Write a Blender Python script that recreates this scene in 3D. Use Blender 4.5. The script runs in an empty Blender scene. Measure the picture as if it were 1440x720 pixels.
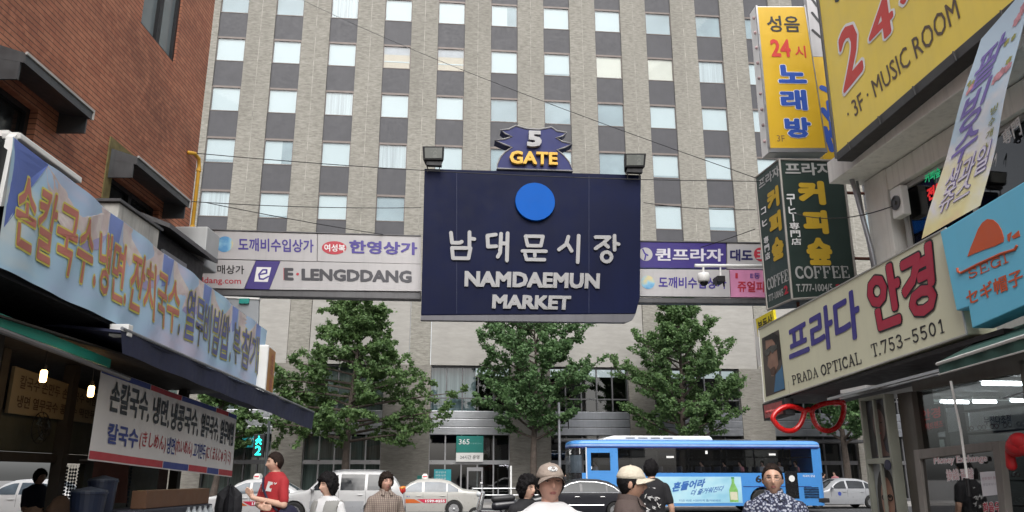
import bpy, math, random
import numpy as np
from mathutils import Vector, Matrix, noise as mnoise
R = math.radians
random.seed(11)
rng = np.random.default_rng(11)
scene = bpy.context.scene
COL = scene.collection

# ---------------------------------------------------------------- camera
CAM_Z = 1.55
FPX = 1117.0                                   # focal length in units of a 1440 px wide picture
PITCH = math.atan(310 / FPX)
cam_d = bpy.data.cameras.new('camera')
cam_d.sensor_width = 36
cam_d.lens = FPX / 1440 * 36
cam_d.clip_start = 0.1
cam_d.clip_end = 600
cam = bpy.data.objects.new('camera', cam_d)
cam.location = (0, 0, CAM_Z)
cam.rotation_euler = (R(90) + PITCH, 0, 0)
COL.objects.link(cam)
scene.camera = cam

# ---------------------------------------------------------------- daylight (bright overcast)
SUN_EL, SUN_AZ = R(48), R(178)                 # high, behind the photographer
world = bpy.data.worlds.new('World')
scene.world = world
world.use_nodes = True
nt = world.node_tree
bg = nt.nodes['Background']
sky = nt.nodes.new('ShaderNodeTexSky')
sky.sky_type = 'NISHITA'
sky.sun_disc = False
sky.sun_elevation = SUN_EL
sky.sun_rotation = SUN_AZ
sky.dust_density = 4.0
hs = nt.nodes.new('ShaderNodeHueSaturation')   # cloud cover: less blue
hs.inputs['Saturation'].default_value = 0.22
nt.links.new(sky.outputs[0], hs.inputs['Color'])
nt.links.new(hs.outputs[0], bg.inputs['Color'])
bg.inputs['Strength'].default_value = 0.15
sun_d = bpy.data.lights.new('sun', 'SUN')
sun_d.energy = 0.75
sun_d.angle = R(50)
sun_d.color = (1.0, 0.97, 0.92)
sun = bpy.data.objects.new('sun', sun_d)
sdir = Vector((math.sin(SUN_AZ) * math.cos(SUN_EL), math.cos(SUN_AZ) * math.cos(SUN_EL), math.sin(SUN_EL)))
sun.rotation_euler = sdir.to_track_quat('Z', 'Y').to_euler()
sun.location = (0, -10, 40)
COL.objects.link(sun)
vs = scene.view_settings
vs.view_transform = 'Standard'
vs.look = 'None'
vs.gamma = 1.0
vs.exposure = 0.84
vs.use_curve_mapping = False
scene.cycles.max_bounces = 8
scene.cycles.transparent_max_bounces = 12

# ---------------------------------------------------------------- survey: photo pixel -> point on a known plane of the place
def V(*a): return Vector(a)
def ray(u, v):
    x = (u - 720) / FPX; y = (360 - v) / FPX
    return Vector((x, math.cos(PITCH) - y * math.sin(PITCH), math.sin(PITCH) + y * math.cos(PITCH)))
C0 = Vector((0, 0, CAM_Z))
YAW = R(5.4); RYAW = R(6.4)
SU = Vector((math.cos(YAW), math.sin(YAW), 0)); NN = Vector((-math.sin(YAW), math.cos(YAW), 0))     # main street: along / across
NR = Vector((math.cos(RYAW), math.sin(RYAW), 0)); DR = Vector((-math.sin(RYAW), math.cos(RYAW), 0)) # right side of the alley
UP = Vector((0, 0, 1))
def onp(u, v, n, d):
    r = ray(u, v); t = (d - n.dot(C0)) / n.dot(r)
    return C0 + r * t
def G(d): return (NN, d)         # plane parallel to the big facade
def RP(D): return (NR, D)        # plane parallel to the right shop fronts
def LP(X): return (Vector((1, 0, 0)), X)
def SP(s, d, z=0.0): return SU * s + NN * d + UP * z
def RPt(a, D, z=0.0): return DR * a + NR * D + UP * z

class Fr:
    """frame: a along ex, b up, c outwards"""
    def __init__(s, o, ex, up=UP):
        s.o = Vector(o); s.ex = Vector(ex).normalized(); s.up = Vector(up); s.en = s.ex.cross(s.up)
    def pt(s, a, b, c=0.0): return s.o + s.ex * a + s.up * b + s.en * c
class Q:
    """quad TL TR BR BL; s left-right 0..1, t bottom-top 0..1, c metres outwards"""
    def __init__(s, tl, tr, br, bl, wave=None):
        s.k = [Vector(p) for p in (tl, tr, br, bl)]
        s.en = (s.k[1] - s.k[0]).cross(s.k[0] - s.k[3]).normalized(); s.wave = wave
    def pt(s, a, b, c=0.0):
        tl, tr, br, bl = s.k
        p = (bl * (1 - a) + br * a) * (1 - b) + (tl * (1 - a) + tr * a) * b
        if s.wave: c = c + s.wave(a, b)
        return p + s.en * c
    def sub(s, a0, a1, b0, b1): return Q(s.pt(a0, b1), s.pt(a1, b1), s.pt(a1, b0), s.pt(a0, b0))
def PQ(plane, tl, tr, br, bl, wave=None): return Q(*[onp(u, v, *plane) for u, v in (tl, tr, br, bl)], wave=wave)
def PR(plane, u0, v0, u1, v1): return PQ(plane, (u0, v0), (u1, v0), (u1, v1), (u0, v1))
WF = Fr((0, 0, 0), (1, 0, 0))
SF = Fr((0, 0, 0), SU)            # street frame: a = s, b = z, c = -d
RF = Fr((0, 0, 0), -DR)           # right wall frame: a = -along, b = z, c = -D
LF = Fr((0, 0, 0), (0, 1, 0))     # left wall frame: a = y, b = z, c = x

# ---------------------------------------------------------------- mesh building
class MB:
    def __init__(s): s.v = []; s.f = []
    def add(s, vs, fs):
        n = len(s.v); s.v += [tuple(p) for p in vs]; s.f += [tuple(i + n for i in f) for f in fs]; return s
    def hexa(s, p): return s.add(p, [(0, 3, 2, 1), (4, 5, 6, 7), (0, 1, 5, 4), (1, 2, 6, 5), (2, 3, 7, 6), (3, 0, 4, 7)])
    def box(s, fr, a0, a1, b0, b1, c0, c1):
        return s.hexa([fr.pt(a, b, c) for c in (c0, c1) for a, b in ((a0, b0), (a1, b0), (a1, b1), (a0, b1))])
    def wbox(s, x0, x1, y0, y1, z0, z1): return s.box(WF, x0, x1, z0, z1, -y1, -y0)
    def quad(s, fr, a0, a1, b0, b1, c=0.0): return s.add([fr.pt(a0, b0, c), fr.pt(a1, b0, c), fr.pt(a1, b1, c), fr.pt(a0, b1, c)], [(0, 1, 2, 3)])
    def grid(s, fr, a0, a1, b0, b1, c, na, nb, fn=None):
        vs = []
        for j in range(nb + 1):
            for i in range(na + 1):
                a = a0 + (a1 - a0) * i / na; b = b0 + (b1 - b0) * j / nb
                vs.append(fr.pt(a, b, c + (fn(a, b) if fn else 0)))
        fs = [(j * (na + 1) + i, j * (na + 1) + i + 1, (j + 1) * (na + 1) + i + 1, (j + 1) * (na + 1) + i) for j in range(nb) for i in range(na)]
        return s.add(vs, fs)
    def prism(s, fr, pts, c0, c1):
        n = len(pts)
        vs = [fr.pt(a, b, c0) for a, b in pts] + [fr.pt(a, b, c1) for a, b in pts]
        fs = [tuple(range(n - 1, -1, -1)), tuple(range(n, 2 * n))] + [(i, (i + 1) % n, (i + 1) % n + n, i + n) for i in range(n)]
        return s.add(vs, fs)
    def prism3(s, pts, nrm, c0, c1):
        n = len(pts); nrm = Vector(nrm)
        vs = [Vector(p) + nrm * c0 for p in pts] + [Vector(p) + nrm * c1 for p in pts]
        fs = [tuple(range(n - 1, -1, -1)), tuple(range(n, 2 * n))] + [(i, (i + 1) % n, (i + 1) % n + n, i + n) for i in range(n)]
        return s.add(vs, fs)
    def tube(s, path, r, n=8, closed=False):
        path = [Vector(p) for p in path]; m = len(path)
        rs = r if isinstance(r, (list, tuple)) else [r] * m
        rings = []; prev = None
        for i, p in enumerate(path):
            if closed: t = path[(i + 1) % m] - path[i - 1]
            else: t = path[min(i + 1, m - 1)] - path[max(i - 1, 0)]
            t.normalize()
            if prev is None:
                x = t.orthogonal().normalized()
            else:
                x = prev - t * prev.dot(t); x.normalize()
            prev = x; y = t.cross(x)
            rings.append([p + (x * math.cos(k * 2 * math.pi / n) + y * math.sin(k * 2 * math.pi / n)) * rs[i] for k in range(n)])
        vs = [q for g in rings for q in g]; fs = []
        for i in range(m if closed else m - 1):
            j = (i + 1) % m
            for k in range(n): fs.append((i * n + k, i * n + (k + 1) % n, j * n + (k + 1) % n, j * n + k))
        if not closed: fs += [tuple(range(n - 1, -1, -1)), tuple(range((m - 1) * n, m * n))]
        return s.add(vs, fs)
    def cap(s, p0, p1, r0, r1, n=14, k=4, flat=None):
        """tapered capsule"""
        p0 = Vector(p0); p1 = Vector(p1); t = (p1 - p0).normalized()
        path = []; rs = []
        for i in range(k):
            a = math.pi / 2 * (1 - i / k) ; path.append(p0 - t * r0 * math.sin(a) ); rs.append(max(r0 * math.cos(a), r0 * .05))
        path.append(p0); rs.append(r0); path.append(p1); rs.append(r1)
        for i in range(1, k + 1):
            a = math.pi / 2 * i / k; path.append(p1 + t * r1 * math.sin(a)); rs.append(max(r1 * math.cos(a), r1 * .05))
        return s.tube(path, rs, n)
    def ell(s, c, r, nu=20, nv=12, rot=None, fn=None):
        c = Vector(c); vs = []; fs = []
        for j in range(1, nv):
            th = math.pi * j / nv
            for i in range(nu):
                ph = 2 * math.pi * i / nu
                d = Vector((math.sin(th) * math.cos(ph), math.sin(th) * math.sin(ph), math.cos(th)))
                p = fn(d) if fn else Vector((d.x * r[0], d.y * r[1], d.z * r[2]))
                if rot: p = rot @ p
                vs.append(c + p)
        for d in (Vector((0, 0, 1)), Vector((0, 0, -1))):
            p = fn(d) if fn else Vector((0, 0, d.z * r[2]))
            if rot: p = rot @ p
            vs.append(c + p)
        for j in range(nv - 2):
            for i in range(nu): fs.append((j * nu + i, (j + 1) * nu + i, (j + 1) * nu + (i + 1) % nu, j * nu + (i + 1) % nu))
        t = len(vs) - 2
        for i in range(nu):
            fs.append((t, i, (i + 1) % nu)); fs.append((t + 1, (nv - 2) * nu + (i + 1) % nu, (nv - 2) * nu + i))
        return s.add(vs, fs)
    def lathe(s, o, ax, prof, n=24):
        """prof: (radius, height along ax)"""
        o = Vector(o); ax = Vector(ax).normalized(); x = ax.orthogonal().normalized(); y = ax.cross(x)
        vs = [o + ax * h + (x * math.cos(2 * math.pi * k / n) + y * math.sin(2 * math.pi * k / n)) * r for r, h in prof for k in range(n)]
        m = len(prof); fs = [(i * n + k, i * n + (k + 1) % n, (i + 1) * n + (k + 1) % n, (i + 1) * n + k) for i in range(m - 1) for k in range(n)]
        fs += [tuple(range(n - 1, -1, -1)), tuple(range((m - 1) * n, m * n))]
        return s.add(vs, fs)
    def loft(s, rings):
        n = len(rings[0]); vs = [p for r in rings for p in r]
        fs = [(i * n + k, i * n + (k + 1) % n, (i + 1) * n + (k + 1) % n, (i + 1) * n + k) for i in range(len(rings) - 1) for k in range(n)]
        fs += [tuple(range(n - 1, -1, -1)), tuple(range((len(rings) - 1) * n, len(rings) * n))]
        return s.add(vs, fs)

WL = {}
def wl(o): return WL[o.name] if o else Vector((0, 0, 0))
def link_mesh(name, me, parent, loc):
    o = bpy.data.objects.new(name, me); COL.objects.link(o)
    if parent: o.parent = parent
    else: o.location = loc
    WL[o.name] = Vector(loc); return o
def obj(name, mb, mat, parent=None, smooth=False, bevel=0.0, mods=None):
    vs = np.array([tuple(p) for p in mb.v], dtype=float)
    if parent: loc = wl(parent)
    else:
        mn = vs.min(0); mx = vs.max(0); loc = Vector(((mn[0] + mx[0]) / 2, (mn[1] + mx[1]) / 2, mn[2]))
    me = bpy.data.meshes.new(name)
    me.from_pydata((vs - np.array(loc)).tolist(), [], mb.f); me.update()
    if smooth: me.polygons.foreach_set('use_smooth', [True] * len(me.polygons))
    me.materials.append(mat)
    o = link_mesh(name, me, parent, loc)
    if bevel:
        b = o.modifiers.new('bevel', 'BEVEL'); b.width = bevel; b.segments = 2; b.limit_method = 'ANGLE'; b.angle_limit = R(40)
    return o
def thing(name, label, cat, loc, group=None):
    o = bpy.data.objects.new(name, None); COL.objects.link(o); o.location = loc; o.empty_display_size = .2
    WL[o.name] = Vector(loc); tag(o, label, cat, group); return o
def tag(o, label=None, cat=None, group=None, kind=None):
    if label: o['label'] = label
    if cat: o['category'] = cat
    if group: o['group'] = group
    if kind: o['kind'] = kind
    return o
def setting(name, mb, mat, **k): return tag(obj(name, mb, mat, **k), kind='structure')

def remesh(mb, voxel, smooth=3):
    me = bpy.data.meshes.new('tmp'); me.from_pydata([tuple(p) for p in mb.v], [], mb.f); me.update()
    o = bpy.data.objects.new('tmp', me); COL.objects.link(o)
    m = o.modifiers.new('r', 'REMESH'); m.mode = 'VOXEL'; m.voxel_size = voxel
    if smooth:
        k = o.modifiers.new('s', 'SMOOTH'); k.factor = .5; k.iterations = smooth
    dg = bpy.context.evaluated_depsgraph_get(); ev = o.evaluated_get(dg)
    m2 = bpy.data.meshes.new_from_object(ev)
    out = MB(); out.v = [tuple(v.co) for v in m2.vertices]; out.f = [tuple(p.vertices) for p in m2.polygons]
    bpy.data.objects.remove(o); bpy.data.meshes.remove(me); bpy.data.meshes.remove(m2)
    return out

# ---------------------------------------------------------------- materials
MATS = {}
def newmat(name):
    m = bpy.data.materials.new(name); m.use_nodes = True
    n = m.node_tree; b = n.nodes['Principled BSDF']; return m, n, b
def nd(n, t, **k):
    x = n.nodes.new(t)
    for a, v in k.items():
        if a in x.inputs.keys(): x.inputs[a].default_value = v
        else: setattr(x, a, v)
    return x
def rgba(c): return (c[0], c[1], c[2], 1)
def mixc(n, fac, a, b, mode='MIX'):
    m = nd(n, 'ShaderNodeMix', data_type='RGBA', blend_type=mode)
    for s, x in ((m.inputs[0], fac), (m.inputs[6], a), (m.inputs[7], b)):
        if hasattr(x, 'is_output'): n.links.new(x, s)
        elif isinstance(x, (int, float)): s.default_value = x
        else: s.default_value = rgba(x)
    return m.outputs[2]
def coords(n, sc=(1, 1, 1), loc=(0, 0, 0), rot=(0, 0, 0)):
    t = nd(n, 'ShaderNodeTexCoord'); mp = nd(n, 'ShaderNodeMapping')
    mp.inputs['Scale'].default_value = sc; mp.inputs['Location'].default_value = loc; mp.inputs['Rotation'].default_value = rot
    n.links.new(t.outputs['Object'], mp.inputs[0]); return mp.outputs[0]
def noise(n, vec, scale, detail=4, rough=.55):
    x = nd(n, 'ShaderNodeTexNoise'); x.inputs['Scale'].default_value = scale; x.inputs['Detail'].default_value = detail; x.inputs['Roughness'].default_value = rough
    n.links.new(vec, x.inputs['Vector']); return x.outputs['Fac']
def ramp(n, fac, stops):
    r = nd(n, 'ShaderNodeValToRGB'); e = r.color_ramp.elements
    while len(e) < len(stops): e.new(.5)
    for k, (p, c) in zip(e, stops): k.position = p; k.color = rgba(c) if not isinstance(c, (int, float)) else (c, c, c, 1)
    n.links.new(fac, r.inputs[0]); return r.outputs[0]
def bump(n, b, h, strength, dist=.01):
    x = nd(n, 'ShaderNodeBump'); x.inputs['Strength'].default_value = strength; x.inputs['Distance'].default_value = dist
    n.links.new(h, x.inputs['Height']); n.links.new(x.outputs[0], b.inputs['Normal'])
def M(name, col, rough=.6, metal=0., var=.12, vs=2.5, bmp=0., bs=60., emit=None, es=1., streak=0., coat=0., spec=.5, crough=.25):
    if name in MATS: return MATS[name]
    m, n, b = newmat(name)
    b.inputs['Roughness'].default_value = rough; b.inputs['Metallic'].default_value = metal
    b.inputs['Specular IOR Level'].default_value = spec
    if coat: b.inputs['Coat Weight'].default_value = coat; b.inputs['Coat Roughness'].default_value = crough
    vec = coords(n); f = noise(n, vec, vs, 5, .6)
    d = tuple(max(0, c * (1 - var)) for c in col); l = tuple(min(1, c * (1 + var)) for c in col)
    c = ramp(n, f, [(.3, d), (.7, l)])
    if streak:                                     # rain streaks of dirt
        v2 = coords(n, (9, 9, .5)); g = noise(n, v2, 1.3, 4, .6)
        c = mixc(n, ramp(n, g, [(.5, 0.), (.75, streak)]), c, tuple(k * .35 for k in col))
    n.links.new(c, b.inputs['Base Color'])
    rr = ramp(n, noise(n, vec, vs * 4, 3), [(.3, max(0, rough - .08)), (.7, min(1, rough + .08))]); n.links.new(rr, b.inputs['Roughness'])
    if bmp: bump(n, b, noise(n, vec, bs, 4), bmp)
    if emit: b.inputs['Emission Color'].default_value = rgba(emit); b.inputs['Emission Strength'].default_value = es
    MATS[name] = m; return m
def glass(name, tint, refl=.5, rough=.02):
    if name in MATS: return MATS[name]
    m, n, b = newmat(name); n.nodes.remove(b); out = n.nodes['Material Output']
    tr = nd(n, 'ShaderNodeBsdfTransparent'); tr.inputs[0].default_value = rgba(tint)
    gl = nd(n, 'ShaderNodeBsdfGlossy'); gl.inputs['Roughness'].default_value = rough
    fr = nd(n, 'ShaderNodeFresnel'); gb = nd(n, 'ShaderNodeNewGeometry'); io = nd(n, 'ShaderNodeMath', operation='MULTIPLY_ADD'); n.links.new(gb.outputs['Backfacing'], io.inputs[0]); io.inputs[1].default_value = .6667 - 1.5; io.inputs[2].default_value = 1.5; n.links.new(io.outputs[0], fr.inputs[0])
    mt = nd(n, 'ShaderNodeMath', operation='MULTIPLY_ADD'); n.links.new(fr.outputs[0], mt.inputs[0]); mt.inputs[1].default_value = 1.0; mt.inputs[2].default_value = refl
    mx = nd(n, 'ShaderNodeMixShader'); n.links.new(mt.outputs[0], mx.inputs[0]); n.links.new(tr.outputs[0], mx.inputs[1]); n.links.new(gl.outputs[0], mx.inputs[2])
    n.links.new(mx.outputs[0], out.inputs[0]); MATS[name] = m; return m
def stone(name, c1, c2, sx, sz, b_=.5):
    """split-face stone laid in thin horizontal courses"""
    m, n, b = newmat(name); b.inputs['Roughness'].default_value = .85
    vec = coords(n, (sx, sx, sz)); f = noise(n, vec, 1.0, 5, .65)
    big = noise(n, coords(n, (.35, .35, .12)), 1.0, 3)
    c = ramp(n, f, [(.28, c1), (.5, tuple((p + q) / 2 for p, q in zip(c1, c2))), (.72, c2)])
    c = mixc(n, ramp(n, big, [(.4, 0.), (.75, .3)]), c, tuple(k * .6 for k in c1))
    n.links.new(c, b.inputs['Base Color']); bump(n, b, f, b_, .03); MATS[name] = m; return m
def brickm(name, axis, c1, c2, mortar, bw, bh):
    """thin tile bricks: dark level joints, faint upright joints, sooty patches"""
    m, n, b = newmat(name); b.inputs['Roughness'].default_value = .7
    t = nd(n, 'ShaderNodeTexCoord'); sp = nd(n, 'ShaderNodeSeparateXYZ'); n.links.new(t.outputs['Object'], sp.inputs[0])
    cb = nd(n, 'ShaderNodeCombineXYZ'); n.links.new(sp.outputs[axis], cb.inputs[0]); n.links.new(sp.outputs[2], cb.inputs[1])
    br = nd(n, 'ShaderNodeTexBrick'); n.links.new(cb.outputs[0], br.inputs['Vector'])
    br.inputs['Color1'].default_value = rgba(c1); br.inputs['Color2'].default_value = rgba(c2); br.inputs['Mortar'].default_value = rgba(tuple(k * .55 for k in c1))
    br.inputs['Scale'].default_value = 1; br.inputs['Brick Width'].default_value = bw; br.inputs['Row Height'].default_value = bh; br.inputs['Mortar Size'].default_value = .004; br.inputs['Bias'].default_value = -.1
    dv = nd(n, 'ShaderNodeMath', operation='DIVIDE'); n.links.new(sp.outputs[2], dv.inputs[0]); dv.inputs[1].default_value = bh
    fr_ = nd(n, 'ShaderNodeMath', operation='FRACT'); n.links.new(dv.outputs[0], fr_.inputs[0])
    ln = ramp(n, fr_.outputs[0], [(0., 1.), (.10, 1.), (.17, 0.), (.9, 0.)])
    vec = coords(n); big = noise(n, coords(n, (.7, .7, 1.1)), .8, 5, .6); fine = noise(n, vec, 7, 3)
    c = mixc(n, ramp(n, big, [(.42, 0.), (.72, .75)]), br.outputs['Color'], tuple(k * .5 for k in c1))
    c = mixc(n, ramp(n, fine, [(.48, 0.), (.72, .5)]), c, tuple(min(1, k * 1.3) for k in c2))
    c = mixc(n, ln, c, mortar)
    n.links.new(c, b.inputs['Base Color']); bump(n, b, ln, -.5, .01); MATS[name] = m; return m
def leafm(name, dark, light):
    m, n, b = newmat(name); b.inputs['Roughness'].default_value = .55
    g = nd(n, 'ShaderNodeNewGeometry'); c = ramp(n, g.outputs['Random Per Island'], [(0., dark), (.6, tuple((p + q) / 2 for p, q in zip(dark, light))), (1., light)])
    n.links.new(c, b.inputs['Base Color']); out = n.nodes['Material Output']
    tl = nd(n, 'ShaderNodeBsdfTranslucent'); n.links.new(c, tl.inputs[0]); mx = nd(n, 'ShaderNodeMixShader'); mx.inputs[0].default_value = .45
    n.links.new(b.outputs[0], mx.inputs[1]); n.links.new(tl.outputs[0], mx.inputs[2]); n.links.new(mx.outputs[0], out.inputs[0]); MATS[name] = m; return m
def printm(name, stops, sc, scale=1.0, rough=.55, rot=(0, 0, 0), detail=3):
    """a printed sheet: soft blotches of several inks"""
    m, n, b = newmat(name); b.inputs['Roughness'].default_value = rough
    f = noise(n, coords(n, sc, (3.1, 1.7, .4), rot), scale, detail, .5)
    n.links.new(ramp(n, f, stops), b.inputs['Base Color']); MATS[name] = m; return m

white_paint = M('white_paint', (.72, .72, .70), .5, var=.06, streak=.25)
black_steel = M('black_steel', (.015, .015, .017), .5, .3)
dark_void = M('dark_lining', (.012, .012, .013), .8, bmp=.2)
grey_metal = M('grey_metal', (.30, .31, .33), .45, .6, streak=.3)
dull_metal = M('dull_metal', (.12, .12, .125), .5, .4, streak=.3)
chrome = M('chrome', (.7, .7, .7), .2, .9)
alu = M('aluminium', (.42, .42, .43), .35, .85, var=.06)

# ---------------------------------------------------------------- lettering
TXT = {}
def text_mesh(body, sp=1.0):
    if (body, sp) in TXT: return TXT[(body, sp)]
    cu = bpy.data.curves.new('t', 'FONT'); cu.body = body; cu.resolution_u = 2; cu.space_character = sp
    o = bpy.data.objects.new('t', cu); COL.objects.link(o)
    dg = bpy.context.evaluated_depsgraph_get(); me = bpy.data.meshes.new_from_object(o.evaluated_get(dg))
    vs = np.array([tuple(v.co) for v in me.vertices]); fs = [tuple(p.vertices) for p in me.polygons]
    bpy.data.objects.remove(o); bpy.data.curves.remove(cu); bpy.data.meshes.remove(me)
    TXT[(body, sp)] = (vs, fs); return vs, fs
def text(parent, body, q, mat, c=.004, bold=.012, raise_=0., shear=0., name='lettering', sp=1.0, grow=0.0):
    """lettering fitted into q; bold thickens the strokes (em) by layering shifted copies"""
    vs, fs = text_mesh(body, sp)
    nd_ = 4 if bold < .03 else 7; mn = vs.min(0) - (bold - grow); mx = vs.max(0) + (bold - grow); mb = MB()
    offs = [(0., 0.)] + (([(bold * x, bold * y) for x, y in ((1, 1), (1, 0), (1, -1), (0, -1), (-1, -1), (-1, 0), (-1, 1), (0, 1))] if raise_ else [(bold * math.cos(k * math.pi / nd_), bold * math.sin(k * math.pi / nd_)) for k in range(2 * nd_)]) if bold > .002 else [])
    edge = {}
    for f in fs:
        for i in range(len(f)): edge[(f[i], f[(i + 1) % len(f)])] = 1
    side0 = [e for e in edge if (e[1], e[0]) not in edge]; lift = .0003 if raise_ == 0 else .0008
    for k, (ox, oy) in enumerate(offs):
        w = (vs + np.array([ox, oy, 0]) - mn) / np.maximum(mx - mn, 1e-6); P = [(x + shear * (y - .5), y) for x, y, _ in w]; n = len(P)
        if raise_ == 0: mb.add([q.pt(a, b, c + lift * k) for a, b in P], fs)
        else:
            base = len(mb.v); mb.add([q.pt(a, b, c + raise_ + lift * k) for a, b in P] + [q.pt(a, b, c) for a, b in P], fs)
            mb.f += [(e[1] + base, e[0] + base, e[0] + base + n, e[1] + base + n) for e in side0]
    return obj(name, mb, mat, parent)
def strokes(parent, lines, q, mat, width, c=.004, raise_=0., name='lettering', aspect=None):
    """brush lettering from polylines; lines in 0..1 of q"""
    if aspect is None: aspect = (q.pt(1, .5) - q.pt(0, .5)).length / (q.pt(.5, 1) - q.pt(.5, 0)).length
    mb = MB(); k = 0
    for ln in lines:
        w = width
        if isinstance(ln, tuple): w = ln[1]; ln = ln[0]
        for (x0, y0), (x1, y1) in zip(ln[:-1], ln[1:]):
            dx = (x1 - x0) * aspect; dy = y1 - y0; L = math.hypot(dx, dy) or 1e-6; ux, uy = dx / L, dy / L; pts = []
            for sgn, (px, py) in ((1, (x1, y1)), (-1, (x0, y0))):
                a0 = math.atan2(uy, ux) + (-math.pi / 2 if sgn > 0 else math.pi / 2)
                for i in range(7):
                    a = a0 + math.pi * i / 6
                    pts.append((px + math.cos(a) * w / 2 / aspect, py + math.sin(a) * w / 2))
            top = c + raise_ + (k % 9) * .0004; k += 1
            mb.prism(q, pts, c - .002 if raise_ == 0 else c, top)
    return obj(name, mb, mat, parent)
# a small slab-serif alphabet: (x0,y0,x1,y1,w) bars and arcs as polylines
def _arc(cx, cy, rx, ry, a0, a1, n=10): return [(cx + rx * math.cos(R(a0 + (a1 - a0) * i / n)), cy + ry * math.sin(R(a0 + (a1 - a0) * i / n))) for i in range(n + 1)]
TK, TN = .17, .08
def _v(x): return ([(x, .03), (x, .97)], TK)
def _s(x, y, h=.16): return ([(x - h, y), (x + h, y)], TN)
SER = {
 'C': [(_arc(.55, .5, .42, .46, 50, 310, 16), TK), ([(.86, .95), (.86, .7)], TN), ([(.86, .05), (.86, .25)], TN)],
 'O': [(_arc(.5, .5, .42, .46, 0, 360, 22), TK)],
 'F': [_v(.22), ([(.1, .97), (.88, .97)], TN), ([(.22, .52), (.62, .52)], TN), ([(.88, .97), (.88, .72)], TN), ([(.62, .64), (.62, .4)], TN), _s(.22, .03)],
 'E': [_v(.22), ([(.1, .97), (.86, .97)], TN), ([(.22, .52), (.62, .52)], TN), ([(.86, .97), (.86, .75)], TN), ([(.62, .64), (.62, .4)], TN), ([(.1, .03), (.9, .03)], TN), ([(.9, .03), (.9, .27)], TN)],
 'P': [_v(.22), ([(.1, .97), (.55, .97)] + _arc(.55, .73, .3, .24, 90, -90) + [(.22, .49)], TN * 1.3), _s(.22, .03)],
 'R': [_v(.22), ([(.1, .97), (.52, .97)] + _arc(.52, .74, .3, .23, 90, -90) + [(.22, .51)], TN * 1.3), _s(.22, .03), ([(.5, .5), (.82, .03)], TK * .9), _s(.84, .03, .1)],
 'A': [([(.14, .03), (.5, .97)], TN), ([(.5, .97), (.84, .03)], TK), ([(.26, .35), (.72, .35)], TN), _s(.14, .03, .12), _s(.84, .03, .12)],
 'D': [_v(.22), ([(.1, .97), (.45, .97)] + _arc(.45, .5, .42, .47, 90, -90, 14) + [(.1, .03)], TN * 1.4)],
 'T': [_v(.5), ([(.08, .97), (.92, .97)], TN), ([(.08, .97), (.08, .74)], TN), ([(.92, .97), (.92, .74)], TN), _s(.5, .03, .18)],
 'I': [_v(.5), _s(.5, .97, .2), _s(.5, .03, .2)],
 'L': [_v(.25), _s(.25, .97), ([(.1, .03), (.9, .03)], TN), ([(.9, .03), (.9, .3)], TN)],
 'S': [(_arc(.5, .74, .34, .23, 30, 270) + _arc(.5, .26, .36, .24, 90, -150), TK * .8), ([(.82, .95), (.82, .7)], TN), ([(.15, .05), (.15, .3)], TN)],
 'G': [(_arc(.5, .5, .4, .46, 50, 330, 16), TK), ([(.86, .95), (.86, .7)], TN), ([(.84, .05), (.84, .45)], TK), _s(.8, .45, .16)],
 '7': [([(.14, .95), (.86, .95), (.45, .03)], TN * 1.6), ([(.14, .95), (.14, .75)], TN)],
 '5': [([(.78, .95), (.26, .95), (.22, .55)] + _arc(.48, .3, .32, .28, 120, -150, 12), TN * 1.6)],
 '3': [(_arc(.48, .73, .3, .23, 150, -90) + _arc(.48, .27, .34, .25, 90, -150), TN * 1.6)],
 '0': [(_arc(.5, .5, .33, .46, 0, 360, 22), TN * 1.7)],
 '1': [([(.3, .8), (.52, .96), (.52, .03)], TN * 1.8), _s(.52, .03, .2)],
 '.': [([(.4, .05), (.5, .05)], .14)], '-': [([(.15, .45), (.85, .45)], TN * 1.2)], ' ': [],
}
def serif(parent, body, q, mat, c=.004, w=.78, asp=.75, weight=1.0, name='lettering'):
    wid = {' ': .5, '.': .35, 'I': .55}
    tot = sum(wid.get(ch, 1.0) for ch in body); x = 0; out = []
    asp = (q.pt(1, .5) - q.pt(0, .5)).length / (q.pt(.5, 1) - q.pt(.5, 0)).length / tot; weight *= min(1.1, asp / .85)
    for ch in body:
        wd = wid.get(ch, 1.0); cell = wd / tot; k = 1 / tot
        for ln, wt in SER[ch]:
            out.append(([((x + cell / 2) + (px - .5) * k * .94, py) for px, py in ln], wt * weight))
        x += cell
    return strokes(parent, out, q, mat, .1, c, 0, name)

# ================================================================ SETTING
asphalt = M('asphalt', (.055, .055, .058), .9, var=.25, vs=1.2, bmp=.4, bs=90)
alley_m = M('alley_concrete', (.16, .155, .15), .85, var=.25, vs=1.0, bmp=.3, bs=60)
paving = M('paving', (.27, .26, .25), .85, var=.2, vs=1.5, bmp=.3)
setting('ground', MB().add([(-300, -300, -.004), (300, -300, -.004), (300, 300, -.004), (-300, 300, -.004)], [(0, 1, 2, 3)]), alley_m)
setting('road', MB().quad(Fr(SP(0, 0, 0), SU, NN), -120, 120, 21, 42.7, .002), asphalt)
setting('pavement', MB().box(SF, -120, 120, -.05, .13, -47.6, -42.95), paving)
setting('kerb', MB().box(SF, -120, 120, -.05, .135, -42.95, -42.7), M('kerb_stone', (.36, .35, .34), .8, var=.15, bmp=.3))
rf = Fr((0, 0, 0), SU, NN)
mk = MB()
for i in range(-14, 15): mk.quad(rf, i * 8 - 1.6, i * 8 + 1.6, 31.9, 32.02, .007)
mk.quad(rf, -110, 110, 27.2, 27.34, .007)
setting('lane_marking', mk, M('road_paint', (.75, .75, .72), .7, var=.15, streak=.2))

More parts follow.
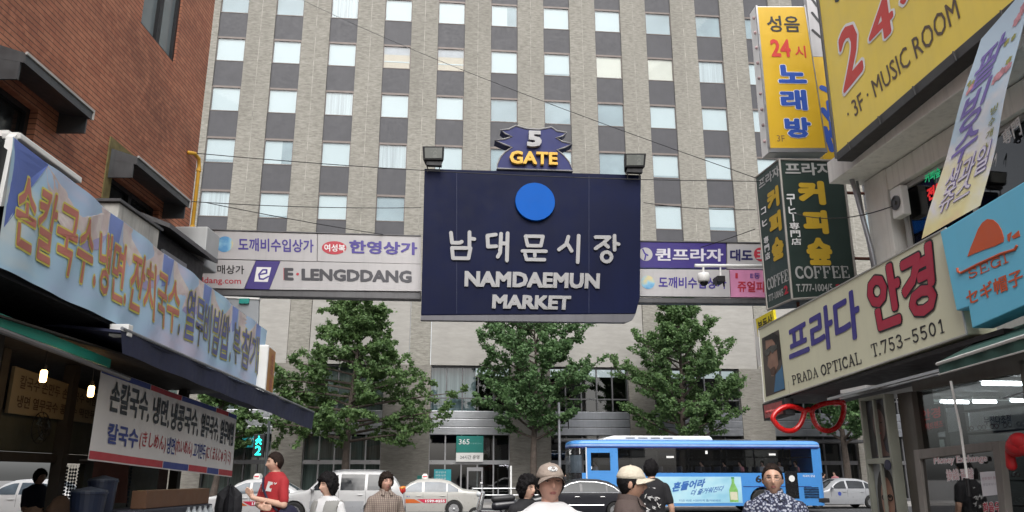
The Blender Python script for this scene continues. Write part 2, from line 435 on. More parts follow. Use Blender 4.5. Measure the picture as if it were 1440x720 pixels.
# ---------------------------------------------------------------- the big office building across the street
st_rough = stone('split_stone', (.165, .155, .132), (.335, .322, .285), 3.2, 12, .6)
st_low = stone('split_stone_low', (.145, .135, .115), (.265, .252, .226), 2.4, 13, .7)
st_smooth = stone('sawn_stone', (.285, .273, .252), (.365, .352, .327), 1.2, 5, .15)
spand = M('spandrel_grey', (.042, .042, .049), .55, var=.12, vs=1.5, streak=.15)
wframe = M('window_bronze', (.13, .11, .10), .5, .4)
pane_m = glass('window_glass', (.93, .965, .97), .0)
pane_dk = glass('dark_glass', (.45, .5, .5), .05)
blind_w = M('white_blind', (.44, .50, .52), .7, var=.02)
blind_c = M('cream_blind', (.51, .50, .44), .7, var=.04)
def curtainm():
    m, n, b = newmat('pleated_curtain'); b.inputs['Roughness'].default_value = .9
    f = noise(n, coords(n, (9, 9, .12)), 1.0, 3); n.links.new(ramp(n, f, [(.3, (.33, .36, .38)), (.6, (.48, .53, .55))]), b.inputs['Base Color']); return m
curt = curtainm()
room_g = M('dim_room', (.26, .32, .35), .8, var=.15, vs=.8)
room_b = M('beige_room', (.42, .36, .28), .8, var=.06)
ceil_g = M('office_ceiling', (.33, .34, .37), .8)

bld = thing('office_building', 'huge stone clad office block with columns of white blinds filling the background across the street', 'building', SP(6, 53))
S0, S1, ZT = -20.0, 33.0, 37.2
NCOL = 13
cen = [-13.68 + 3.5225 * i for i in range(-1, NCOL)]
ZB = [16.68 + 3.485 * k for k in range(6)]
up = MB(); joints = []
prev = S0
for c in cen + [None]:
    e = (c - .89) if c is not None else S1
    up.box(SF, prev, e, 15.6, ZT, -47.62, -47.0)
    if c is not None and c > cen[0]: joints.append((prev + e) / 2)
    prev = (c + .89) if c is not None else None
obj('pier', up, st_rough, bld)
jm = M('mortar_joint', (.31, .298, .265), .9, var=.5, vs=1.6)
for x in joints: obj('mortar_joint', MB().box(SF, x - .018, x + .018, 15.7, ZT - .1, -47.01, -46.997), jm, bld)
obj('core', MB().box(SF, S0, S1, 15.6, ZT, -62, -47.63), dark_void, bld)
rowk = {4: "ggtwwhwwggg", 3: "wwwbbwwcctw", 2: "wwtwwgggwww", 1: "whwtwgwgwww", 0: "twwgwwgwwww", 5: "wgwwtwwgwww"}
for ci, c in enumerate(cen):
    for k, zb in enumerate(ZB):
        zt = zb + 1.66
        j = ci - 1
        kd = rowk[k][j] if 0 <= j < 11 else random.choice('wwwgtw')
        fm = MB()
        for a0, a1, b0, b1 in ((c - .887, c - .84, zb, zt), (c + .84, c + .887, zb, zt), (c - .84, c + .84, zb, zb + .05), (c - .84, c + .84, zt - .05, zt)):
            fm.box(SF, a0, a1, b0, b1, -47.20, -47.08)
        fm.box(SF, c - .887, c + .887, zt + .002, zt + .09, -47.20, -47.09)
        w = obj('window', fm, wframe, bld)
        obj('pane', MB().quad(SF, c - .84, c + .84, zb + .05, zt - .05, -47.12), pane_m, w)
        bm = {'w': blind_w, 'c': blind_c, 't': curt, 'g': room_g, 'b': room_b, 'h': blind_w}[kd]
        lo = zb + .03
        if kd in 'wc' and random.random() < .3: lo = zb + random.uniform(.06, .3)
        hi = zt - .03 if kd != 'b' else zb + 1.05
        x1 = c + .85 if kd != 'h' else c + .2
        obj('blind', MB().quad(SF, c - .85, x1, lo, hi, -47.18), bm, w)
        rb = MB()
        if kd == 'h': rb.quad(SF, x1, c + .85, lo, hi, -47.184)
        if lo > zb + .04: rb.quad(SF, c - .85, c + .85, zb + .02, lo, -47.184)
        if rb.v: obj('room', rb, room_g, w)
        if kd == 'b':
            obj('ceiling', MB().quad(SF, c - .85, c + .85, hi, zt - .03, -47.18), ceil_g, w)
            obj('light_strip', MB().box(SF, c - .85, c + .85, zb + .50, zb + .57, -47.175, -47.16), blind_w, w)
        obj('spandrel_panel', MB().box(SF, c - .888, c + .888, zt + .092, zb + 3.485 - .002, -47.6, -47.1), spand, bld)
for c in cen: obj('spandrel_panel', MB().box(SF, c - .888, c + .888, 15.61, ZB[0] - .002, -47.6, -47.1), spand, bld)
# plain stone storey below the windows: sawn panels between narrow split-face strips
sm = MB(); prev = S0
for i in range(-1, 6):
    p0, p1 = -8.68 + 7.06 * i, -7.46 + 7.06 * i
    sm.box(SF, prev, p0 - .03, 7.88, 15.59, -47.6, -47.04); obj('stone_strip', MB().box(SF, p0, p1, 7.88, 15.595, -47.6, -47.0), st_rough, bld); prev = p1 + .03
sm.box(SF, prev, S1, 7.88, 15.59, -47.6, -47.04)
obj('stone_panel', sm, st_smooth, bld)
# ground and first floors
piers = [(-14.6, -12.9), (-9.18, -7.42), (-3.06, -.33), (4.32, 6.72), (11.46, 13.03), (18.33, 20.3), (25.4, 27.4)]
for a, b in [(S0, -19)] + piers + [(32.2, S1)]: obj('ground_pier', MB().box(SF, a, b, 0, 7.878, -47.9, -46.98), st_low, bld)
obj('interior', MB().box(SF, S0, S1, 0, 7.87, -62, -52), dark_void, bld)
obj('floor_slab', MB().box(SF, S0 + .1, S1 - .1, 3.87, 4.9, -51.9, -47.45), dark_void, bld)
bays = [(-19, -14.6), (-12.9, -9.18), (-7.42, -3.06), (-.33, 4.32), (6.72, 11.46), (13.03, 18.33), (20.3, 25.4), (27.4, 32.2)]
bright_fascia = M('brushed_steel', (.42, .43, .45), .38, .85, var=.08, streak=.12)
dark_fascia = M('grey_steel', (.26, .27, .29), .42, .8, var=.1, streak=.2)
frost = curt
blinds_green = printm('vertical_blinds', [(.35, (.30, .34, .31)), (.6, (.52, .56, .52))], (14, 14, .3), 1.0, .8)
curt_blue = printm('blue_curtain', [(.35, (.22, .30, .33)), (.6, (.55, .64, .68))], (7, 7, .1), 1.0, .9)
for bi, (a, b) in enumerate(bays):
    fs = MB()
    for k in range(3): fs.box(SF, a + .002, b - .002, 3.87 + .46 * k, 3.87 + .46 * k + .435, -47.4, -47.0)
    obj('fascia', fs, bright_fascia if bi < 4 else dark_fascia, bld, bevel=.02)
    # upper strip of glazing
    n = 5; fm = MB(); w_ = (b - a) / n
    for k in range(n + 1):
        x = a + w_ * k; fm.box(SF, max(a + .002, x - .035), min(b - .002, x + .035), 5.28, 7.84, -47.42, -47.25)
    fm.box(SF, a + .003, b - .003, 5.95, 6.02, -47.41, -47.26); fm.box(SF, a + .003, b - .003, 7.76, 7.84, -47.41, -47.26)
    w = obj('window', fm, dull_metal, bld)
    obj('pane', MB().quad(SF, a + .01, b - .01, 5.26, 7.86, -47.36), pane_dk, w)
    if bi in (3,): obj('curtain', MB().quad(SF, a + .01, b - 2.0, 5.26, 7.8, -47.6), curt_blue, w)
    if bi in (0, 1, 2): obj('curtain', MB().quad(SF, a + .01, b - .01, 5.26, 7.8, -47.6), blinds_green, w)
    # ground floor glazing
    fm = MB()
    for k in range(n + 1):
        x = a + w_ * k; fm.box(SF, max(a + .002, x - .04), min(b - .002, x + .04), .13, 3.85, -47.42, -47.22)
    fm.box(SF, a + .003, b - .003, 2.22, 2.45, -47.41, -47.2); fm.box(SF, a + .003, b - .003, .13, .3, -47.41, -47.2)
    w = obj('shop_window', fm, alu if bi in (2, 3) else dull_metal, bld)
    obj('pane', MB().quad(SF, a + .01, b - .01, .13, 3.85, -47.36), pane_dk, w)
    if bi in (1, 2): obj('vertical_blind', MB().quad(SF, a + .01, b - .01, .13, 3.8, -47.7), blinds_green, w)
# roof slab
obj('roof', MB().box(SF, S0, S1, ZT + .002, ZT + .4, -62, -46.9), dull_metal, bld)

teal = M('teal_sign', (.015, .27, .23), .35, var=.05)
teal_d = M('deep_teal', (.01, .20, .17), .4, var=.05)
sign_white = M('sign_white', (.78, .78, .76), .4, var=.03)
txt_white = M('white_letters', (.8, .8, .8), .4, var=.02)
txt_black = M('black_letters', (.018, .018, .02), .45, var=.05)
t = thing('bank_sign', 'teal and white hanging board reading 365 above the bank entrance', 'sign', SP(2, 46.8, 2.3))
obj('upper_panel', MB().box(SF, 1.22, 2.77, 2.86, 3.80, -46.95, -46.85), teal_d, t)
obj('lower_panel', MB().box(SF, 1.22, 2.77, 2.36, 2.857, -46.95, -46.85), sign_white, t)
q = Q(SF.pt(1.36, 3.62, -46.85), SF.pt(1.98, 3.62, -46.85), SF.pt(1.98, 3.32, -46.85), SF.pt(1.36, 3.32, -46.85)); text(t, '365', q, txt_white, bold=.01)
q = Q(SF.pt(2.02, 3.42, -46.85), SF.pt(2.65, 3.42, -46.85), SF.pt(2.65, 3.33, -46.85), SF.pt(2.02, 3.33, -46.85)); text(t, '자동화코너', q, M('pale_teal', (.25, .5, .45), .5), bold=0)
q = Q(SF.pt(1.45, 2.72, -46.85), SF.pt(2.55, 2.72, -46.85), SF.pt(2.55, 2.5, -46.85), SF.pt(1.45, 2.5, -46.85)); text(t, '24시간 운영', q, txt_black, bold=.005)
t = thing('bank_poster', 'bright teal notice standing inside the bank window left of the door', 'poster', SP(.6, 47.5, .9))
qq = PQ(G(47.15), (610, 660), (634, 660), (634, 680), (610, 680)); b_ = MB(); b_.box(Fr(qq.k[3], SU), 0, (qq.k[1] - qq.k[0]).length, 0, (qq.k[0] - qq.k[3]).length, -.03, 0)
obj('board', b_, M('cyan_board', (.03, .36, .42), .4), t)
for k in range(3): text(t, ['창구안내', '09:00-16:00', '평일운영'][k], qq.sub(.1, .7, .72 - .22 * k, .86 - .22 * k), txt_white, bold=0)
t = thing('bank_door', 'aluminium framed glass entrance door under the 365 board', 'door', SP(2.3, 46.9, .13))
d = MB(); d.box(SF, 1.86, 1.95, .13, 2.05, -47.1, -47.0); d.box(SF, 2.68, 2.77, .13, 2.05, -47.1, -47.0); d.box(SF, 1.952, 2.678, 1.85, 2.05, -47.1, -47.0)
obj('frame', d, alu, t); obj('pane', MB().quad(SF, 1.95, 2.68, .13, 1.85, -47.05), pane_dk, t); obj('handle', MB().tube([SF.pt(2.6, .9, -46.97), SF.pt(2.6, 1.5, -46.97)], .02), chrome, t)
t = thing('bank_fascia_sign', 'long teal bank name board at the far left, half hidden by the white menu banner', 'sign', SP(-11, 46.9, 3.1))
obj('board', MB().box(SF, -12.9, -9.75, 3.12, 3.96, -46.95, -46.8), M('teal_board', (.02, .30, .33), .4), t)
q = Q(SF.pt(-11.6, 3.62, -46.8), SF.pt(-10.9, 3.62, -46.8), SF.pt(-10.9, 3.46, -46.8), SF.pt(-11.6, 3.46, -46.8)); text(t, 'Bank', q, txt_white, bold=.005)
q = Q(SF.pt(-10.5, 3.62, -46.8), SF.pt(-9.9, 3.62, -46.8), SF.pt(-9.9, 3.46, -46.8), SF.pt(-10.5, 3.46, -46.8)); text(t, '은행', q, txt_white, bold=.005)
o = obj('wall_plaque', MB().box(SF, -.95, -.62, 1.05, 1.6, -46.97, -46.93), teal_d, bevel=.01); tag(o, 'small teal plaque on the stone pier left of the bank', 'plaque')
# pale canopy between bay D and the right end, behind the bus
o = obj('entrance_canopy', MB().box(SF, 6.9, 18.2, 3.45, 3.62, -46.97, -45.6).box(SF, 20.3, 25.4, 3.45, 3.62, -46.97, -45.6), dull_metal, bevel=.02); tag(o, 'dark flat canopy over the shopfronts behind the blue bus', 'canopy')

# ---------------------------------------------------------------- the rest of the block, mostly outside the picture
def block(label, fr, a0, a1, c0, c1, h, m_):
    t = thing('town_building', label, 'building', fr.pt((a0 + a1) / 2, 0, c1), 'buildings beside and behind the camera')
    obj('wall', MB().box(fr, a0, a1, 0, h, c0, c1), m_, t)
    for k in range(int((a1 - a0) / 3)):
        for z in np.arange(3.6, h - 2, 3.2):
            w = obj('window', MB().box(fr, a0 + 3 * k + .7, a0 + 3 * k + 2.3, z, z + 1.5, c1, c1 + .03), wframe, t); obj('pane', MB().quad(fr, a0 + 3 * k + .78, a0 + 3 * k + 2.22, z + .08, z + 1.42, c1 + .034), M('dusk_pane', (.05, .06, .065), .12), w)
    obj('parapet', MB().box(fr, a0, a1, h + .002, h + .3, c0, c1 + .08), dull_metal, t)
tb1 = M('town_render', (.30, .28, .25), .8, var=.15, streak=.3); tb2 = M('town_brick', (.24, .11, .075), .8, var=.2, streak=.2)
block('brown brick building continuing the left side of the alley behind the camera', Fr((0, 0, 0), (0, 1, 0)), -32, 1.9, -15, -5.9, 12, tb2)
block('grey rendered building continuing the right side of the alley behind the camera', Fr((0, 0, 0), -DR), 1.0, 34, -14, -6.45, 12, tb1)
block('brown brick building on the near side of the street, left of the alley mouth', Fr((0, 0, 0), -SU), 17.5, 62, 14, 22, 14, tb2)
block('grey rendered building on the near side of the street, right of the alley mouth', Fr((0, 0, 0), -SU), -62, -17.5, 13, 21, 14, tb1)

# ---------------------------------------------------------------- street trees
bark = M('bark', (.07, .055, .045), .9, var=.35, vs=6, bmp=.8, bs=25)
lm = [leafm('leaves_a', (.068, .135, .042), (.155, .25, .085)), leafm('leaves_b', (.062, .135, .047), (.145, .25, .098)), leafm('leaves_c', (.068, .135, .045), (.15, .25, .088))]
def tree(label, s, d, h, trunk_h, crown, nbr, lean, leaf, nleaf, seed, style):
    """crown: list of (z, half width along street, half depth); style 'spire' or 'layer'"""
    rs = random.Random(seed); g = np.random.default_rng(seed)
    base = SP(s, d, .12)
    t = thing('street_tree', label, 'tree', base, 'trees along the far pavement')
    r0 = .17 + .008 * h
    tk = MB(); path = []
    for i in range(9):
        f = i / 8; path.append(base + SU * (lean * f + .12 * math.sin(f * 5 + seed)) + NN * (.1 * math.sin(f * 4)) + UP * ((h - .9) * f))
    tk.tube(path, [r0 * (1 - .86 * (i / 8) ** .8) * (1.25 if i == 0 else 1) for i in range(9)], 9)
    obj('trunk', tk, bark, t, smooth=True)
    zs = [c[0] for c in crown]; hw = [c[1] for c in crown]; hd = [c[2] for c in crown]
    lb = MB(); tips = []
    for b in range(nbr):
        f = (b + rs.random() * .8) / nbr
        z0 = trunk_h + (h - trunk_h - .8) * f ** 1.05
        az = b * 2.399 + rs.uniform(-.4, .4)
        ze = z0 + (rs.uniform(.7, 2.0) if style == 'spire' else rs.uniform(.1, 1.3))
        zc = min(max(ze, zs[0]), zs[-1])
        ws = np.interp(zc, zs, hw) * rs.uniform(.70, 1.14); wd = np.interp(zc, zs, hd) * rs.uniform(.72, 1.04)
        k = min(1, max(0, (z0 - .12) / (h - .9))) * 8; i0 = min(7, int(k)); p0 = path[i0].lerp(path[i0 + 1], k - i0)
        ctr = base + SU * lean * .5
        p1 = V(ctr.x, ctr.y, 0) + SU * (ws * math.cos(az)) + NN * (wd * math.sin(az)) + UP * ze
        p1.z = ze
        mid = p0.lerp(p1, .5) + UP * (-.22 if style == 'spire' else .12)
        pts = [p0.lerp(mid, i / 3).lerp(mid.lerp(p1, i / 3), i / 3) for i in range(4)]
        L = (p1 - p0).length
        lb.tube(pts, [r0 * .34 * (1 - f * .5), r0 * .26 * (1 - f * .5), r0 * .16 * (1 - f * .4), .012], 5)
        ntw = 8 if style == 'spire' else 9
        for j in range(ntw):                                        # twigs
            q = .3 + .7 * (j + rs.random()) / ntw
            a = pts[0].lerp(pts[1], q * 3) if q < 1 / 3 else (pts[1].lerp(pts[2], q * 3 - 1) if q < 2 / 3 else pts[2].lerp(pts[3], min(1, q * 3 - 2)))
            dr_ = (p1 - p0).normalized() * rs.uniform(.1, .7) + V(rs.uniform(-1, 1), rs.uniform(-1, 1), rs.uniform(-.45, .75))
            if style == 'spire': dr_ += UP * .35
            dr_.normalize(); e = a + dr_ * rs.uniform(.5, 1.25) * (1.25 - .5 * q) * min(1.3, .35 + L / 3.4)
            lb.tube([a, e], [.018, .006], 3); tips.append((a, e))
    obj('limb', lb, bark, t)
    n = nleaf; idx = g.integers(0, len(tips), n)
    A = np.array([tuple(x[0]) for x in tips]); E = np.array([tuple(x[1]) for x in tips])
    u = g.random(n)[:, None] ** .7
    cx = A[idx] * (1 - u) + E[idx] * u + g.normal(0, 1, (n, 3)) * np.array([.095, .095, .065])
    cx[:, 2] -= .04
    nr_ = g.normal(0, 1, (n, 3)) + np.array([.1, -.65, .75]); nr_ /= np.linalg.norm(nr_, axis=1)[:, None]
    ta = np.cross(nr_, g.normal(0, 1, (n, 3))); ta /= np.linalg.norm(ta, axis=1)[:, None]; tb = np.cross(nr_, ta)
    sz = leaf * (.6 + .8 * g.random(n))[:, None]
    P = np.stack([cx - ta * sz * .5, cx + tb * sz * .42, cx + ta * sz * .5 + nr_ * sz * .12, cx - tb * sz * .42], 1).reshape(-1, 3)
    m = MB(); m.v = [tuple(p) for p in P]; m.f = [(4 * i, 4 * i + 1, 4 * i + 2, 4 * i + 3) for i in range(n)]
    obj('crown', m, lm[seed % 3], t)
    return t
tree('broad spreading green tree left of the market sign, its boughs over the white SUV', -4.6, 43.5, 11.2, 3.3,
     [(3.2, 3.6, 2.4), (4.4, 5.0, 2.8), (6.2, 5.6, 2.8), (7.4, 3.7, 2.4), (8.2, 2.3, 1.8), (9.6, 1.8, 1.5), (11.6, 1.0, .9)], 50, .3, .155, 46000, 3, 'layer')
tree('slim green tree with upward shooting twigs directly under the market sign', 5.4, 43.5, 10.2, 3.4,
     [(3.8, 1.5, 1.3), (5.2, 3.1, 2.3), (7.0, 3.2, 2.4), (8.6, 3.2, 2.0), (10.2, 2.2, 1.3)], 44, -.1, .145, 38000, 4, 'spire')
tree('green tree standing behind the front of the blue bus', 13.4, 43.5, 11.0, 3.0,
     [(3.4, 2.0, 1.7), (5.0, 3.0, 2.4), (7.0, 3.6, 2.5), (9.0, 2.8, 2.0), (11.0, .8, .8)], 46, .2, .145, 42000, 5, 'spire')
tree('green tree at the right, seen through the lenses of the red spectacles sign', 22.6, 43.5, 9.6, 3.2,
     [(3.6, 1.6, 1.5), (5.4, 2.6, 2.2), (7.4, 2.4, 2.0), (9.6, .8, .8)], 30, .2, .18, 16000, 7, 'spire')
tree('low green tree at the far left, peeping out under the dark blue awning', -11.3, 43.8, 6.2, 2.6,
     [(3.2, 1.6, 1.3), (4.2, 2.3, 1.8), (5.4, 1.6, 1.3), (6.2, .6, .6)], 24, .1, .19, 9000, 6, 'layer')

# ---------------------------------------------------------------- street furniture
t = thing('lamp_post', 'thin grey post with a ladder like bracket beside the middle tree', 'post', SP(6.6, 43.0, .13))
obj('pole', MB().tube([SP(6.6, 43.0, .13), SP(6.6, 43.0, 5.4)], .075, 10), grey_metal, t)
lb = MB()
for k in range(3): lb.tube([SP(6.66, 43.0, 4.1 + .3 * k), SP(7.1, 43.0, 4.1 + .3 * k)], .025, 6)
lb.tube([SP(7.1, 43.0, 4.0), SP(7.1, 43.0, 4.9)], .03, 6); obj('bracket', lb, black_steel, t)
rail_m = M('galvanised', (.52, .53, .54), .4, .7)
t = thing('guard_rail', 'grey two bar steel railing along the pavement in front of the bank', 'railing', SP(3.5, 42.9, .13))
r_ = MB()
for z in (.62, .95): r_.tube([SP(2.0, 42.85, z), SP(6.0, 42.85, z)], .03, 8)
obj('rail', r_, rail_m, t)
for k in range(4): obj('rail_post', MB().tube([SP(2.0 + 1.33 * k, 42.85, .13), SP(2.0 + 1.33 * k, 42.85, 1.0)], .035, 8), rail_m, t)
o = obj('bollard_pole', MB().tube([SP(4.0, 42.9, .13), SP(4.0, 42.9, 2.05), SP(4.0, 42.9, 2.1)], [.05, .05, .01], 10), sign_white); tag(o, 'slim white pole by the railing, left of the curly haired woman', 'pole')
t = thing('traffic_signal', 'dark pedestrian signal showing a green figure and the digit 2', 'traffic light', SP(-8.6, 41.0, 0))
obj('pole', MB().tube([SP(-8.2, 41.1, .0), SP(-8.2, 41.1, 4.2)], .07, 10), M('dark_green_pole', (.06, .07, .075), .5, .3), t)
obj('housing', MB().box(SF, -8.85, -8.33, 2.45, 3.55, -41.15, -40.9), black_steel, t, bevel=.02)
glow = M('signal_green', (.0, .5, .42), .5, emit=(.02, .95, .75), es=1.4)
sq = Q(SF.pt(-8.74, 3.0, -40.9), SF.pt(-8.44, 3.0, -40.9), SF.pt(-8.44, 2.55, -40.9), SF.pt(-8.74, 2.55, -40.9)); text(t, '2', sq, glow, bold=.02)
sq = Q(SF.pt(-8.8, 3.48, -40.9), SF.pt(-8.4, 3.48, -40.9), SF.pt(-8.4, 3.05, -40.9), SF.pt(-8.8, 3.05, -40.9))
strokes(t, [[(.5, .9), (.5, .86)], [(.5, .7), (.5, .45)], [(.5, .66), (.2, .45)], [(.5, .66), (.8, .48)], [(.5, .45), (.22, .08)], [(.5, .45), (.8, .08)]], sq, glow, .17, name='walking_figure')
WIRES = []
for (x0, y0, d0, x1, y1, d1, sag) in ((270, 215, 14.0, 1075, 255, 13.6, .25), (262, 283, 13.9, 592, 292, 15.9, .1), (905, 285, 15.8, 1062, 295, 14, .1), (415, -5, 30, 1062, 250, 14, .5), (290, 285, 13.9, 540, 330, 16.3, .05), (985, 348, 15.8, 1062, 322, 14, .02), (1115, 300, 12, 1255, 290, 9.2, .25)):
    p0 = onp(x0, y0, *G(d0)); p1 = onp(x1, y1, *G(d1)); pa = []
    for i in range(13):
        f = i / 12; q = p0.lerp(p1, f); q.z -= sag * 4 * f * (1 - f) * .5; pa.append(q)
    WIRES.append(pa)
wl_labels = ['thin wire crossing the whole alley just above the market sign', 'short wire from the yellow gas pipe to the left edge of the market sign', 'short wire from the right edge of the market sign to the coffee sign', 'long diagonal overhead cable sloping down from the upper left to the coffee sign', 'drooping black wire just above the upper left sign panels', 'short wire above the purple sign panel on the right', 'loose wire hanging across the white building on the right']
for pa, lb_ in zip(WIRES, wl_labels):
    o = obj('overhead_wire', MB().tube(pa, .008, 5), black_steel); tag(o, lb_, 'wire', 'overhead wires')

# ================================================================ THE MARKET GATE SIGN
navy = M('navy_enamel', (.0035, .0068, .033), .5, var=.2, vs=.9, streak=.15, spec=.12)
navy2 = M('crest_blue', (.020, .026, .12), .45, var=.12, spec=.25)
silver = M('silver_letters', (.30, .30, .305), .4, .15, var=.05)
gold = M('gold_letters', (.62, .36, .03), .4, .1, var=.06)
D0 = 16.0
t = thing('market_sign', 'large navy blue hanging signboard with a bright blue disc and raised silver lettering', 'sign', SP(1.95, D0, 4.6))
bq = PQ(G(D0), (597, 237), (901.5, 246), (893, 453), (592, 448))
gp = [(597, 237), (901.5, 246), (900, 418), (894, 441), (592, 443)]
P3 = [onp(u, v, *G(D0)) for u, v in gp][::-1]
obj('board', MB().prism3(P3, -NN, -.16, 0), navy, t, bevel=.01)
P3 = [onp(u, v, *G(D0 + .01)) for u, v in [(592, 443.6), (893.7, 441.6), (890, 449), (880, 453.5), (591.5, 450)]][::-1]
obj('bottom_trim', MB().prism3(P3, -NN, -.16, 0), M('trim_grey', (.13, .13, .145), .5, .3, streak=.2), t)
dc = onp(752, 285, *G(D0)); rr = 29 * dc.y / 1090
obj('disc', MB().lathe(dc - NN * .0, -NN, [(rr * .97, .002), (rr, .02), (rr, .07), (rr * .985, .085)], 48), M('disc_blue', (.006, .10, .44), .5, var=.04, spec=.1), t)
for us in (642, 828): obj('panel_seam', MB().prism3([onp(us + k, v, *G(D0 - .001)) for k, v in ((0, 441), (.5, 441), (.5, 240 + (us - 597) * .03), (0, 240 + (us - 597) * .03))], -NN, -.002, .002), M('seam', (.02, .028, .075), .6), t)
text(t, 'NAMDAEMUN', PQ(G(D0), (653.5, 381.5), (843.5, 385), (842.5, 406.5), (653, 403.5)), silver, c=.002, bold=.042, raise_=.032)
text(t, 'MARKET', PQ(G(D0), (692.5, 414.5), (803, 416.5), (801.5, 436), (691.5, 434)), silver, c=.002, bold=.042, raise_=.032)
def syl(x0, y0, x1, y1, lines, w=.125):
    strokes(t, lines, PQ(G(D0), (x0, y0), (x1, y0 + .5), (x1, y1 + .5), (x0, y1)), silver, w, .002, .035)
syl(632, 326, 668, 366, [[(.06, .95), (.10, .60), (.40, .60), (.48, .64)], [(.78, .98), (.78, .50)], [(.78, .76), (.97, .74)], [(.1, .42), (.14, .06), (.74, .06), (.82, .42), (.1, .42)]])
syl(682, 327, 716, 368, [[(.44, .92), (.10, .88), (.12, .50), (.46, .52)], [(.66, .95), (.62, .3), (.52, .16)], [(.93, .97), (.90, .04)], [(.66, .62), (.90, .62)]])
syl(733, 330, 769, 368, [[(.16, .93), (.24, .58), (.76, .58), (.84, .93), (.16, .93)], [(.04, .38), (.96, .38)], [(.52, .38), (.52, .2)], [(.14, .26), (.2, .07), (.9, .07)]])
syl(783, 330, 816, 370, [[(.48, .92), (.40, .66), (.08, .46)], [(.40, .72), (.62, .42)], [(.92, .96), (.88, .03)]])
syl(835, 330, 870, 370, [[(.06, .90), (.62, .90), (.36, .68), (.06, .50)], [(.38, .70), (.56, .56)], [(.82, .96), (.82, .46)], [(.82, .70), (.98, .66)], ([(.50 + .20 * math.cos(R(a)), .21 + .17 * math.sin(R(a))) for a in range(0, 375, 30)], .12)])
# crest with the gate number
cr = thing('gate_crest', 'small roof shaped navy crest reading 5 GATE, standing on top of the market sign', 'sign', onp(750, 238, *G(D0)))
cp = [(555, 308), (558, 282), (575, 243), (600, 215), (640, 189), (598, 173), (543, 150), (600, 142), (640, 128), (606, 114), (577, 92), (622, 87), (662, 67), (722, 84), (790, 89), (862, 76), (893, 98), (948, 106), (924, 126), (889, 136), (922, 156), (980, 170), (936, 190), (892, 204), (930, 232), (962, 270), (983, 321)]
cpx = [(560 + x / 4, 160 + y / 4) for x, y in cp]
P3 = [onp(u, v, *G(D0 - .02)) for u, v in cpx][::-1]
obj('plate', MB().prism3(P3, -NN, -.3, 0), navy2, cr)
obj('edge_trim', MB().tube([p - NN * .005 for p in P3], .018, 6, closed=True), silver, cr)
text(cr, '5', PQ(G(D0 - .02), (741, 186), (761, 186.5), (761, 208.5), (740.5, 208)), silver, c=.002, bold=.045, raise_=.09)
text(cr, 'GATE', PQ(G(D0 - .02), (716.5, 214), (783.5, 216.5), (783.5, 234), (716, 232)), gold, c=.002, bold=.03, raise_=.09)
for u0, v0, u1, v1, lb_ in ((594, 207, 625, 228, 'black floodlight standing on the left top corner of the market sign'), (877, 217, 908, 238, 'black floodlight standing on the right top corner of the market sign')):
    c_ = onp((u0 + u1) / 2, v1 + 4, *G(D0)); fl = thing('floodlight', lb_, 'floodlight', c_, 'floodlights on the market sign')
    q = PQ(G(D0 - .25), (u0, v0), (u1, v0), (u1 - 1, v1 - 3), (u0 + 1, v1 - 3))
    hb = MB(); hb.hexa([q.pt(0, 0, 0), q.pt(1, 0, 0), q.pt(1, 1, .06), q.pt(0, 1, .06), q.pt(.12, -.1, -.25), q.pt(.88, -.1, -.25), q.pt(.88, .9, -.25), q.pt(.12, .9, -.25)])
    obj('housing', hb, black_steel, fl, bevel=.01)
    k = q.sub(.1, .9, .12, .88); obj('lens', MB().add([k.pt(0, 0, .02), k.pt(1, 0, .02), k.pt(1, 1, .062), k.pt(0, 1, .062)], [(0, 1, 2, 3)]), M('lamp_glass', (.16, .17, .16), .25), fl)
    bk = MB(); bk.box(Fr(q.pt(.15, -.32, -.1), SU), 0, (q.k[1] - q.k[0]).length * .7, 0, .09, -.06, .06)
    for a in (.2, .8): bk.tube([q.pt(a, -.3, -.1), q.pt(a, -.75, -.12)], .012, 6)
    obj('bracket', bk, black_steel, fl)

# overhead sign beams either side
D1 = 16.3
panel_w = M('panel_white', (.46, .45, .455), .4, var=.05, streak=.12)
panel_p = M('panel_purple', (.045, .03, .19), .4, var=.05, streak=.08)
purple = M('purple_letters', (.06, .04, .26), .4, var=.03)
dkgrey = M('charcoal_letters', (.05, .05, .06), .4)
redl = M('red_letters', (.45, .03, .05), .4, var=.04)
pinkp = M('panel_pink', (.62, .25, .42), .4, var=.15, vs=2)
logo_m = printm('globe_print', [(.35, (.10, .30, .55)), (.5, (.25, .50, .66)), (.65, (.62, .55, .30))], (3, 3, 3), 1.2)
def panel(par, u0, v0, u1, v1, u2, v2, u3, v3, mat):
    q = PQ(G(D1), (u0, v0), (u1, v1), (u2, v2), (u3, v3))
    P3 = [q.k[3], q.k[2], q.k[1], q.k[0]]
    return obj('sign_panel', MB().prism3(P3, -NN, -.12, 0), mat, par)
bl = thing('sign_beam', 'steel beam of pale advertising panels on the left of the market sign', 'sign', SP(-2.6, D1, 5.0), 'overhead sign beams')
p = panel(bl, 240, 322.5, 297.5, 324.5, 297.5, 363.5, 240, 362.5, panel_w)
p = panel(bl, 298.5, 324.5, 446, 329, 445.5, 367.5, 298.5, 363.5, panel_w)
lc = onp(316, 343.5, *G(D1)); obj('logo', MB().lathe(lc, -NN, [(.17, .002), (.17, .006)], 32), logo_m, p)
text(p, '도깨비수입상가', PQ(G(D1), (335, 334.5), (441, 337), (441, 355.5), (335, 353)), purple, bold=.026)
p = panel(bl, 447, 329, 592, 332.5, 592, 371, 446.5, 367.5, panel_w)
lc = onp(470, 348.5, *G(D1)); el = MB().prism3([lc + SU * (.255 * math.cos(a * math.pi / 16)) + UP * (.145 * math.sin(a * math.pi / 16)) for a in range(32)], -NN, .001, .005); obj('logo', el, redl, p)
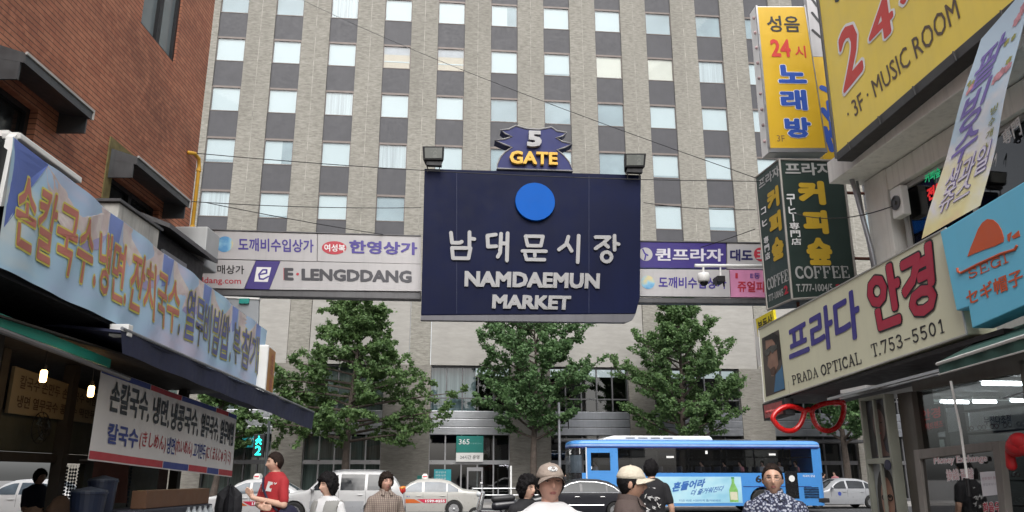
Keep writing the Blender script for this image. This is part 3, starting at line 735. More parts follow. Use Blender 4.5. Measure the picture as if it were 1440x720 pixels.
text(p, '여성복', PQ(G(D1), (456, 343), (485.5, 344), (485.5, 354.5), (456, 353.5)), txt_white, c=.007, bold=.02)
text(p, '한영상가', PQ(G(D1), (491, 337.5), (587, 341), (587, 359), (491, 356.5)), purple, bold=.04)
p = panel(bl, 240, 363.5, 359.5, 366.5, 343, 406, 240, 404, panel_w)
text(p, '가리 도매상가', PQ(G(D1), (262, 371), (343.5, 373.5), (343.5, 386), (262, 384)), txt_black, bold=.02)
text(p, 'lengddang.com', PQ(G(D1), (258, 389), (339, 391), (339, 402), (258, 400)), redl, bold=.01)
p = panel(bl, 360, 366.5, 394, 367.3, 378.5, 407, 344, 406, panel_p)
eq = PQ(G(D1), (361, 375.5), (381.5, 376), (376.5, 396.5), (357.5, 396)); obj('logo', MB().prism3([eq.k[3], eq.k[2], eq.k[1], eq.k[0]], -NN, .001, .004), sign_white, p)
strokes(p, [[(.32, .5), (.8, .6), (.75, .85), (.45, .85), (.22, .5), (.35, .16), (.65, .14), (1.0, .35)]], eq.sub(.05, .95, .05, .95), purple, .12, .006)
p = panel(bl, 394.5, 367.3, 592, 371.5, 592, 409.5, 379, 407, panel_w)
text(p, 'E', PQ(G(D1), (399.5, 376.5), (413, 377), (413, 394.5), (399.5, 394)), dkgrey, bold=.05)
obj('dot', MB().lathe(onp(418.5, 385.5, *G(D1)), -NN, [(.03, .002), (.03, .006)], 16), redl, p)
text(p, 'LENGDDANG', PQ(G(D1), (424, 377.5), (579, 380.5), (579, 398), (424, 394.5)), dkgrey, bold=.05)
obj('red_edge', MB().add([onp(398.6, 376.5, *G(D1 - .003)), onp(399.4, 376.5, *G(D1 - .003)), onp(399.4, 394, *G(D1 - .003)), onp(398.6, 394, *G(D1 - .003))], [(3, 2, 1, 0)]), redl, p)
q = PQ(G(D1), (240, 404.5), (592, 410), (592, 421), (240, 414)); obj('girder', MB().prism3([q.k[3], q.k[2], q.k[1], q.k[0]], -NN, -.25, -.03), dull_metal, bl, bevel=.02)
q = PQ(G(D1), (240, 321), (592, 331.2), (592, 332.3), (240, 322.2)); obj('top_rail', MB().prism3([q.k[3], q.k[2], q.k[1], q.k[0]], -NN, -.14, .02), dull_metal, bl)
br = thing('sign_beam', 'steel beam of purple, white and pink advertising panels on the right of the market sign', 'sign', SP(5.6, D1, 5.0), 'overhead sign beams')
p = panel(br, 880, 340, 1021, 342, 1021.5, 377.5, 880, 376, panel_p)
lc = onp(908, 357.5, *G(D1)); obj('logo', MB().lathe(lc, -NN, [(.15, .002), (.15, .006)], 32), panel_w, p)
strokes(p, [[(.2, .9), (.4, .55), (.7, .4)], [(.5, .45), (.4, .05)]], PQ(G(D1), (901, 349), (915, 349), (915, 366), (901, 366)), purple, .12, .008)
text(p, '퀸프라자', PQ(G(D1), (921.5, 349), (1017, 350), (1017, 368), (921.5, 367)), M('lilac_white', (.62, .60, .66), .4), bold=.03)
p = panel(br, 1022.5, 342.3, 1120, 344, 1120, 379, 1023, 377.7, panel_w)
text(p, '대도', PQ(G(D1), (1026.5, 350.5), (1058.5, 351), (1058.5, 367.5), (1026.5, 367)), M('navy_letters', (.02, .02, .10), .4), bold=.04)
lc = onp(1070, 358, *G(D1)); obj('logo', MB().lathe(lc, -NN, [(.16, .002), (.16, .006)], 32), redl, p)
strokes(p, [[(.15, .85), (.85, .85)], [(.2, .5), (.8, .5)], [(.1, .12), (.9, .12)], [(.5, .9), (.5, .1)]], PQ(G(D1), (1063, 351), (1077, 351), (1077, 365), (1063, 365)), panel_w, .13, .008)
p = panel(br, 880, 378, 1025.5, 379.5, 1027, 417.5, 880, 416, panel_w)
lc = onp(911, 397, *G(D1)); obj('logo', MB().lathe(lc, -NN, [(.15, .002), (.15, .006)], 32), logo_m, p)
text(p, '도깨비수입상가', PQ(G(D1), (926, 389), (1021.5, 390.5), (1021.5, 406.5), (926, 405)), purple, bold=.026)
p = panel(br, 1026.5, 379.5, 1120, 380.5, 1120, 418.5, 1028, 417.6, pinkp)
text(p, 'E동', PQ(G(D1), (1055, 384), (1069, 384.3), (1069, 392), (1055, 391.7)), purple, bold=.01)
text(p, '1', PQ(G(D1), (1034, 384), (1037.5, 384), (1037.5, 391.5), (1034, 391.5)), redl, bold=.02)
text(p, '쥬얼피아', PQ(G(D1), (1037, 395), (1089, 396), (1089, 411.5), (1037, 410.5)), redl, bold=.025)
q = PQ(G(D1), (880, 417.5), (1120, 419.5), (1120, 427.5), (880, 425.5)); obj('girder', MB().prism3([q.k[3], q.k[2], q.k[1], q.k[0]], -NN, -.25, -.03), dull_metal, br, bevel=.02)
q = PQ(G(D1), (880, 338), (1120, 341.7), (1120, 343), (880, 339.3)); obj('top_rail', MB().prism3([q.k[3], q.k[2], q.k[1], q.k[0]], -NN, -.14, .02), dull_metal, br)

# camera arm by the coffee sign
D2 = 15.0
t = thing('surveillance_camera', 'white dome surveillance camera hanging from a white pipe beside the coffee sign', 'camera', onp(1075, 374, *G(D2)))
obj('arm', MB().tube([onp(977, 373.5, *G(D2)), onp(1120, 374.5, *G(D2))], .035, 10), sign_white, t)
obj('stem', MB().tube([onp(989, 374, *G(D2)), onp(989, 384, *G(D2))], .022, 8).tube([onp(1013, 374, *G(D2)), onp(1013, 388, *G(D2))], .018, 8), sign_white, t)
c_ = onp(989, 383, *G(D2)); obj('dome_housing', MB().lathe(c_, -UP, [(.04, 0), (.11, .02), (.125, .08), (.12, .18), (.10, .2)], 20), sign_white, t, smooth=True)
obj('lens', MB().ell(c_ - UP * .2, (.085, .085, .08), 16, 10), M('black_dome', (.01, .01, .012), .1), t, smooth=True)
c_ = onp(1013, 394, *G(D2)); mb = MB(); mb.box(Fr(c_, SU), -.09, .07, -.05, .07, -.2, .1); mb.tube([c_ - SU * .06 + UP * .05, c_ - SU * .1 - UP * .12], .025, 6); mb.tube([c_ + SU * .06, c_ + SU * .07 - UP * .13], .02, 6)
obj('floodlamp', mb, black_steel, t, bevel=.008)

# ================================================================ LEFT SIDE OF THE ALLEY
brick = brickm('red_tile_brick', 1, (.36, .125, .068), (.46, .19, .105), (.05, .028, .022), .23, .072)
brick_x = brickm('red_tile_brick_end', 0, (.36, .125, .068), (.46, .19, .105), (.055, .03, .025), .22, .075)
bb = thing('brick_building', 'tall red brick building rising above the noodle restaurant on the left', 'building', (-9, 9, 0))
X0 = -5.9
def holes(y0, y1, z0, z1, hs):
    """rectangles of a wall left after cutting the openings hs"""
    ys = sorted({y0, y1, *[h[0] for h in hs], *[h[1] for h in hs]}); out = []
    for a, b in zip(ys[:-1], ys[1:]):
        cuts = sorted([(h[2], h[3]) for h in hs if h[0] < b and h[1] > a]); z = z0
        for c0, c1 in cuts:
            if c0 > z: out.append((a, b, z, c0))
            z = max(z, c1)
        if z < z1: out.append((a, b, z, z1))
    return out
H_UP = (11.18, 12.5, 8.5, 10.6); H_1 = (6.3, 9.05, 4.3, 5.95); H_2 = (10.95, 12.6, 4.6, 5.86); H_3 = (7.0, 8.4, 8.3, 10.4)
wb = MB()
for a, b, z0, z1 in holes(2.0, 13.85, 3.25, 15, [H_UP, H_1, H_2]): wb.box(LF, a, b, z0, z1, X0 - .3, X0)
obj('wall', wb, brick, bb)
obj('end_wall', MB().wbox(-16, X0 - .302, 13.55, 13.85, 3.25, 15), brick_x, bb)
obj('roof', MB().wbox(-16, X0 + .1, 2, 13.9, 15.002, 15.2), dull_metal, bb)
obj('core', MB().wbox(-16, -6.6, 2, 13.5, 3.3, 14.95), dark_void, bb)
grey_pane = M('grey_window_pane', (.16, .19, .20), .15, var=.08, vs=.7, coat=.4)
y0, y1, z0, z1 = H_UP
f_ = MB()
for a, b, c, d in ((y0, y0 + .06, z0, z1), (y1 - .06, y1, z0, z1), (11.8, 11.92, z0 + .06, z1 - .06), (y0 + .06, y1 - .06, z0, z0 + .06), (y0 + .06, y1 - .06, z1 - .06, z1)): f_.box(LF, a, b, c, d, X0 - .14, X0 - .04)
w = obj('window', f_, black_steel, bb); obj('pane', MB().quad(LF, y0, y1, z0, z1, X0 - .1), grey_pane, w)
for (y0, y1, z0, z1) in (H_1, H_2):
    f_ = MB()
    for a, b, c, d in ((y0, y0 + .07, z0, z1), (y1 - .07, y1, z0, z1), ((y0 + y1) / 2 - .05, (y0 + y1) / 2 + .05, z0 + .07, z1 - .07), (y0 + .07, y1 - .07, z0, z0 + .07), (y0 + .07, y1 - .07, z1 - .07, z1)): f_.box(LF, a, b, c, d, X0 - .2, X0 - .1)
    w = obj('window', f_, black_steel, bb); obj('pane', MB().quad(LF, y0, y1, z0, z1, X0 - .15), M('black_pane', (.012, .014, .015), .12), w)
moss = M('mossy_brick', (.16, .13, .05), .8, var=.3, vs=8, bmp=.5)
m_ = MB(); m_.box(LF, 10.76, 10.945, 4.4, 6.36, X0, X0 + .02); m_.box(LF, 10.947, 11.9, 6.22, 6.36, X0, X0 + .02); obj('mossy_border', m_, moss, bb)
hoodm = M('grey_hood', (.085, .09, .095), .45, .4, var=.2, streak=.3)
hedge = M('hood_edge', (.42, .41, .39), .6, var=.2)
def hood(y0, y1, zt, dp, par, lb_):
    h = thing('window_hood', lb_, 'canopy', (X0, (y0 + y1) / 2, zt - .3), 'window hoods on the brick building')
    P = [(X0 + .002, zt + .12), (X0 + dp, zt - .02), (X0 + dp, zt - .14), (X0 + .002, zt - .06)]
    mb = MB(); n = 4; vs = [V(x, y, z) for y in (y0, y1) for x, z in P]
    mb.add(vs, [(0, 1, 2, 3), (7, 6, 5, 4), (0, 4, 5, 1), (1, 5, 6, 2), (2, 6, 7, 3), (3, 7, 4, 0)]); obj('hood', mb, hoodm, h)
    e = MB(); e.box(LF, y0 - .003, y1 + .003, zt - .035, zt - .003, X0 + dp - .005, X0 + dp + .02); e.wbox(X0 + dp - .02, X0 + dp + .021, y1 + .003, y1 + .02, zt - .14, zt); obj('edge', e, hedge, h)
    for ya in (y0 + .002, y1 - .03): obj('side_plate', MB().wbox(X0 + .003, X0 + dp - .05, ya, ya + .028, zt - .34, zt - .062), hoodm, h)
hood(8.02, 9.5, 6.17, .42, bb, 'long dark grey window hood nearest the camera, above the start of the noodle banner')
hood(10.82, 12.75, 6.08, .42, bb, 'short dark grey hood over the window near the corner of the brick building')
t = thing('condenser_cabinet', 'rust stained off white cabinet on the brick wall under the far window hood', 'cabinet', (-5.5, 10.6, 4.3))
obj('cabinet', MB().wbox(-5.88, -5.2, 9.95, 11.2, 4.2, 5.05), M('rusty_white', (.45, .44, .41), .6, var=.3, vs=2, streak=.6), t, bevel=.02)
obj('lid', MB().wbox(-5.88, -5.17, 9.9, 11.25, 5.052, 5.09), dull_metal, t)
t = thing('lean_to_roof', 'small dark lean-to roof stepping down beside the rusty cabinet', 'canopy', (-5.5, 12, 4.3))
mb = MB(); mb.hexa([V(-5.88, 11.3, 5.42), V(-5.1, 11.3, 5.12), V(-5.1, 13.3, 5.1), V(-5.88, 13.3, 5.4), V(-5.88, 11.3, 5.49), V(-5.1, 11.3, 5.19), V(-5.1, 13.3, 5.17), V(-5.88, 13.3, 5.47)]); obj('roof', mb, dull_metal, t)
obj('box', MB().wbox(-5.87, -5.3, 11.4, 13.2, 4.2, 5.1), black_steel, t)
obj('panel', MB().wbox(-5.29, -5.25, 11.5, 12.4, 4.2, 4.85), grey_metal, t)
gasm = M('gas_yellow', (.60, .33, .03), .45, var=.12)
t = thing('gas_pipe', 'yellow gas pipe at the corner of the brick building', 'pipe', (-5.83, 13.6, 4.6))
obj('pipe', MB().tube([V(-5.86, 13.35, 7.2), V(-5.8, 13.5, 7.24), V(-5.78, 13.65, 7.2), V(-5.78, 13.7, 7.05), V(-5.78, 13.7, 4.6)], .034, 10), gasm, t, smooth=True)
mb = MB()
for z in (7.0, 5.9, 5.3): mb.tube([V(-5.78, 13.7, z - .03), V(-5.78, 13.7, z + .03)], .045, 10)
obj('coupling', mb, gasm, t)
o = obj('meter_box', MB().wbox(-5.87, -5.3, 13.2, 13.8, 5.05, 5.75), M('meter_grey', (.45, .46, .46), .5, var=.08), bevel=.02); tag(o, 'pale grey meter box by the yellow gas pipe', 'meter box')

# --- the noodle restaurant front: sign box, banner, awning
XB = -4.6
rest = thing('restaurant_front', 'dark open fronted noodle restaurant under the long blue banner', 'building', (-5.4, 10, 0))
sb = MB(); sb.hexa([V(X0 + .01, 3, 3.35), V(XB - .06, 3, 3.45), V(XB - .06, 14.7, 3.05), V(X0 + .01, 14.7, 3.0), V(X0 + .01, 3, 4.5), V(XB - .06, 3, 4.62), V(XB - .06, 14.7, 4.12), V(X0 + .01, 14.7, 4.1)])
obj('sign_box', sb, black_steel, rest)
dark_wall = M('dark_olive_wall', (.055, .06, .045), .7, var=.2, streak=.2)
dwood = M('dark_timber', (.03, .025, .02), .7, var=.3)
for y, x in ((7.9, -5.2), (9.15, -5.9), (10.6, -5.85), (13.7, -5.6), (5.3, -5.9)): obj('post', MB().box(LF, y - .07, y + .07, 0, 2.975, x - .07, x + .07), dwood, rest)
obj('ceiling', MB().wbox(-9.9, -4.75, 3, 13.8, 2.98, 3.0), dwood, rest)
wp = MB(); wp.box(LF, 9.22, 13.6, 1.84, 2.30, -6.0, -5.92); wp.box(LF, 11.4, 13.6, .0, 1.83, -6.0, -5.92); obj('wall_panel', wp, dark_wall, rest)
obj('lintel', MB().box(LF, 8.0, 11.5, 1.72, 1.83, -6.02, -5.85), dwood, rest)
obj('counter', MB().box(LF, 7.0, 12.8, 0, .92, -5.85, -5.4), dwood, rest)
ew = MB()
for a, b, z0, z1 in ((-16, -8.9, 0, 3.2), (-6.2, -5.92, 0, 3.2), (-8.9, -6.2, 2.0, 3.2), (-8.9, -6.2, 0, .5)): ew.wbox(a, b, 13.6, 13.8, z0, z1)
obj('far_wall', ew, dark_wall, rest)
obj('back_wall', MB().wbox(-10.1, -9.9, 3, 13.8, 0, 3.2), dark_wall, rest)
gm = M('scaffold_tube', (.22, .22, .22), .45, .6)
obj('awning_tube', MB().tube([V(-4.75, 5.5, 2.95), V(-4.75, 9.9, 2.72)], .03, 8), gm, rest)
t = obj('teal_valance', MB().hexa([V(-4.85, 5.4, 3.0), V(-4.80, 5.4, 3.0), V(-4.80, 9.5, 2.80), V(-4.85, 9.5, 2.80), V(-4.85, 5.4, 3.14), V(-4.80, 5.4, 3.14), V(-4.80, 9.5, 2.9), V(-4.85, 9.5, 2.9)]), M('teal_cloth', (.02, .30, .22), .6), rest)

wav = lambda a, b: .016 * math.sin(a * 34 + b * 3) + .008 * math.sin(a * 71 - b * 5) + .012 * b * math.sin(a * 13)
bq = PQ(LP(XB), (17, 192), (376, 465), (369, 554), (-6, 374), wave=wav)
ban_m = printm('banner_print', [(.30, (.58, .56, .70)), (.42, (.42, .55, .74)), (.55, (.40, .60, .75)), (.66, (.62, .69, .70)), (.8, (.72, .64, .58))], (1, .55, 1.6), .9, rot=(R(35), 0, 0))
t = thing('noodle_banner', 'long blue printed banner with yellow edged red Korean lettering and food pictures on the left', 'banner', (XB, 10.5, 3.1))
obj('cloth', MB().grid(bq, 0, 1, 0, 1, 0, 120, 12), ban_m, t, smooth=True)
blue_i = M('banner_blue', (.12, .18, .50), .5, var=.1); food = printm('food_print', [(.3, (.56, .47, .44)), (.45, (.62, .52, .52)), (.58, (.68, .62, .58)), (.72, (.58, .47, .50))], (4, 4, 4), 1.2)
def bpoly(pts, mat, c, name):
    mb = MB(); n = len(pts); cx = sum(p[0] for p in pts) / n; cy = sum(p[1] for p in pts) / n
    vs = []
    for k in range(6):
        f = k / 5
        for px, py in pts: vs.append(bq.pt(cx + (px - cx) * f, cy + (py - cy) * f, c))
    fs = [(k * n + i, k * n + (i + 1) % n, (k + 1) * n + (i + 1) % n, (k + 1) * n + i) for k in range(5) for i in range(n)]
    obj(name, mb.add(vs, fs), mat, t)
soft = M('banner_soft_blue', (.20, .27, .58), .5, var=.12); lil_b = M('banner_lilac', (.40, .36, .60), .5)
bpoly([(0.003, .995), (.075, .995), (.045, .70), (.02, .45), (.004, .30)], blue_i, .002, 'printed_patch')
for x, w_ in ((.07, .17), (.275, .15), (.46, .14), (.635, .13), (.80, .12)):
    bpoly([(x, .995), (x + w_, .995), (x + w_ * .97, .80), (x + w_ * .82, .60), (x + w_ * .6, .50), (x + w_ * .36, .52), (x + w_ * .16, .66), (x + w_ * .05, .82)], food, .002, 'bowl_picture')
    bpoly([(x + w_ * .34, .50), (x + w_ * .6, .475), (x + w_ * .84, .58), (x + w_ * .98, .78), (x + w_ * .86, .66), (x + w_ * .62, .545), (x + w_ * .40, .56)], lil_b, .0035, 'printed_rim')
    bpoly([(x + w_, .995), (x + w_ + .035, .995), (x + w_ + .03, .70), (x + w_ * .98, .62), (x + w_ * .99, .80)], soft, .0025, 'printed_patch')
yel = M('yellow_outline', (.66, .60, .12), .5); redb = M('brick_red_letters', (.50, .18, .14), .5); olive = M('olive_outline', (.46, .45, .10), .5); bluep = M('violet_letters', (.12, .13, .30), .5)
for body, a0, a1, b0, b1, m1, m2 in (('손칼국수', .02, .197, .20, .80, redb, yel), ('.', .201, .207, .22, .32, redb, yel), ('냉면', .213, .296, .20, .79, redb, yel), ('.', .300, .306, .22, .32, redb, yel), ('잔치국수', .313, .497, .20, .80, redb, yel), ('.', .503, .509, .22, .32, bluep, olive), ('열무비빔밥', .522, .747, .20, .80, bluep, olive), ('.', .753, .760, .22, .32, bluep, olive), ('부침개', .775, .945, .24, .80, bluep, olive)):
    q = bq.sub(a0, a1, b0, b1); q2 = Q(q.k[0], q.k[1], q.k[2], q.k[3])
    # follow the cloth: text is laid in banner coordinates
    class S:
        wave = None
        def __init__(s, a0, a1, b0, b1): s.r = (a0, a1, b0, b1)
        def pt(s, a, b, c=0.): return bq.pt(s.r[0] + (s.r[1] - s.r[0]) * a, s.r[2] + (s.r[3] - s.r[2]) * b, c)
    text(t, body, S(a0, a1, b0, b1), m2, c=.006, bold=.042, grow=.028)
    text(t, body, S(a0, a1, b0, b1), m1, c=.010, bold=.014)
t2 = thing('banner_frame', 'white lamp trough frame along the top of the near end of the blue banner', 'frame', (XB, 7.5, 4.6))
f_ = MB(); q = PQ(LP(XB - .05), (20, 186), (108, 250), (107, 258), (20, 195)); f_.prism3([q.k[3], q.k[2], q.k[1], q.k[0]], (1, 0, 0), -.12, .06); obj('trough', f_, sign_white, t2, bevel=.01)
q = PQ(LP(XB - .05), (16, 192), (22, 186), (2, 290), (-4, 290)); obj('upright', MB().prism3([q.k[3], q.k[2], q.k[1], q.k[0]], (1, 0, 0), -.05, .03), sign_white, t2)
obj('bar', MB().wbox(-6.4, XB - .18, 6.95, 7.0, 4.66, 4.72), sign_white, t2)
navyc = M('navy_canvas', (.018, .022, .055), .75, var=.2, streak=.25)
t = thing('awning', 'dark navy canvas awning running below the blue banner towards the street', 'awning', (-4.5, 13.5, 2.6))
q = PQ(LP(-4.42), (170, 464), (441, 581), (438, 604), (172, 497), wave=lambda a, b: .015 * math.sin(a * 40))
obj('valance', MB().grid(q, 0, 1, 0, 1, 0, 60, 4), navyc, t, smooth=True)
a_, b_ = q.k[0], q.k[1]
obj('canopy_top', MB().hexa([a_ - UP * .03, b_ - UP * .03, V(X0, b_.y, b_.z + .1), V(X0, a_.y, a_.z + .1), a_, b_, V(X0, b_.y, b_.z + .14), V(X0, a_.y, a_.z + .14)]), navyc, t)
obj('front_bar', MB().tube([a_ + V(.01, 0, .02), b_ + V(.01, 0, .02)], .02, 8), grey_metal, t)
o = obj('bracket_block', MB().wbox(-4.62, -4.4, 9.0, 9.12, 3.1, 3.24), sign_white, bevel=.01); tag(o, 'small white end block at the near end of the navy awning', 'bracket')
# white menu banner
wv = lambda a, b: .012 * math.sin(a * 9 + 1) + .006 * math.sin(a * 21 + b * 2)
mq = PQ(LP(-5.0), (141, 515), (334, 584), (326, 671), (122, 647), wave=wv)
t = thing('menu_banner', 'white cloth menu banner with black, blue and red writing hanging under the awning', 'banner', (-5.0, 12.1, 1.6))
wc = M('white_cloth', (.66, .64, .62), .7, var=.05)
obj('cloth', MB().grid(mq, 0, 1, 0, 1, 0, 40, 8), wc, t, smooth=True)
rst = M('stripe_red', (.42, .04, .05), .6); bst = M('stripe_blue', (.04, .06, .24), .6)
for a0, a1, top, m_ in ((0, .42, 0, rst), (.42, .6, 0, bst), (.6, .75, 0, rst), (.75, .86, 0, bst), (.86, 1, 0, rst), (0, .28, 1, bst), (.28, .5, 1, rst), (.5, .78, 1, bst), (.78, .9, 1, rst), (.9, 1, 1, bst)):
    b0, b1 = (.015, .10) if not top else (.93, .995)
    obj('stripe', MB().grid(mq, a0 + .002, a1 - .002, b0, b1, .004, 8, 1), m_, t)
class S2:
    def __init__(s, q, a0, a1, b0, b1): s.q = q; s.r = (a0, a1, b0, b1)
    def pt(s, a, b, c=0.): return s.q.pt(s.r[0] + (s.r[1] - s.r[0]) * a, s.r[2] + (s.r[3] - s.r[2]) * b, c)
for body, a0, a1, b0, b1, m_, bo in (('손칼국수,', .06, .29, .53, .90, txt_black, .03), ('냉면,', .31, .43, .52, .88, txt_black, .03), ('냉콩국수,', .44, .64, .50, .88, txt_black, .03), ('열무국수,', .66, .82, .50, .86, txt_black, .03), ('열무비빔', .835, .975, .48, .86, txt_black, .03),
                            ('칼국수', .07, .245, .20, .43, bst, .03), ('(きしめん)', .255, .425, .20, .42, rst, .01), ('냉면', .435, .49, .20, .42, bst, .02), ('(れいめん)', .495, .61, .20, .42, rst, .01), ('고기만두', .62, .72, .20, .42, bst, .02), ('(にくまんじゅう) ミ)', .725, .965, .18, .41, rst, .008)):
    text(t, body, S2(mq, a0, a1, b0, b1), m_, c=.005, bold=bo)
# box sign at the banner's end
t = thing('light_box_sign', 'slim white lightbox sign with an orange face at the far end of the blue banner', 'sign', SP(-3.1, 14.8, 2.95))
mb = MB(); mb.box(SF, -3.24, -3.05, 2.98, 3.86, -15.4, -14.7); obj('box', mb, sign_white, t, bevel=.03)
obj('face', MB().quad(Fr(SP(-3.046, 14.75, 0), NN), .0, .6, 3.02, 3.82, 0), M('orange_face', (.55, .26, .08), .4, var=.2, vs=3), t)
q = Q(SP(-3.042, 14.95, 3.75), SP(-3.042, 15.2, 3.75), SP(-3.042, 15.2, 3.08), SP(-3.042, 14.95, 3.08)); text(t, '수', q.sub(0, 1, .68, 1), redb, bold=.03); text(t, '국', q.sub(0, 1, .34, .66), redb, bold=.03); text(t, '칼', q.sub(0, 1, 0, .32), redb, bold=.03)
t = thing('grey_service_panel', 'plain grey metal panel with a teal clip, behind the top of the blue banner', 'panel', SP(-4.4, 15.6, 4.2))
q = PQ(G(15.6), (300, 418), (364, 421), (362, 490), (300, 490)); obj('plate', MB().prism3([q.k[3], q.k[2], q.k[1], q.k[0]], -NN, -.1, 0), M('mid_grey_panel', (.30, .32, .34), .5, var=.08), t)
q = PQ(G(15.6), (300, 416), (365, 419), (365, 421.5), (300, 418.5)); obj('top_edge', MB().prism3([q.k[3], q.k[2], q.k[1], q.k[0]], -NN, -.12, .02), sign_white, t)
q = PQ(G(15.57), (337, 420), (351, 420), (350, 427), (336, 427)); obj('clip', MB().prism3([q.k[3], q.k[2], q.k[1], q.k[0]], -NN, -.02, .02), teal, t)

# --- inside the restaurant
wood_y = M('menu_board_cream', (.20, .17, .11), .6, var=.12)
t = thing('menu_board', 'dim cream menu board with dark Korean writing on the restaurant wall', 'sign', (-5.85, 10.4, 2.2))
q = Q(V(-5.84, 9.35, 2.80), V(-5.84, 11.5, 2.66), V(-5.84, 11.5, 2.26), V(-5.84, 9.35, 2.26)); obj('board', MB().prism3([q.k[3], q.k[2], q.k[1], q.k[0]], (1, 0, 0), -.04, 0), wood_y, t)
text(t, '칼국수 손만두 손칼국수 비빔밥', q.sub(.06, .97, .56, .86), M('brown_letters', (.05, .03, .02), .6), bold=.02)
text(t, '냉면 열무국수 콩국수 떡만두국', q.sub(.06, .97, .14, .42), MATS['brown_letters'], bold=.02)
lampm = M('lamp_glow', (.9, .6, .3), .5, emit=(1., .60, .24), es=5)
for i, (y, x, z, lb_) in enumerate(((8.85, -5.2, 2.62, 'glowing warm tube lamp, the nearer of the two inside the restaurant'), (9.9, -5.2, 2.56, 'glowing warm tube lamp beside the left edge of the white menu banner'))):
    t = thing('pendant_lamp', lb_, 'lamp', (x, y, z), 'lamps in the restaurant')
    obj('tube', MB().lathe((x, y, z - .065), (0, 0, 1), [(.026, 0), (.036, .015), (.036, .12), (.026, .135)], 14), lampm, t)
    obj('socket', MB().tube([V(x, y, z + .072), V(x, y, z + .13)], .022, 10).tube([V(x, y, z + .12), V(x, y, 2.98)], .005, 5), black_steel, t)
    ld = bpy.data.lights.new('lamp', 'POINT'); ld.energy = .6; ld.color = (1, .65, .35); ld.shadow_soft_size = .05; lo_ = bpy.data.objects.new('lamp_light', ld); COL.objects.link(lo_); lo_.parent = t; lo_.location = (.12, 0, -.02)
t = thing('wall_fan', 'dark wall fan above the restaurant opening', 'fan', (-5.8, 9.95, 1.95))
fr_ = Fr(V(-5.75, 9.9, 2.12), (0, 1, 0)); mb = MB()
for r_ in (.19, .13, .06): mb.tube([fr_.pt(r_ * math.cos(a * math.pi / 12), r_ * math.sin(a * math.pi / 12), .05 if r_ < .15 else 0) for a in range(24)], .006, 5, closed=True)
for a in range(12): mb.tube([fr_.pt(.02, 0, .06), fr_.pt(.19 * math.cos(a * math.pi / 6), .19 * math.sin(a * math.pi / 6), 0)], .004, 4)
obj('cage', mb, black_steel, t); mb = MB()
for k in range(3):
    a = k * 2.094; mb.prism(fr_, [(.02 * math.cos(a), .02 * math.sin(a)), (.15 * math.cos(a + .1), .15 * math.sin(a + .1)), (.15 * math.cos(a + .8), .15 * math.sin(a + .8))], .02, .026)
obj('blade', mb, M('fan_blade', (.06, .08, .09), .4), t)
t = thing('bead_curtain', 'glittering bluish bead curtain hanging in the restaurant opening', 'curtain', (-6.6, 12.8, .7))
for k in range(24):
    x = -6.95 + .045 * k; y = 12.6 + .09 * (k % 3); mb = MB(); mb.tube([V(x, y, .7), V(x, y, 1.72)], .003, 4)
    for z_ in np.arange(.75, 1.7, .05): mb.ell((x, y, z_ + .02 * (k % 2)), (.021, .018, .022), 6, 4)
    obj('strand', mb, M('glass_bead', (.012, .026, .045), .4, var=.95, vs=22), t)
card = M('cardboard', (.13, .065, .035), .8, var=.12)
t = thing('cardboard_box', 'long brown cardboard box on the stacked goods under the menu banner', 'box', (-4.8, 12, 1.17))
obj('carton', MB().wbox(-5.0, -4.8, 10.9, 13.15, 1.14, 1.37), card, t, bevel=.008); obj('tape', MB().wbox(-4.93, -4.87, 10.895, 13.155, 1.366, 1.373), M('tape', (.30, .2, .1), .4), t)
t = thing('goods_stack', 'dark wrapped crates stacked under the menu banner', 'crate', (-5.05, 11.9, 0))
for z in (0, .38, .76): obj('crate', MB().wbox(-5.35, -4.75, 10.5, 13.2, z, z + .375), M('dark_crate', (.03, .032, .045), .6, var=.3), t, bevel=.02)
t = thing('plastic_bottles', 'row of clear wrapped bottles on top of the crates under the cardboard box', 'bottles', (-4.78, 12.9, .9))
mb = MB()
for k in range(5): mb.lathe((-4.7, 12.1 + .22 * k, .82), (0, 0, 1), [(.05, 0), (.055, .02), (.055, .2), (.02, .27), (.02, .3)], 12)
obj('bottle_pack', mb, M('clear_plastic', (.35, .38, .4), .2), t); obj('shelf', MB().wbox(-4.745, -4.6, 11.9, 13.2, .78, .815), dwood, t)
t = thing('draped_umbrella', 'folded black umbrella standing upright by the cardboard box', 'umbrella', (-4.75, 13.95, 0))
mb = MB(); rg_ = []
for z, r_ in ((.55, .10), (.8, .17), (1.05, .19), (1.22, .17), (1.3, .10), (1.36, .03)):
    rg_.append([V(-4.75 + r_ * (1 + .22 * math.cos(5 * k * math.pi / 10)) * math.cos(k * math.pi / 10), 13.95 + r_ * (1 + .22 * math.cos(5 * k * math.pi / 10)) * math.sin(k * math.pi / 10), z + (.05 * math.cos(5 * k * math.pi / 10) if z > 1.1 else 0)) for k in range(20)])
obj('canopy', mb.loft(rg_), M('black_cloth', (.012, .012, .016), .7), t); obj('pole', MB().tube([V(-4.75, 13.95, 0), V(-4.75, 13.95, 1.43)], .014, 8), black_steel, t)
mb = MB()
for k in range(7): mb.ell((-5.0 + .03 * (k % 3), 9.25 + .13 * k, 1.0 + .03 * (k % 2)), (.09, .085, .07), 12, 8)
o = obj('dough_loaf', mb, M('dough', (.50, .40, .30), .7), smooth=True); tag(o, 'pale lumps of dough on the restaurant counter under the menu banner', 'food')
o = obj('display_table', MB().wbox(-5.3, -4.75, 8.9, 10.45, .0, .93), dwood, bevel=.01); tag(o, 'dark display table in front of the noodle restaurant', 'table')

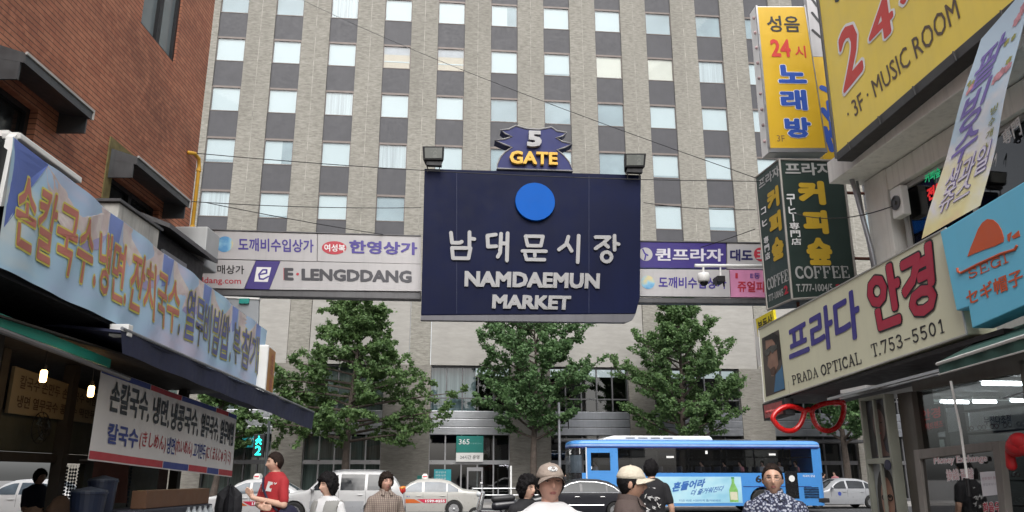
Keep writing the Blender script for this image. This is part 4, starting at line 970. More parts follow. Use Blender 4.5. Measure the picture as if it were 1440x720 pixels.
tubm = M('blue_tub', (.011, .018, .04), .45, var=.2)
for i, (x, y, r_, h, lb_) in enumerate(((-5.05, 9.9, .20, .42, 'dark blue plastic tub on the display table, nearest the menu banner edge'), (-5.1, 10.3, .17, .55, 'taller dark blue plastic tub behind the first one on the display table'))):
    t = thing('plastic_tub', lb_, 'tub', (x, y, .93), 'tubs on the display table')
    obj('tub', MB().lathe((x, y, .931), (0, 0, 1), [(r_ * .8, 0), (r_, h), (r_ * 1.06, h), (r_ * 1.06, h + .02), (r_ * .95, h + .02), (r_ * .78, .03)], 24), tubm, t, smooth=False)
    obj('lid', MB().lathe((x, y, .931 + h + .021), (0, 0, 1), [(r_ * 1.0, 0), (r_ * 1.0, .02), (r_ * .3, .05), (.02, .06)], 24), M('tub_lid', (.04, .05, .07), .5), t)
sackm = M('burlap', (.075, .045, .028), .9, var=.3, vs=7, bmp=.6, bs=50)
for i, (x, y, z, a, b, c, lb_) in enumerate(((-5.6, 9.75, 1.06, .15, .2, .15, 'dark brown sack leaning behind the blue tubs'), (-5.62, 10.35, 1.12, .15, .2, .2, 'dark brown sack beside the restaurant post, farther from the camera'))):
    o = obj('sack', MB().ell((x, y, z), None, 24, 18, fn=lambda d: V(d.x * a * (1 - .3 * max(0, d.z)), d.y * b * (1 - .3 * max(0, d.z)), d.z * c) * (1 + .1 * mnoise.noise(d * 3 + V(i, 0, 0)))), sackm, smooth=True); tag(o, lb_, 'sack', 'sacks in the restaurant')
t = thing('hanging_apron', 'dark apron hanging from a rail behind the menu banner', 'apron', (-5.5, 11.3, 1.3))
obj('cloth', MB().grid(Q(V(-5.6, 11.0, 1.75), V(-5.3, 11.35, 1.75), V(-5.3, 11.4, 1.2), V(-5.62, 11.02, 1.2), wave=lambda a, b: .03 * math.sin(a * 14) * (1.2 - b)), 0, 1, 0, 1, 0, 16, 8), M('apron_cloth', (.07, .03, .025), .9, var=.2), t, smooth=True)
obj('rail', MB().tube([V(-5.75, 10.9, 1.76), V(-5.15, 11.5, 1.76)], .012, 6), gm, t)

# ================================================================ RIGHT SIDE OF THE ALLEY
# frame RF: a = -along, b = z, c = -D.   RB(...) makes a box from along / z / D ranges
def RB(mb, a0, a1, z0, z1, d0, d1): return mb.box(RF, -a1, -a0, z0, z1, -d1, -d0)
def RQ(a0, a1, z0, z1, D): return Q(RPt(a1, D, z1), RPt(a0, D, z1), RPt(a0, D, z0), RPt(a1, D, z0))
conc = M('painted_concrete', (.78, .77, .73), .75, var=.12, vs=1.2, streak=.3, bmp=.15)
conc2 = M('grey_render', (.36, .36, .35), .75, var=.12, vs=1.2, streak=.35)
rb = thing('white_building', 'off white concrete building carrying the yellow, cream and light blue shop signs on the right', 'building', RPt(7, 8))
w_ = MB()
RB(w_, 9.85, 10.4, 2.9, 5.74, 6.4, 7.0)                 # corner column
RB(w_, 1.0, 9.848, 5.42, 5.74, 6.42, 7.0)               # lintel
RB(w_, 1.0, 9.848, 2.75, 3.3, 6.42, 7.0)
RB(w_, 1.0, 10.39, 6.12, 12.0, 6.43, 7.0)
obj('wall', w_, conc, rb, bevel=.01)
obj('ledge', RB(MB(), 1.0, 10.55, 5.76, 6.1, 5.95, 7.0), conc, rb, bevel=.012)
obj('end_wall', RB(MB(), 10.05, 10.35, 2.9, 12.0, 7.01, 16), conc2, rb)
obj('core', RB(MB(), 1.0, 10.0, 6.15, 11.9, 7.05, 16), dark_void, rb)
obj('back_room', RB(MB(), 1.0, 9.9, 3.0, 5.7, 9.0, 9.2), dark_void, rb)
obj('floor_slab', RB(MB(), 1.0, 10.0, 2.78, 2.98, 7.02, 9.5), conc2, rb)
g_ = MB(); RB(g_, 9.62, 9.7, 3.32, 5.4, 6.5, 6.58); RB(g_, 8.3, 8.36, 3.32, 5.4, 6.5, 6.58); RB(g_, 1.0, 9.6, 5.34, 5.41, 6.5, 6.58)
for a in (6.6, 5.0, 3.4): RB(g_, a, a + .06, 3.32, 5.33, 6.5, 6.58)
win = obj('window', g_, M('white_frame', (.35, .35, .34), .5), rb)
obj('pane', RB(MB(), 1.0, 9.62, 3.3, 5.4, 6.53, 6.54), glass('shop_glass', (.25, .27, .28), .03), win)
q = PQ(RP(6.5), (1303, 246), (1325, 234), (1326, 248), (1304, 259)); text(win, '커피숲', q, M('green_neon', (.02, .30, .12), .5, emit=(.02, .6, .25), es=.25), c=.03, bold=.03)  # green neon lettering in the window, with a faint glow of its own
q = PQ(RP(6.5), (1306, 266), (1330, 252), (1330, 272), (1308, 284)); text(win, '전문', q, M('red_neon', (.6, .03, .03), .5, emit=(.8, .02, .02), es=.3), c=.03, bold=.05)  # red neon lettering below it, also glowing faintly
q = PQ(RP(6.5), (1411, 188), (1436, 162), (1442, 188), (1416, 206)); text(win, '専門', q, txt_white, c=.03, bold=.03)
cf = PQ(RP(6.5), (1400, 232), (1404, 212), (1407, 216), (1403, 236)); text(win, ')', cf, txt_white, c=.03)
t = thing('exhaust_fan', 'small white exhaust fan box in the corner of the upper shop window', 'fan', RPt(9.6, 6.2, 4.9))
obj('housing', RB(MB(), 9.46, 9.70, 4.94, 5.36, 6.34, 6.46), sign_white, t, bevel=.015)
fo = RPt(9.58, 6.34, 5.14); obj('rotor', MB().lathe(fo, -NR, [(.10, .002), (.10, .02), (.08, .025), (.08, .012), (.03, .012), (.03, .04)], 20), dull_metal, t)
o = obj('down_pipe', MB().tube([RPt(10.62, 6.15, 6.9), RPt(10.3, 6.2, 5.6), RPt(10.15, 6.25, 4.6), RPt(10.1, 6.3, 3.2)], .035, 8).tube([RPt(10.45, 6.3, 6.5), RPt(10.2, 6.33, 3.2)], .02, 6), grey_metal, smooth=True); tag(o, 'grey conduit running down the corner of the white building behind the coffee sign', 'pipe')

# yellow music room sign
yellow = M('sign_yellow', (.86, .66, .10), .4, var=.06, vs=1.2, streak=.05)
yellow_d = M('sign_amber', (.66, .41, .018), .4, var=.06, vs=1.5, streak=.06)
vred = M('vermilion', (.60, .045, .035), .4, var=.03)
t = thing('music_room_sign', 'huge yellow wall sign reading 24 and 3F MUSIC ROOM at the top right', 'sign', RPt(7.8, 5.75, 5.95))
DY = 5.75
PY = [RPt(9.88, DY, 5.97), RPt(9.88, DY, 9.3), RPt(4.6, DY, 9.3), RPt(4.6, DY, 6.2)]
obj('face', MB().prism3(PY[::-1], NR, .0, .45), yellow, t)
fm_ = MB(); fm_.hexa([PY[0] - UP * .13 - NR * .02, PY[3] - UP * .13 - NR * .02, PY[3] - UP * .13 + NR * .45, PY[0] - UP * .13 + NR * .45, PY[0] - UP * .003 - NR * .02, PY[3] - UP * .003 - NR * .02, PY[3] - UP * .003 + NR * .45, PY[0] - UP * .003 + NR * .45])
for k in range(7):
    c_ = PY[0].lerp(PY[3], (k + .5) / 7); fm_.tube([c_ - UP * .14 - NR * .03, c_ - UP * .02 - NR * .05], .012, 5)
obj('bottom_frame', fm_, M('charcoal_frame', (.06, .06, .06), .5, .3), t, bevel=.008)
obj('end_frame', MB().hexa([RPt(9.885, DY - .02, 5.9), RPt(9.93, DY - .02, 5.9), RPt(9.93, DY + .45, 5.9), RPt(9.885, DY + .45, 5.9), RPt(9.885, DY - .02, 9.3), RPt(9.93, DY - .02, 9.3), RPt(9.93, DY + .45, 9.3), RPt(9.885, DY + .45, 9.3)]), dull_metal, t)
pl = RP(DY)
for body, k in (('2', [(1178, 50), (1206, 20), (1215.5, 98), (1187, 133)]), ('4', [(1219, 22), (1252, -14), (1260, 40), (1225, 76)]), ('시', [(1262, -60), (1330, -120), (1335, -44), (1268, 30)])):
    q = PQ(pl, *k); text(t, body, q, txt_white, c=.004, bold=.06, grow=.035); text(t, body, q, vred, c=.008, bold=.025)
text(t, '· 3F · MUSIC ROOM', PQ(pl, (1189, 151), (1343, -7), (1351, 25), (1195, 172)), M('brown_grey_letters', (.11, .075, .05), .5), bold=.005)
text(t, '성음노래', PQ(pl, (1166, -45), (1225, -105), (1231, -50), (1172, 10)), txt_black, bold=.02)

# tall amber noraebang sign
DK = 13.2
t = thing('karaoke_sign', 'tall amber box sign with black, red and blue Korean letters hanging above the coffee sign', 'sign', SP(6.6, DK, 7.45))
q = PQ(G(DK), (1065, 10), (1131, 10), (1161, 208), (1083, 208))
ff = MB().prism3([q.k[3], q.k[2], q.k[1], q.k[0]], -NN, -.03, 0); obj('face', ff, yellow_d, t)
obj('case', MB().prism3([q.pt(-.03, -.03), q.pt(1.02, -.03), q.pt(1.02, 1.015), q.pt(-.03, 1.015)], -NN, -.32, -.032), sign_white, t, bevel=.015)
tr = MB()
tr.prism3([q.pt(-.03, -.03), q.pt(1.02, -.03), q.pt(1.02, -.002), q.pt(-.03, -.002)], -NN, -.03, .012)
tr.prism3([q.pt(-.035, 0), q.pt(0, 0), q.pt(0, 1.012), q.pt(-.035, 1.012)], -NN, -.03, .01)
tr.prism3([q.pt(1.0, 0), q.pt(1.02, 0), q.pt(1.02, 1.012), q.pt(1.0, 1.012)], -NN, -.03, .01)
obj('trim', tr, alu, t)
blue_l = M('royal_blue_letters', (.03, .09, .42), .4, var=.03)
def gtext(par, body, u0, v0, u1, v1, m_, du=0, bold=.03, outline=None, ow=.04, shear=0):
    q = PQ(G(DK), (u0, v0), (u1, v0 + .5), (u1 + du, v1 + .5), (u0 + du, v1))
    if outline: text(par, body, q, outline, c=.004, bold=bold + ow, grow=ow)
    text(par, body, q, m_, c=.008 if outline else .004, bold=bold)
gtext(t, '성음', 1077, 22, 1123, 45, txt_black, 3, .02)
gtext(t, '24', 1082, 55, 1110, 80, vred, 3, .035)
gtext(t, '시', 1117, 64, 1132, 81, vred, 2, .02)
for ch, v0, v1, u0, u1 in (('노', 91, 117, 1092, 1132), ('래', 126, 155, 1096, 1133), ('방', 165, 194, 1102, 1139)): gtext(t, ch, u0, v0, u1, v1, blue_l, 3, .05, txt_white, .025)
gtext(t, '3F', 1092, 190, 1103, 199, M('dull_brown', (.2, .12, .05), .5), 1, 0)
lb = MB()
for k in range(9): lb.ell(q.pt(-.05, .06 + .11 * k, -.1), (.03, .03, .035), 8, 6)
obj('bulb', lb, M('coloured_bulb', (.35, .25, .25), .3, var=.8, vs=4), t)
t = thing('side_pole_sign', 'narrow white and amber sign with blue strokes squeezed behind the tall amber box sign', 'sign', SP(7.2, 14.0, 7.2))
q = PQ(G(14.0), (1131, -30), (1150, -30), (1180, 224), (1158, 224))
obj('face', MB().prism3([q.pt(0, 0), q.pt(1, 0), q.pt(1, .55), q.pt(0, .55)], -NN, -.12, 0), yellow_d, t)
obj('upper_face', MB().prism3([q.pt(0, .552), q.pt(1, .552), q.pt(1, 1), q.pt(0, 1)], -NN, -.12, 0), panel_w, t)
strokes(t, [[(.2, .1), (.9, .16)], [(.3, .16), (.6, .05)], [(.3, .26), (.8, .2)], [(.75, .3), (.8, .12)], [(.4, .38), (.9, .36)]], q, blue_l, .028)
strokes(t, [[(.3, .8), (.8, .74)], [(.4, .88), (.7, .84)], [(.2, .7), (.7, .66)]], q, txt_black, .014)
o = obj('sign_pole', MB().tube([onp(1148, -20, *G(13.5)), onp(1186, 235, *G(13.5))], .05, 10), grey_metal); tag(o, 'grey steel pole between the amber signs and the big yellow sign', 'pole')

# coffee box sign
green = M('sign_dark_green', (.022, .040, .034), .4, var=.12, streak=.06)
greenl = M('sign_mid_green', (.034, .058, .052), .4, var=.12, streak=.06)
t = thing('coffee_sign', 'dark green two sided box sign reading COFFEE with big yellow Korean letters', 'sign', SP(6.8, 13.4, 4.5))
fq = PQ(G(DK), (1096, 224), (1184, 226.5), (1206, 415), (1114, 421))
k0, k1, k2, k3 = fq.k
bk = [onp(1062.5, 250, *G(14.05)), None, None, onp(1079.5, 436, *G(14.05))]
bk[1] = bk[0] + (k1 - k0); bk[2] = bk[3] + (k2 - k3)
bx = MB().hexa([k3, k2, bk[2], bk[3], k0, k1, bk[1], bk[0]]); obj('box', bx, green, t)
lq = Q(bk[0], k0, k3, bk[3]); obj('side_face', MB().add([lq.pt(0, 0, .004), lq.pt(1, 0, .004), lq.pt(1, 1, .004), lq.pt(0, 1, .004)], [(0, 1, 2, 3)]), greenl, t)
fm_ = MB()
for a, b in ((k0, k1), (k1, k2), (k3, k2), (k0, k3), (bk[0], k0), (bk[3], k3), (bk[0], bk[3])): fm_.tube([a, b], .022, 6)
obj('frame', fm_, M('pale_frame', (.36, .34, .31), .5, .3), t)
lgrey = M('grey_letters', (.42, .42, .41), .4); cy = M('coffee_yellow', (.55, .36, .03), .4, var=.05)
def ctext(body, u0, v0, u1, v1, m_, du, bold=.02, k=serif): text(t, body, PQ(G(DK), (u0, v0), (u1, v0 + .8), (u1 + du, v1 + .5), (u0 + du, v1)), m_, c=.006, bold=bold)
ctext('프라자', 1102.5, 228.5, 1170, 246.5, lgrey, 2, .03)
ctext('커', 1120, 254, 1158, 288, cy, 4, .075); ctext('피', 1127, 295, 1162, 329, cy, 4, .075); ctext('숲', 1132, 334, 1168, 373, cy, 4, .065)
strokes(t, [[(.2, .3), (.8, .3)], [(.25, .7), (.8, .7), (.8, .3)]], PQ(G(DK), (1103, 270), (1119, 270), (1120, 283), (1104, 283)), txt_white, .16)
strokes(t, [[(.5, .9), (.5, .1)]], PQ(G(DK), (1107, 280), (1116, 280), (1117, 289), (1108, 289)), txt_white, .2)
text(t, 'ヒ', PQ(G(DK), (1108, 291), (1118, 291), (1119.5, 301), (1109, 301)), txt_white, c=.006, bold=.03)
strokes(t, [[(.5, .95), (.5, .05)]], PQ(G(DK), (1110, 301), (1120, 301), (1121, 311), (1111, 311)), txt_white, .2)
for ch, v0 in (('専', 313), ('門', 324), ('店', 335)):
    text(t, ch, PQ(G(DK), (1109.5 + (v0 - 313) * .12, v0), (1123.5 + (v0 - 313) * .12, v0), (1124.5 + (v0 - 313) * .12, v0 + 9.5), (1110.5 + (v0 - 313) * .12, v0 + 9.5)), txt_white, c=.006, bold=.02)
serif(t, 'COFFEE', PQ(G(DK), (1116.5, 375), (1193.5, 374.5), (1196, 390.5), (1118.5, 391.5)), lgrey, c=.005, weight=1.05)
text(t, 'T.777-1004/5', PQ(G(DK), (1119, 399.5), (1170, 399), (1171, 409.5), (1120, 410.5)), lgrey, c=.006, bold=.02)
text(t, '2층', PQ(G(DK), (1174, 398), (1195, 397), (1197, 409), (1176, 410)), redl, c=.006, bold=.05)
text(t, '프라자', lq.sub(.12, .97, .885, .965), lgrey, c=.008, bold=.03)
for ch, b0, b1 in (('커', .68, .83), ('피', .50, .65), ('숲', .31, .47)): text(t, ch, lq.sub(.40, .88, b0, b1), cy, c=.008, bold=.075)
for ch, b0, b1 in (('コ', .69, .74), ('ヒ', .60, .65), ('専', .47, .52), ('門', .41, .46), ('店', .35, .40)): text(t, ch, lq.sub(.12, .32, b0, b1), txt_white, c=.008, bold=.03)
serif(t, 'COFFEE', lq.sub(.08, .95, .135, .215), lgrey, c=.007)
text(t, '777-1004/5', lq.sub(.1, .7, .05, .10), lgrey, c=.008, bold=.02); text(t, '2', lq.sub(.74, .9, .05, .11), redl, c=.008, bold=.05)
mb = MB()
for a in (.2, .8):
    p_ = fq.pt(a, 0, -.3); mb.tube([p_ + UP * .02, p_ - UP * .5], .03, 8)
p_ = fq.pt(.95, .3, -.3); mb.tube([p_, p_ + SU * 1.0], .03, 8); p_ = fq.pt(.95, .8, -.3); mb.tube([p_, p_ + SU * 1.0], .03, 8)
obj('bracket', mb, M('rust_steel', (.16, .06, .04), .7, .3, var=.3), t)

# cream optician's sign
DP = 5.2
cream = M('sign_cream', (.71, .71, .52), .4, var=.04, vs=1.2, streak=.05)
t = thing('optician_sign', 'long cream shop sign with purple and red Korean letters over the optician', 'sign', RPt(9.4, DP, 2.7))
q = PQ(RP(DP), (1067, 463), (1331, 321), (1360.5, 470), (1075, 566.5))
obj('box', MB().prism3([q.k[3], q.k[2], q.k[1], q.k[0]], -NR, -.32, 0), cream, t, bevel=.012)
e_ = MB()
for a, b in ((0, 1), (3, 2), (0, 3), (1, 2)): e_.tube([q.k[a] - NR * .004, q.k[b] - NR * .004], .012, 5)
obj('edge_trim', e_, M('sign_edge', (.55, .55, .52), .4, .4), t)
vio = M('violet_blue_letters', (.05, .04, .26), .4, var=.03); crim = M('crimson_letters', (.42, .018, .05), .4, var=.03)
pr_ = RP(DP)
text(t, '프라다', PQ(pr_, (1107, 461), (1206, 403), (1212.5, 474), (1111, 512)), vio, bold=.03)
q2 = PQ(pr_, (1216, 390), (1311, 337), (1320, 437), (1231, 470)); text(t, '안경', q2, txt_black, c=.004, bold=.065, grow=.028); text(t, '안경', q2, crim, c=.008, bold=.04)
serif(t, 'PRADA OPTICAL', PQ(pr_, (1113, 529), (1210.5, 494), (1213, 510.5), (1115, 541)), txt_black, weight=.85)
serif(t, 'T.753-5501', PQ(pr_, (1224, 485), (1329, 447), (1332, 466), (1227, 502.5)), txt_black, weight=.85)
ph = PQ(pr_, (1071.5, 476), (1095.5, 463.5), (1104.5, 548), (1077.5, 558))
po = obj('portrait_photo', MB().quad(ph, 0, 1, 0, 1, .004), M('photo_dark', (.06, .045, .04), .4, var=.4, vs=2), t)
skin_p = M('printed_skin', (.30, .17, .12), .45, var=.3, vs=5)
def flat(par, quad, pts, m_, c, name): return obj(name, MB().add([quad.pt(a, b, c) for a, b in pts], [tuple(range(len(pts)))]), m_, par)
flat(po, ph, [(.22, .95), (.62, .93), (.80, .72), (.80, .45), (.66, .36), (.52, .28), (.38, .30), (.36, .42), (.22, .50), (.30, .62), (.2, .74)], skin_p, .007, 'face')
flat(po, ph, [(.16, .98), (.66, 1.0), (.95, .9), (.98, .55), (.84, .5), (.80, .78), (.60, .9), (.22, .93)], M('printed_hair', (.02, .016, .014), .5), .010, 'hair')
flat(po, ph, [(.14, .76), (.5, .80), (.85, .77), (.84, .70), (.55, .66), (.46, .71), (.38, .66), (.18, .66)], M('printed_shades', (.01, .01, .012), .2), .013, 'sunglasses')
flat(po, ph, [(.36, .42), (.6, .44), (.66, .38), (.54, .30), (.40, .32)], M('printed_beard', (.10, .06, .045), .6), .0125, 'beard')
flat(po, ph, [(.62, .30), (.9, .36), (1, .42), (1, .02), (.45, .02)], M('printed_blue', (.05, .16, .30), .5), .008, 'collar')
# small yellow estate sign and white panel behind
o = thing('estate_sign', 'tiny yellow sign with black Korean letters on the upper left corner of the cream sign', 'sign', RPt(11.75, 5.25, 3.6))
q = PQ(RP(5.3), (1062.5, 449), (1087, 435.5), (1090, 461), (1066, 474)); obj('plate', MB().prism3([q.k[3], q.k[2], q.k[1], q.k[0]], -NR, -.04, 0), M('lemon', (.72, .60, .02), .4, var=.04), o)
text(o, '부동산', q.sub(.1, .92, .18, .82), txt_black, bold=.02)
o = obj('white_side_panel', MB().prism3([onp(u, v, *RP(5.5)) for u, v in ((1066, 515), (1069, 515), (1066, 446), (1058.5, 449))], -NR, -.06, 0), sign_white); tag(o, 'narrow white panel edge behind the left end of the cream sign', 'panel')
# light blue hat shop sign
t = thing('hat_shop_sign', 'light blue shop sign with an orange hat emblem at the right edge', 'sign', RPt(6, 5.12, 2.95))
sky_b = M('sign_sky_blue', (.15, .56, .80), .4, var=.04, vs=1.2, streak=.04)
DS = 5.12; ps = RP(DS)
P3 = [onp(u, v, *ps) for u, v in ((1322, 326), (1440, 255.5))] + [RPt(4.4, DS, 4.17), RPt(4.4, DS, 3.1)] + [onp(u, v, *ps) for u, v in ((1440, 429.5), (1367, 461.5), (1362, 431), (1345, 437))]
obj('face', MB().prism3(P3[::-1], -NR, -.22, 0), sky_b, t, bevel=.008)
org = M('orange_red', (.60, .10, .025), .4, var=.05)
hp = [(1361, 361), (1366, 347), (1371, 335), (1376, 322), (1382, 313), (1389, 308), (1397, 309), (1404, 315), (1409, 324), (1412, 334), (1411.5, 340), (1400, 346), (1385, 351), (1372, 356)]
obj('hat_emblem', MB().prism3([onp(u, v, *ps) for u, v in hp][::-1], -NR, .001, .006), org, t)
for tri in ([(1417, 330), (1423, 326), (1420, 340), (1417.5, 338)], [(1423, 333), (1433, 324), (1435, 332), (1426, 336)]): obj('emblem_mark', MB().prism3([onp(u, v, *ps) for u, v in tri][::-1], -NR, .001, .005), org, t)
obj('emblem_brim', MB().tube([onp(u, v, *ps) - NR * .006 for u, v in ((1347, 377), (1348, 382), (1352, 384), (1375, 372), (1408, 357), (1428, 351), (1431, 345))], .012, 6), org, t)
serif(t, 'SEGI', PQ(ps, (1360, 381), (1417, 355), (1420, 368), (1361.5, 393)), org, weight=.9)
text(t, 'セギ帽子', PQ(ps, (1358, 409), (1437, 376), (1441, 399), (1361, 431)), org, bold=.02)
# printed drink banner hanging in front of the window
wv2 = lambda a, b: .012 * math.sin(b * 11 + a * 2)
dq = PQ(RP(5.62), (1378, 55), (1452, -28), (1380, 289), (1296, 336), wave=wv2)
t = thing('drink_banner', 'pale printed drinks banner with purple brush letters hanging across the window at the right', 'banner', RPt(7.4, 5.6, 4.2))
dm, n_, b_ = newmat('drink_print'); b_.inputs['Roughness'].default_value = .5
vec = coords(n_, (1, 1, 1)); sp_ = nd(n_, 'ShaderNodeSeparateXYZ'); n_.links.new(vec, sp_.inputs[0])
f1 = noise(n_, coords(n_, (1.2, 1.2, 1.6)), 1.6, 3); ad = nd(n_, 'ShaderNodeMath', operation='MULTIPLY_ADD'); n_.links.new(sp_.outputs[2], ad.inputs[0]); ad.inputs[1].default_value = .5; n_.links.new(f1, ad.inputs[2])
n_.links.new(ramp(n_, ad.outputs[0], [(.36, (.82, .62, .42)), (.50, (.86, .78, .42)), (.68, (.86, .82, .60)), (.80, (.84, .83, .86)), (1., (.58, .74, .88))]), b_.inputs['Base Color'])
obj('cloth', MB().grid(dq, 0, 1, 0, 1, 0, 10, 40), dm, t, smooth=True)
pur = M('brush_purple', (.24, .19, .52), .5); lil = M('pale_lilac', (.75, .70, .80), .5)
for ch, a0, a1, b0, b1 in (('팥', .16, .68, .70, .88), ('빙', .12, .60, .50, .69), ('수', .14, .62, .335, .50)): text(t, ch, S2(dq, a0, a1, b0, b1), pur, c=.005, bold=.02, shear=.15)
for ch, a0, a1, b0, b1 in (('생과일', .2, .92, .185, .33), ('쥬스', .22, .74, .09, .2)):
    text(t, ch, S2(dq, a0, a1, b0, b1), pur, c=.005, bold=.035, grow=.02); text(t, ch, S2(dq, a0, a1, b0, b1), lil, c=.009, bold=.01)
flw = M('flower_print', (.62, .30, .34), .5, var=.4, vs=12); lfp = M('leaf_print', (.36, .36, .12), .5, var=.4, vs=12)
rs_ = random.Random(4)
for k in range(16):
    a, b = (rs_.uniform(.66, .95), rs_.uniform(.62, .97)) if k < 11 else (rs_.uniform(.05, .2), rs_.uniform(.66, .8))
    r_ = rs_.uniform(.03, .07); obj('flower', MB().add([dq.pt(a + r_ * math.cos(x * .52) * (1 + .4 * (x % 2)), b + r_ * .32 * math.sin(x * .52) * (1 + .4 * (x % 2)), .003 + .0003 * k) for x in range(12)], [tuple(range(12))]), flw if k % 3 else lfp, t)
for k in range(4): text(t, '빙수개시'[k], S2(dq, .78, .9, .46 - .055 * k, .50 - .055 * k), lfp, c=.005, bold=.01)

# soffit, rails, awning under the signs
t = thing('shop_canopy', 'dark soffit with lighting rails below the cream sign', 'canopy', RPt(9.5, 5.5, 2.5))
cm = MB(); cm.hexa([RPt(11.75, 5.24, 2.622), RPt(6.6, 5.24, 2.80), RPt(6.6, 6.4, 2.80), RPt(11.75, 6.4, 2.63), RPt(11.75, 5.24, 2.645), RPt(6.6, 5.24, 2.85), RPt(6.6, 6.4, 2.85), RPt(11.75, 6.4, 2.665)]); obj('soffit', cm, M('soffit_dark', (.035, .033, .035), .6), t)
rl = MB()
for D, za, zb, a0, a1 in ((5.22, 2.50, 2.58, 9.9, 7.45), (5.42, 2.52, 2.60, 9.95, 7.4)):
    rl.box(Fr(RPt(a0, D, za), RPt(a1, D, zb) - RPt(a0, D, za)), 0, (RPt(a1, D, zb) - RPt(a0, D, za)).length, 0, .03, -.05, .0)
obj('lighting_rail', rl, alu, t)
obj('transformer', RB(MB(), 9.0, 9.6, 2.555, 2.60, 5.25, 5.4), sign_white, t)
t = thing('green_awning', 'dark green awning with white piping under the light blue sign', 'awning', RPt(6.2, 5.0, 2.5))
gcl = M('green_canvas', (.03, .085, .07), .7, var=.15); wp_ = M('white_piping', (.6, .6, .58), .5)
DG = 4.9
A0, A1 = RPt(7.1, DG, 2.585), RPt(4.0, DG, 2.78); B0, B1 = RPt(7.1, 5.5, 2.86), RPt(4.0, 5.5, 3.05)
obj('slope', MB().hexa([A0, A1, B1, B0, A0 + UP * .02, A1 + UP * .02, B1 + UP * .02, B0 + UP * .02]), gcl, t)
vq = Q(A0 - UP * .005, A1 - UP * .005, A1 - UP * .14, A0 - UP * .10, wave=lambda a, b: .01 * math.sin(a * 60)); obj('valance', MB().grid(vq, 0, 1, 0, 1, 0, 60, 2), gcl, t)
obj('piping', MB().tube([A0 - NR * .012, A1 - NR * .012], .016, 6).tube([A0 - UP * .10 - NR * .01, A1 - UP * .14 - NR * .01], .008, 5), wp_, t)

# red spectacles sign
redg = M('spectacle_red', (.62, .012, .012), .25, var=.05, coat=.6)
t = thing('spectacles_sign', 'giant glossy red spectacles hanging under the cream sign', 'sign', SP(5.4, 11.0, 2.2))
def G3(pts): return [onp(1080 + x / 4, 540 + y / 4, *G(11.0)) for x, y in pts]
Rr = G3([(246, 140), (290, 118), (345, 104), (425, 102), (428, 150), (415, 200), (392, 240), (358, 262), (320, 264), (284, 248), (262, 215), (250, 180)])
Lr = G3([(206, 150), (170, 135), (130, 124), (92, 128), (52, 150), (22, 190), (36, 212), (62, 245), (105, 266), (148, 262), (180, 232), (198, 190)])
def smoothloop(P, it=2):
    for _ in range(it): P = [q for i in range(len(P)) for q in (P[i].lerp(P[(i + 1) % len(P)], .25), P[i].lerp(P[(i + 1) % len(P)], .75))]
    return P
for nm, P in (('rim', Rr), ('rim', Lr)): obj(nm, MB().tube(smoothloop(P), .037, 10, closed=True), redg, t, smooth=True)
obj('bridge', MB().tube(G3([(198, 170), (212, 150), (226, 142), (240, 148), (252, 168)]), .036, 10), redg, t, smooth=True)
obj('temple', MB().tube([Rr[3], Rr[3] + NN * .35 + SU * .05], .03, 8).tube([Lr[4], Lr[4] + NN * .35], .03, 8), redg, t)
obj('hanger', MB().tube([Rr[2], Rr[2] + UP * .35], .008, 5).tube([Lr[2], Lr[2] + UP * .35], .008, 5), black_steel, t)
t = thing('led_sign', 'small black framed sign with a dull red face under the portrait on the cream sign', 'sign', RPt(11.7, 5.1, 2.2))
q = PQ(RP(5.12), (1071.5, 568), (1102.5, 560), (1105.5, 583.5), (1074, 592)); obj('case', MB().prism3([q.k[3], q.k[2], q.k[1], q.k[0]], -NR, -.14, 0), black_steel, t, bevel=.008)
obj('face', MB().quad(q.sub(.08, .9, .12, .88), 0, 1, 0, 1, .003), M('dull_red_face', (.32, .07, .07), .4, var=.3, vs=14), t)

# ---------------- optician's shop front
shop = thing('optician_shop', 'glass fronted optician shop under the cream sign, lit by fluorescent tubes', 'shop', RPt(7, 7, 0))
DF = 5.65
mul = M('shop_mullion', (.13, .12, .105), .5, .3, var=.15, streak=.2)
fm = MB()
RB(fm, 8.72, 9.0, 0, 2.5, DF - .02, DF + .25)
for a in (6.95, 5.6, 4.2): RB(fm, a - .05, a + .05, 0, 2.62, DF, DF + .1)
RB(fm, 3.5, 8.718, 2.5, 2.7, DF, DF + .08); RB(fm, 3.5, 8.718, 0, .35, DF, DF + .08)
obj('mullion', fm, mul, shop, bevel=.006)
sg = glass('clear_shop_glass', (.62, .66, .65), .04)
obj('pane', RB(MB(), 3.5, 8.72, .35, 2.5, DF + .05, DF + .056), sg, shop)
obj('ceiling', RB(MB(), 2.0, 12.0, 2.74, 2.76, DF + .1, 10.5), M('shop_ceiling', (.45, .45, .43), .8), shop)
obj('floor', RB(MB(), 2.0, 12.0, .0, .02, DF + .1, 10.5), M('shop_floor', (.2, .19, .18), .5), shop)
iw = MB(); RB(iw, 2.0, 12.0, .02, 2.73, 10.5, 10.6); RB(iw, 12.0, 12.1, .02, 2.73, 8.3, 10.5); obj('inner_wall', iw, M('shop_wall', (.16, .165, .16), .8, var=.4, vs=1.2), shop)
tube_m = M('fluorescent', (.9, .9, .9), .4, emit=(.93, .92, 1.0), es=14)
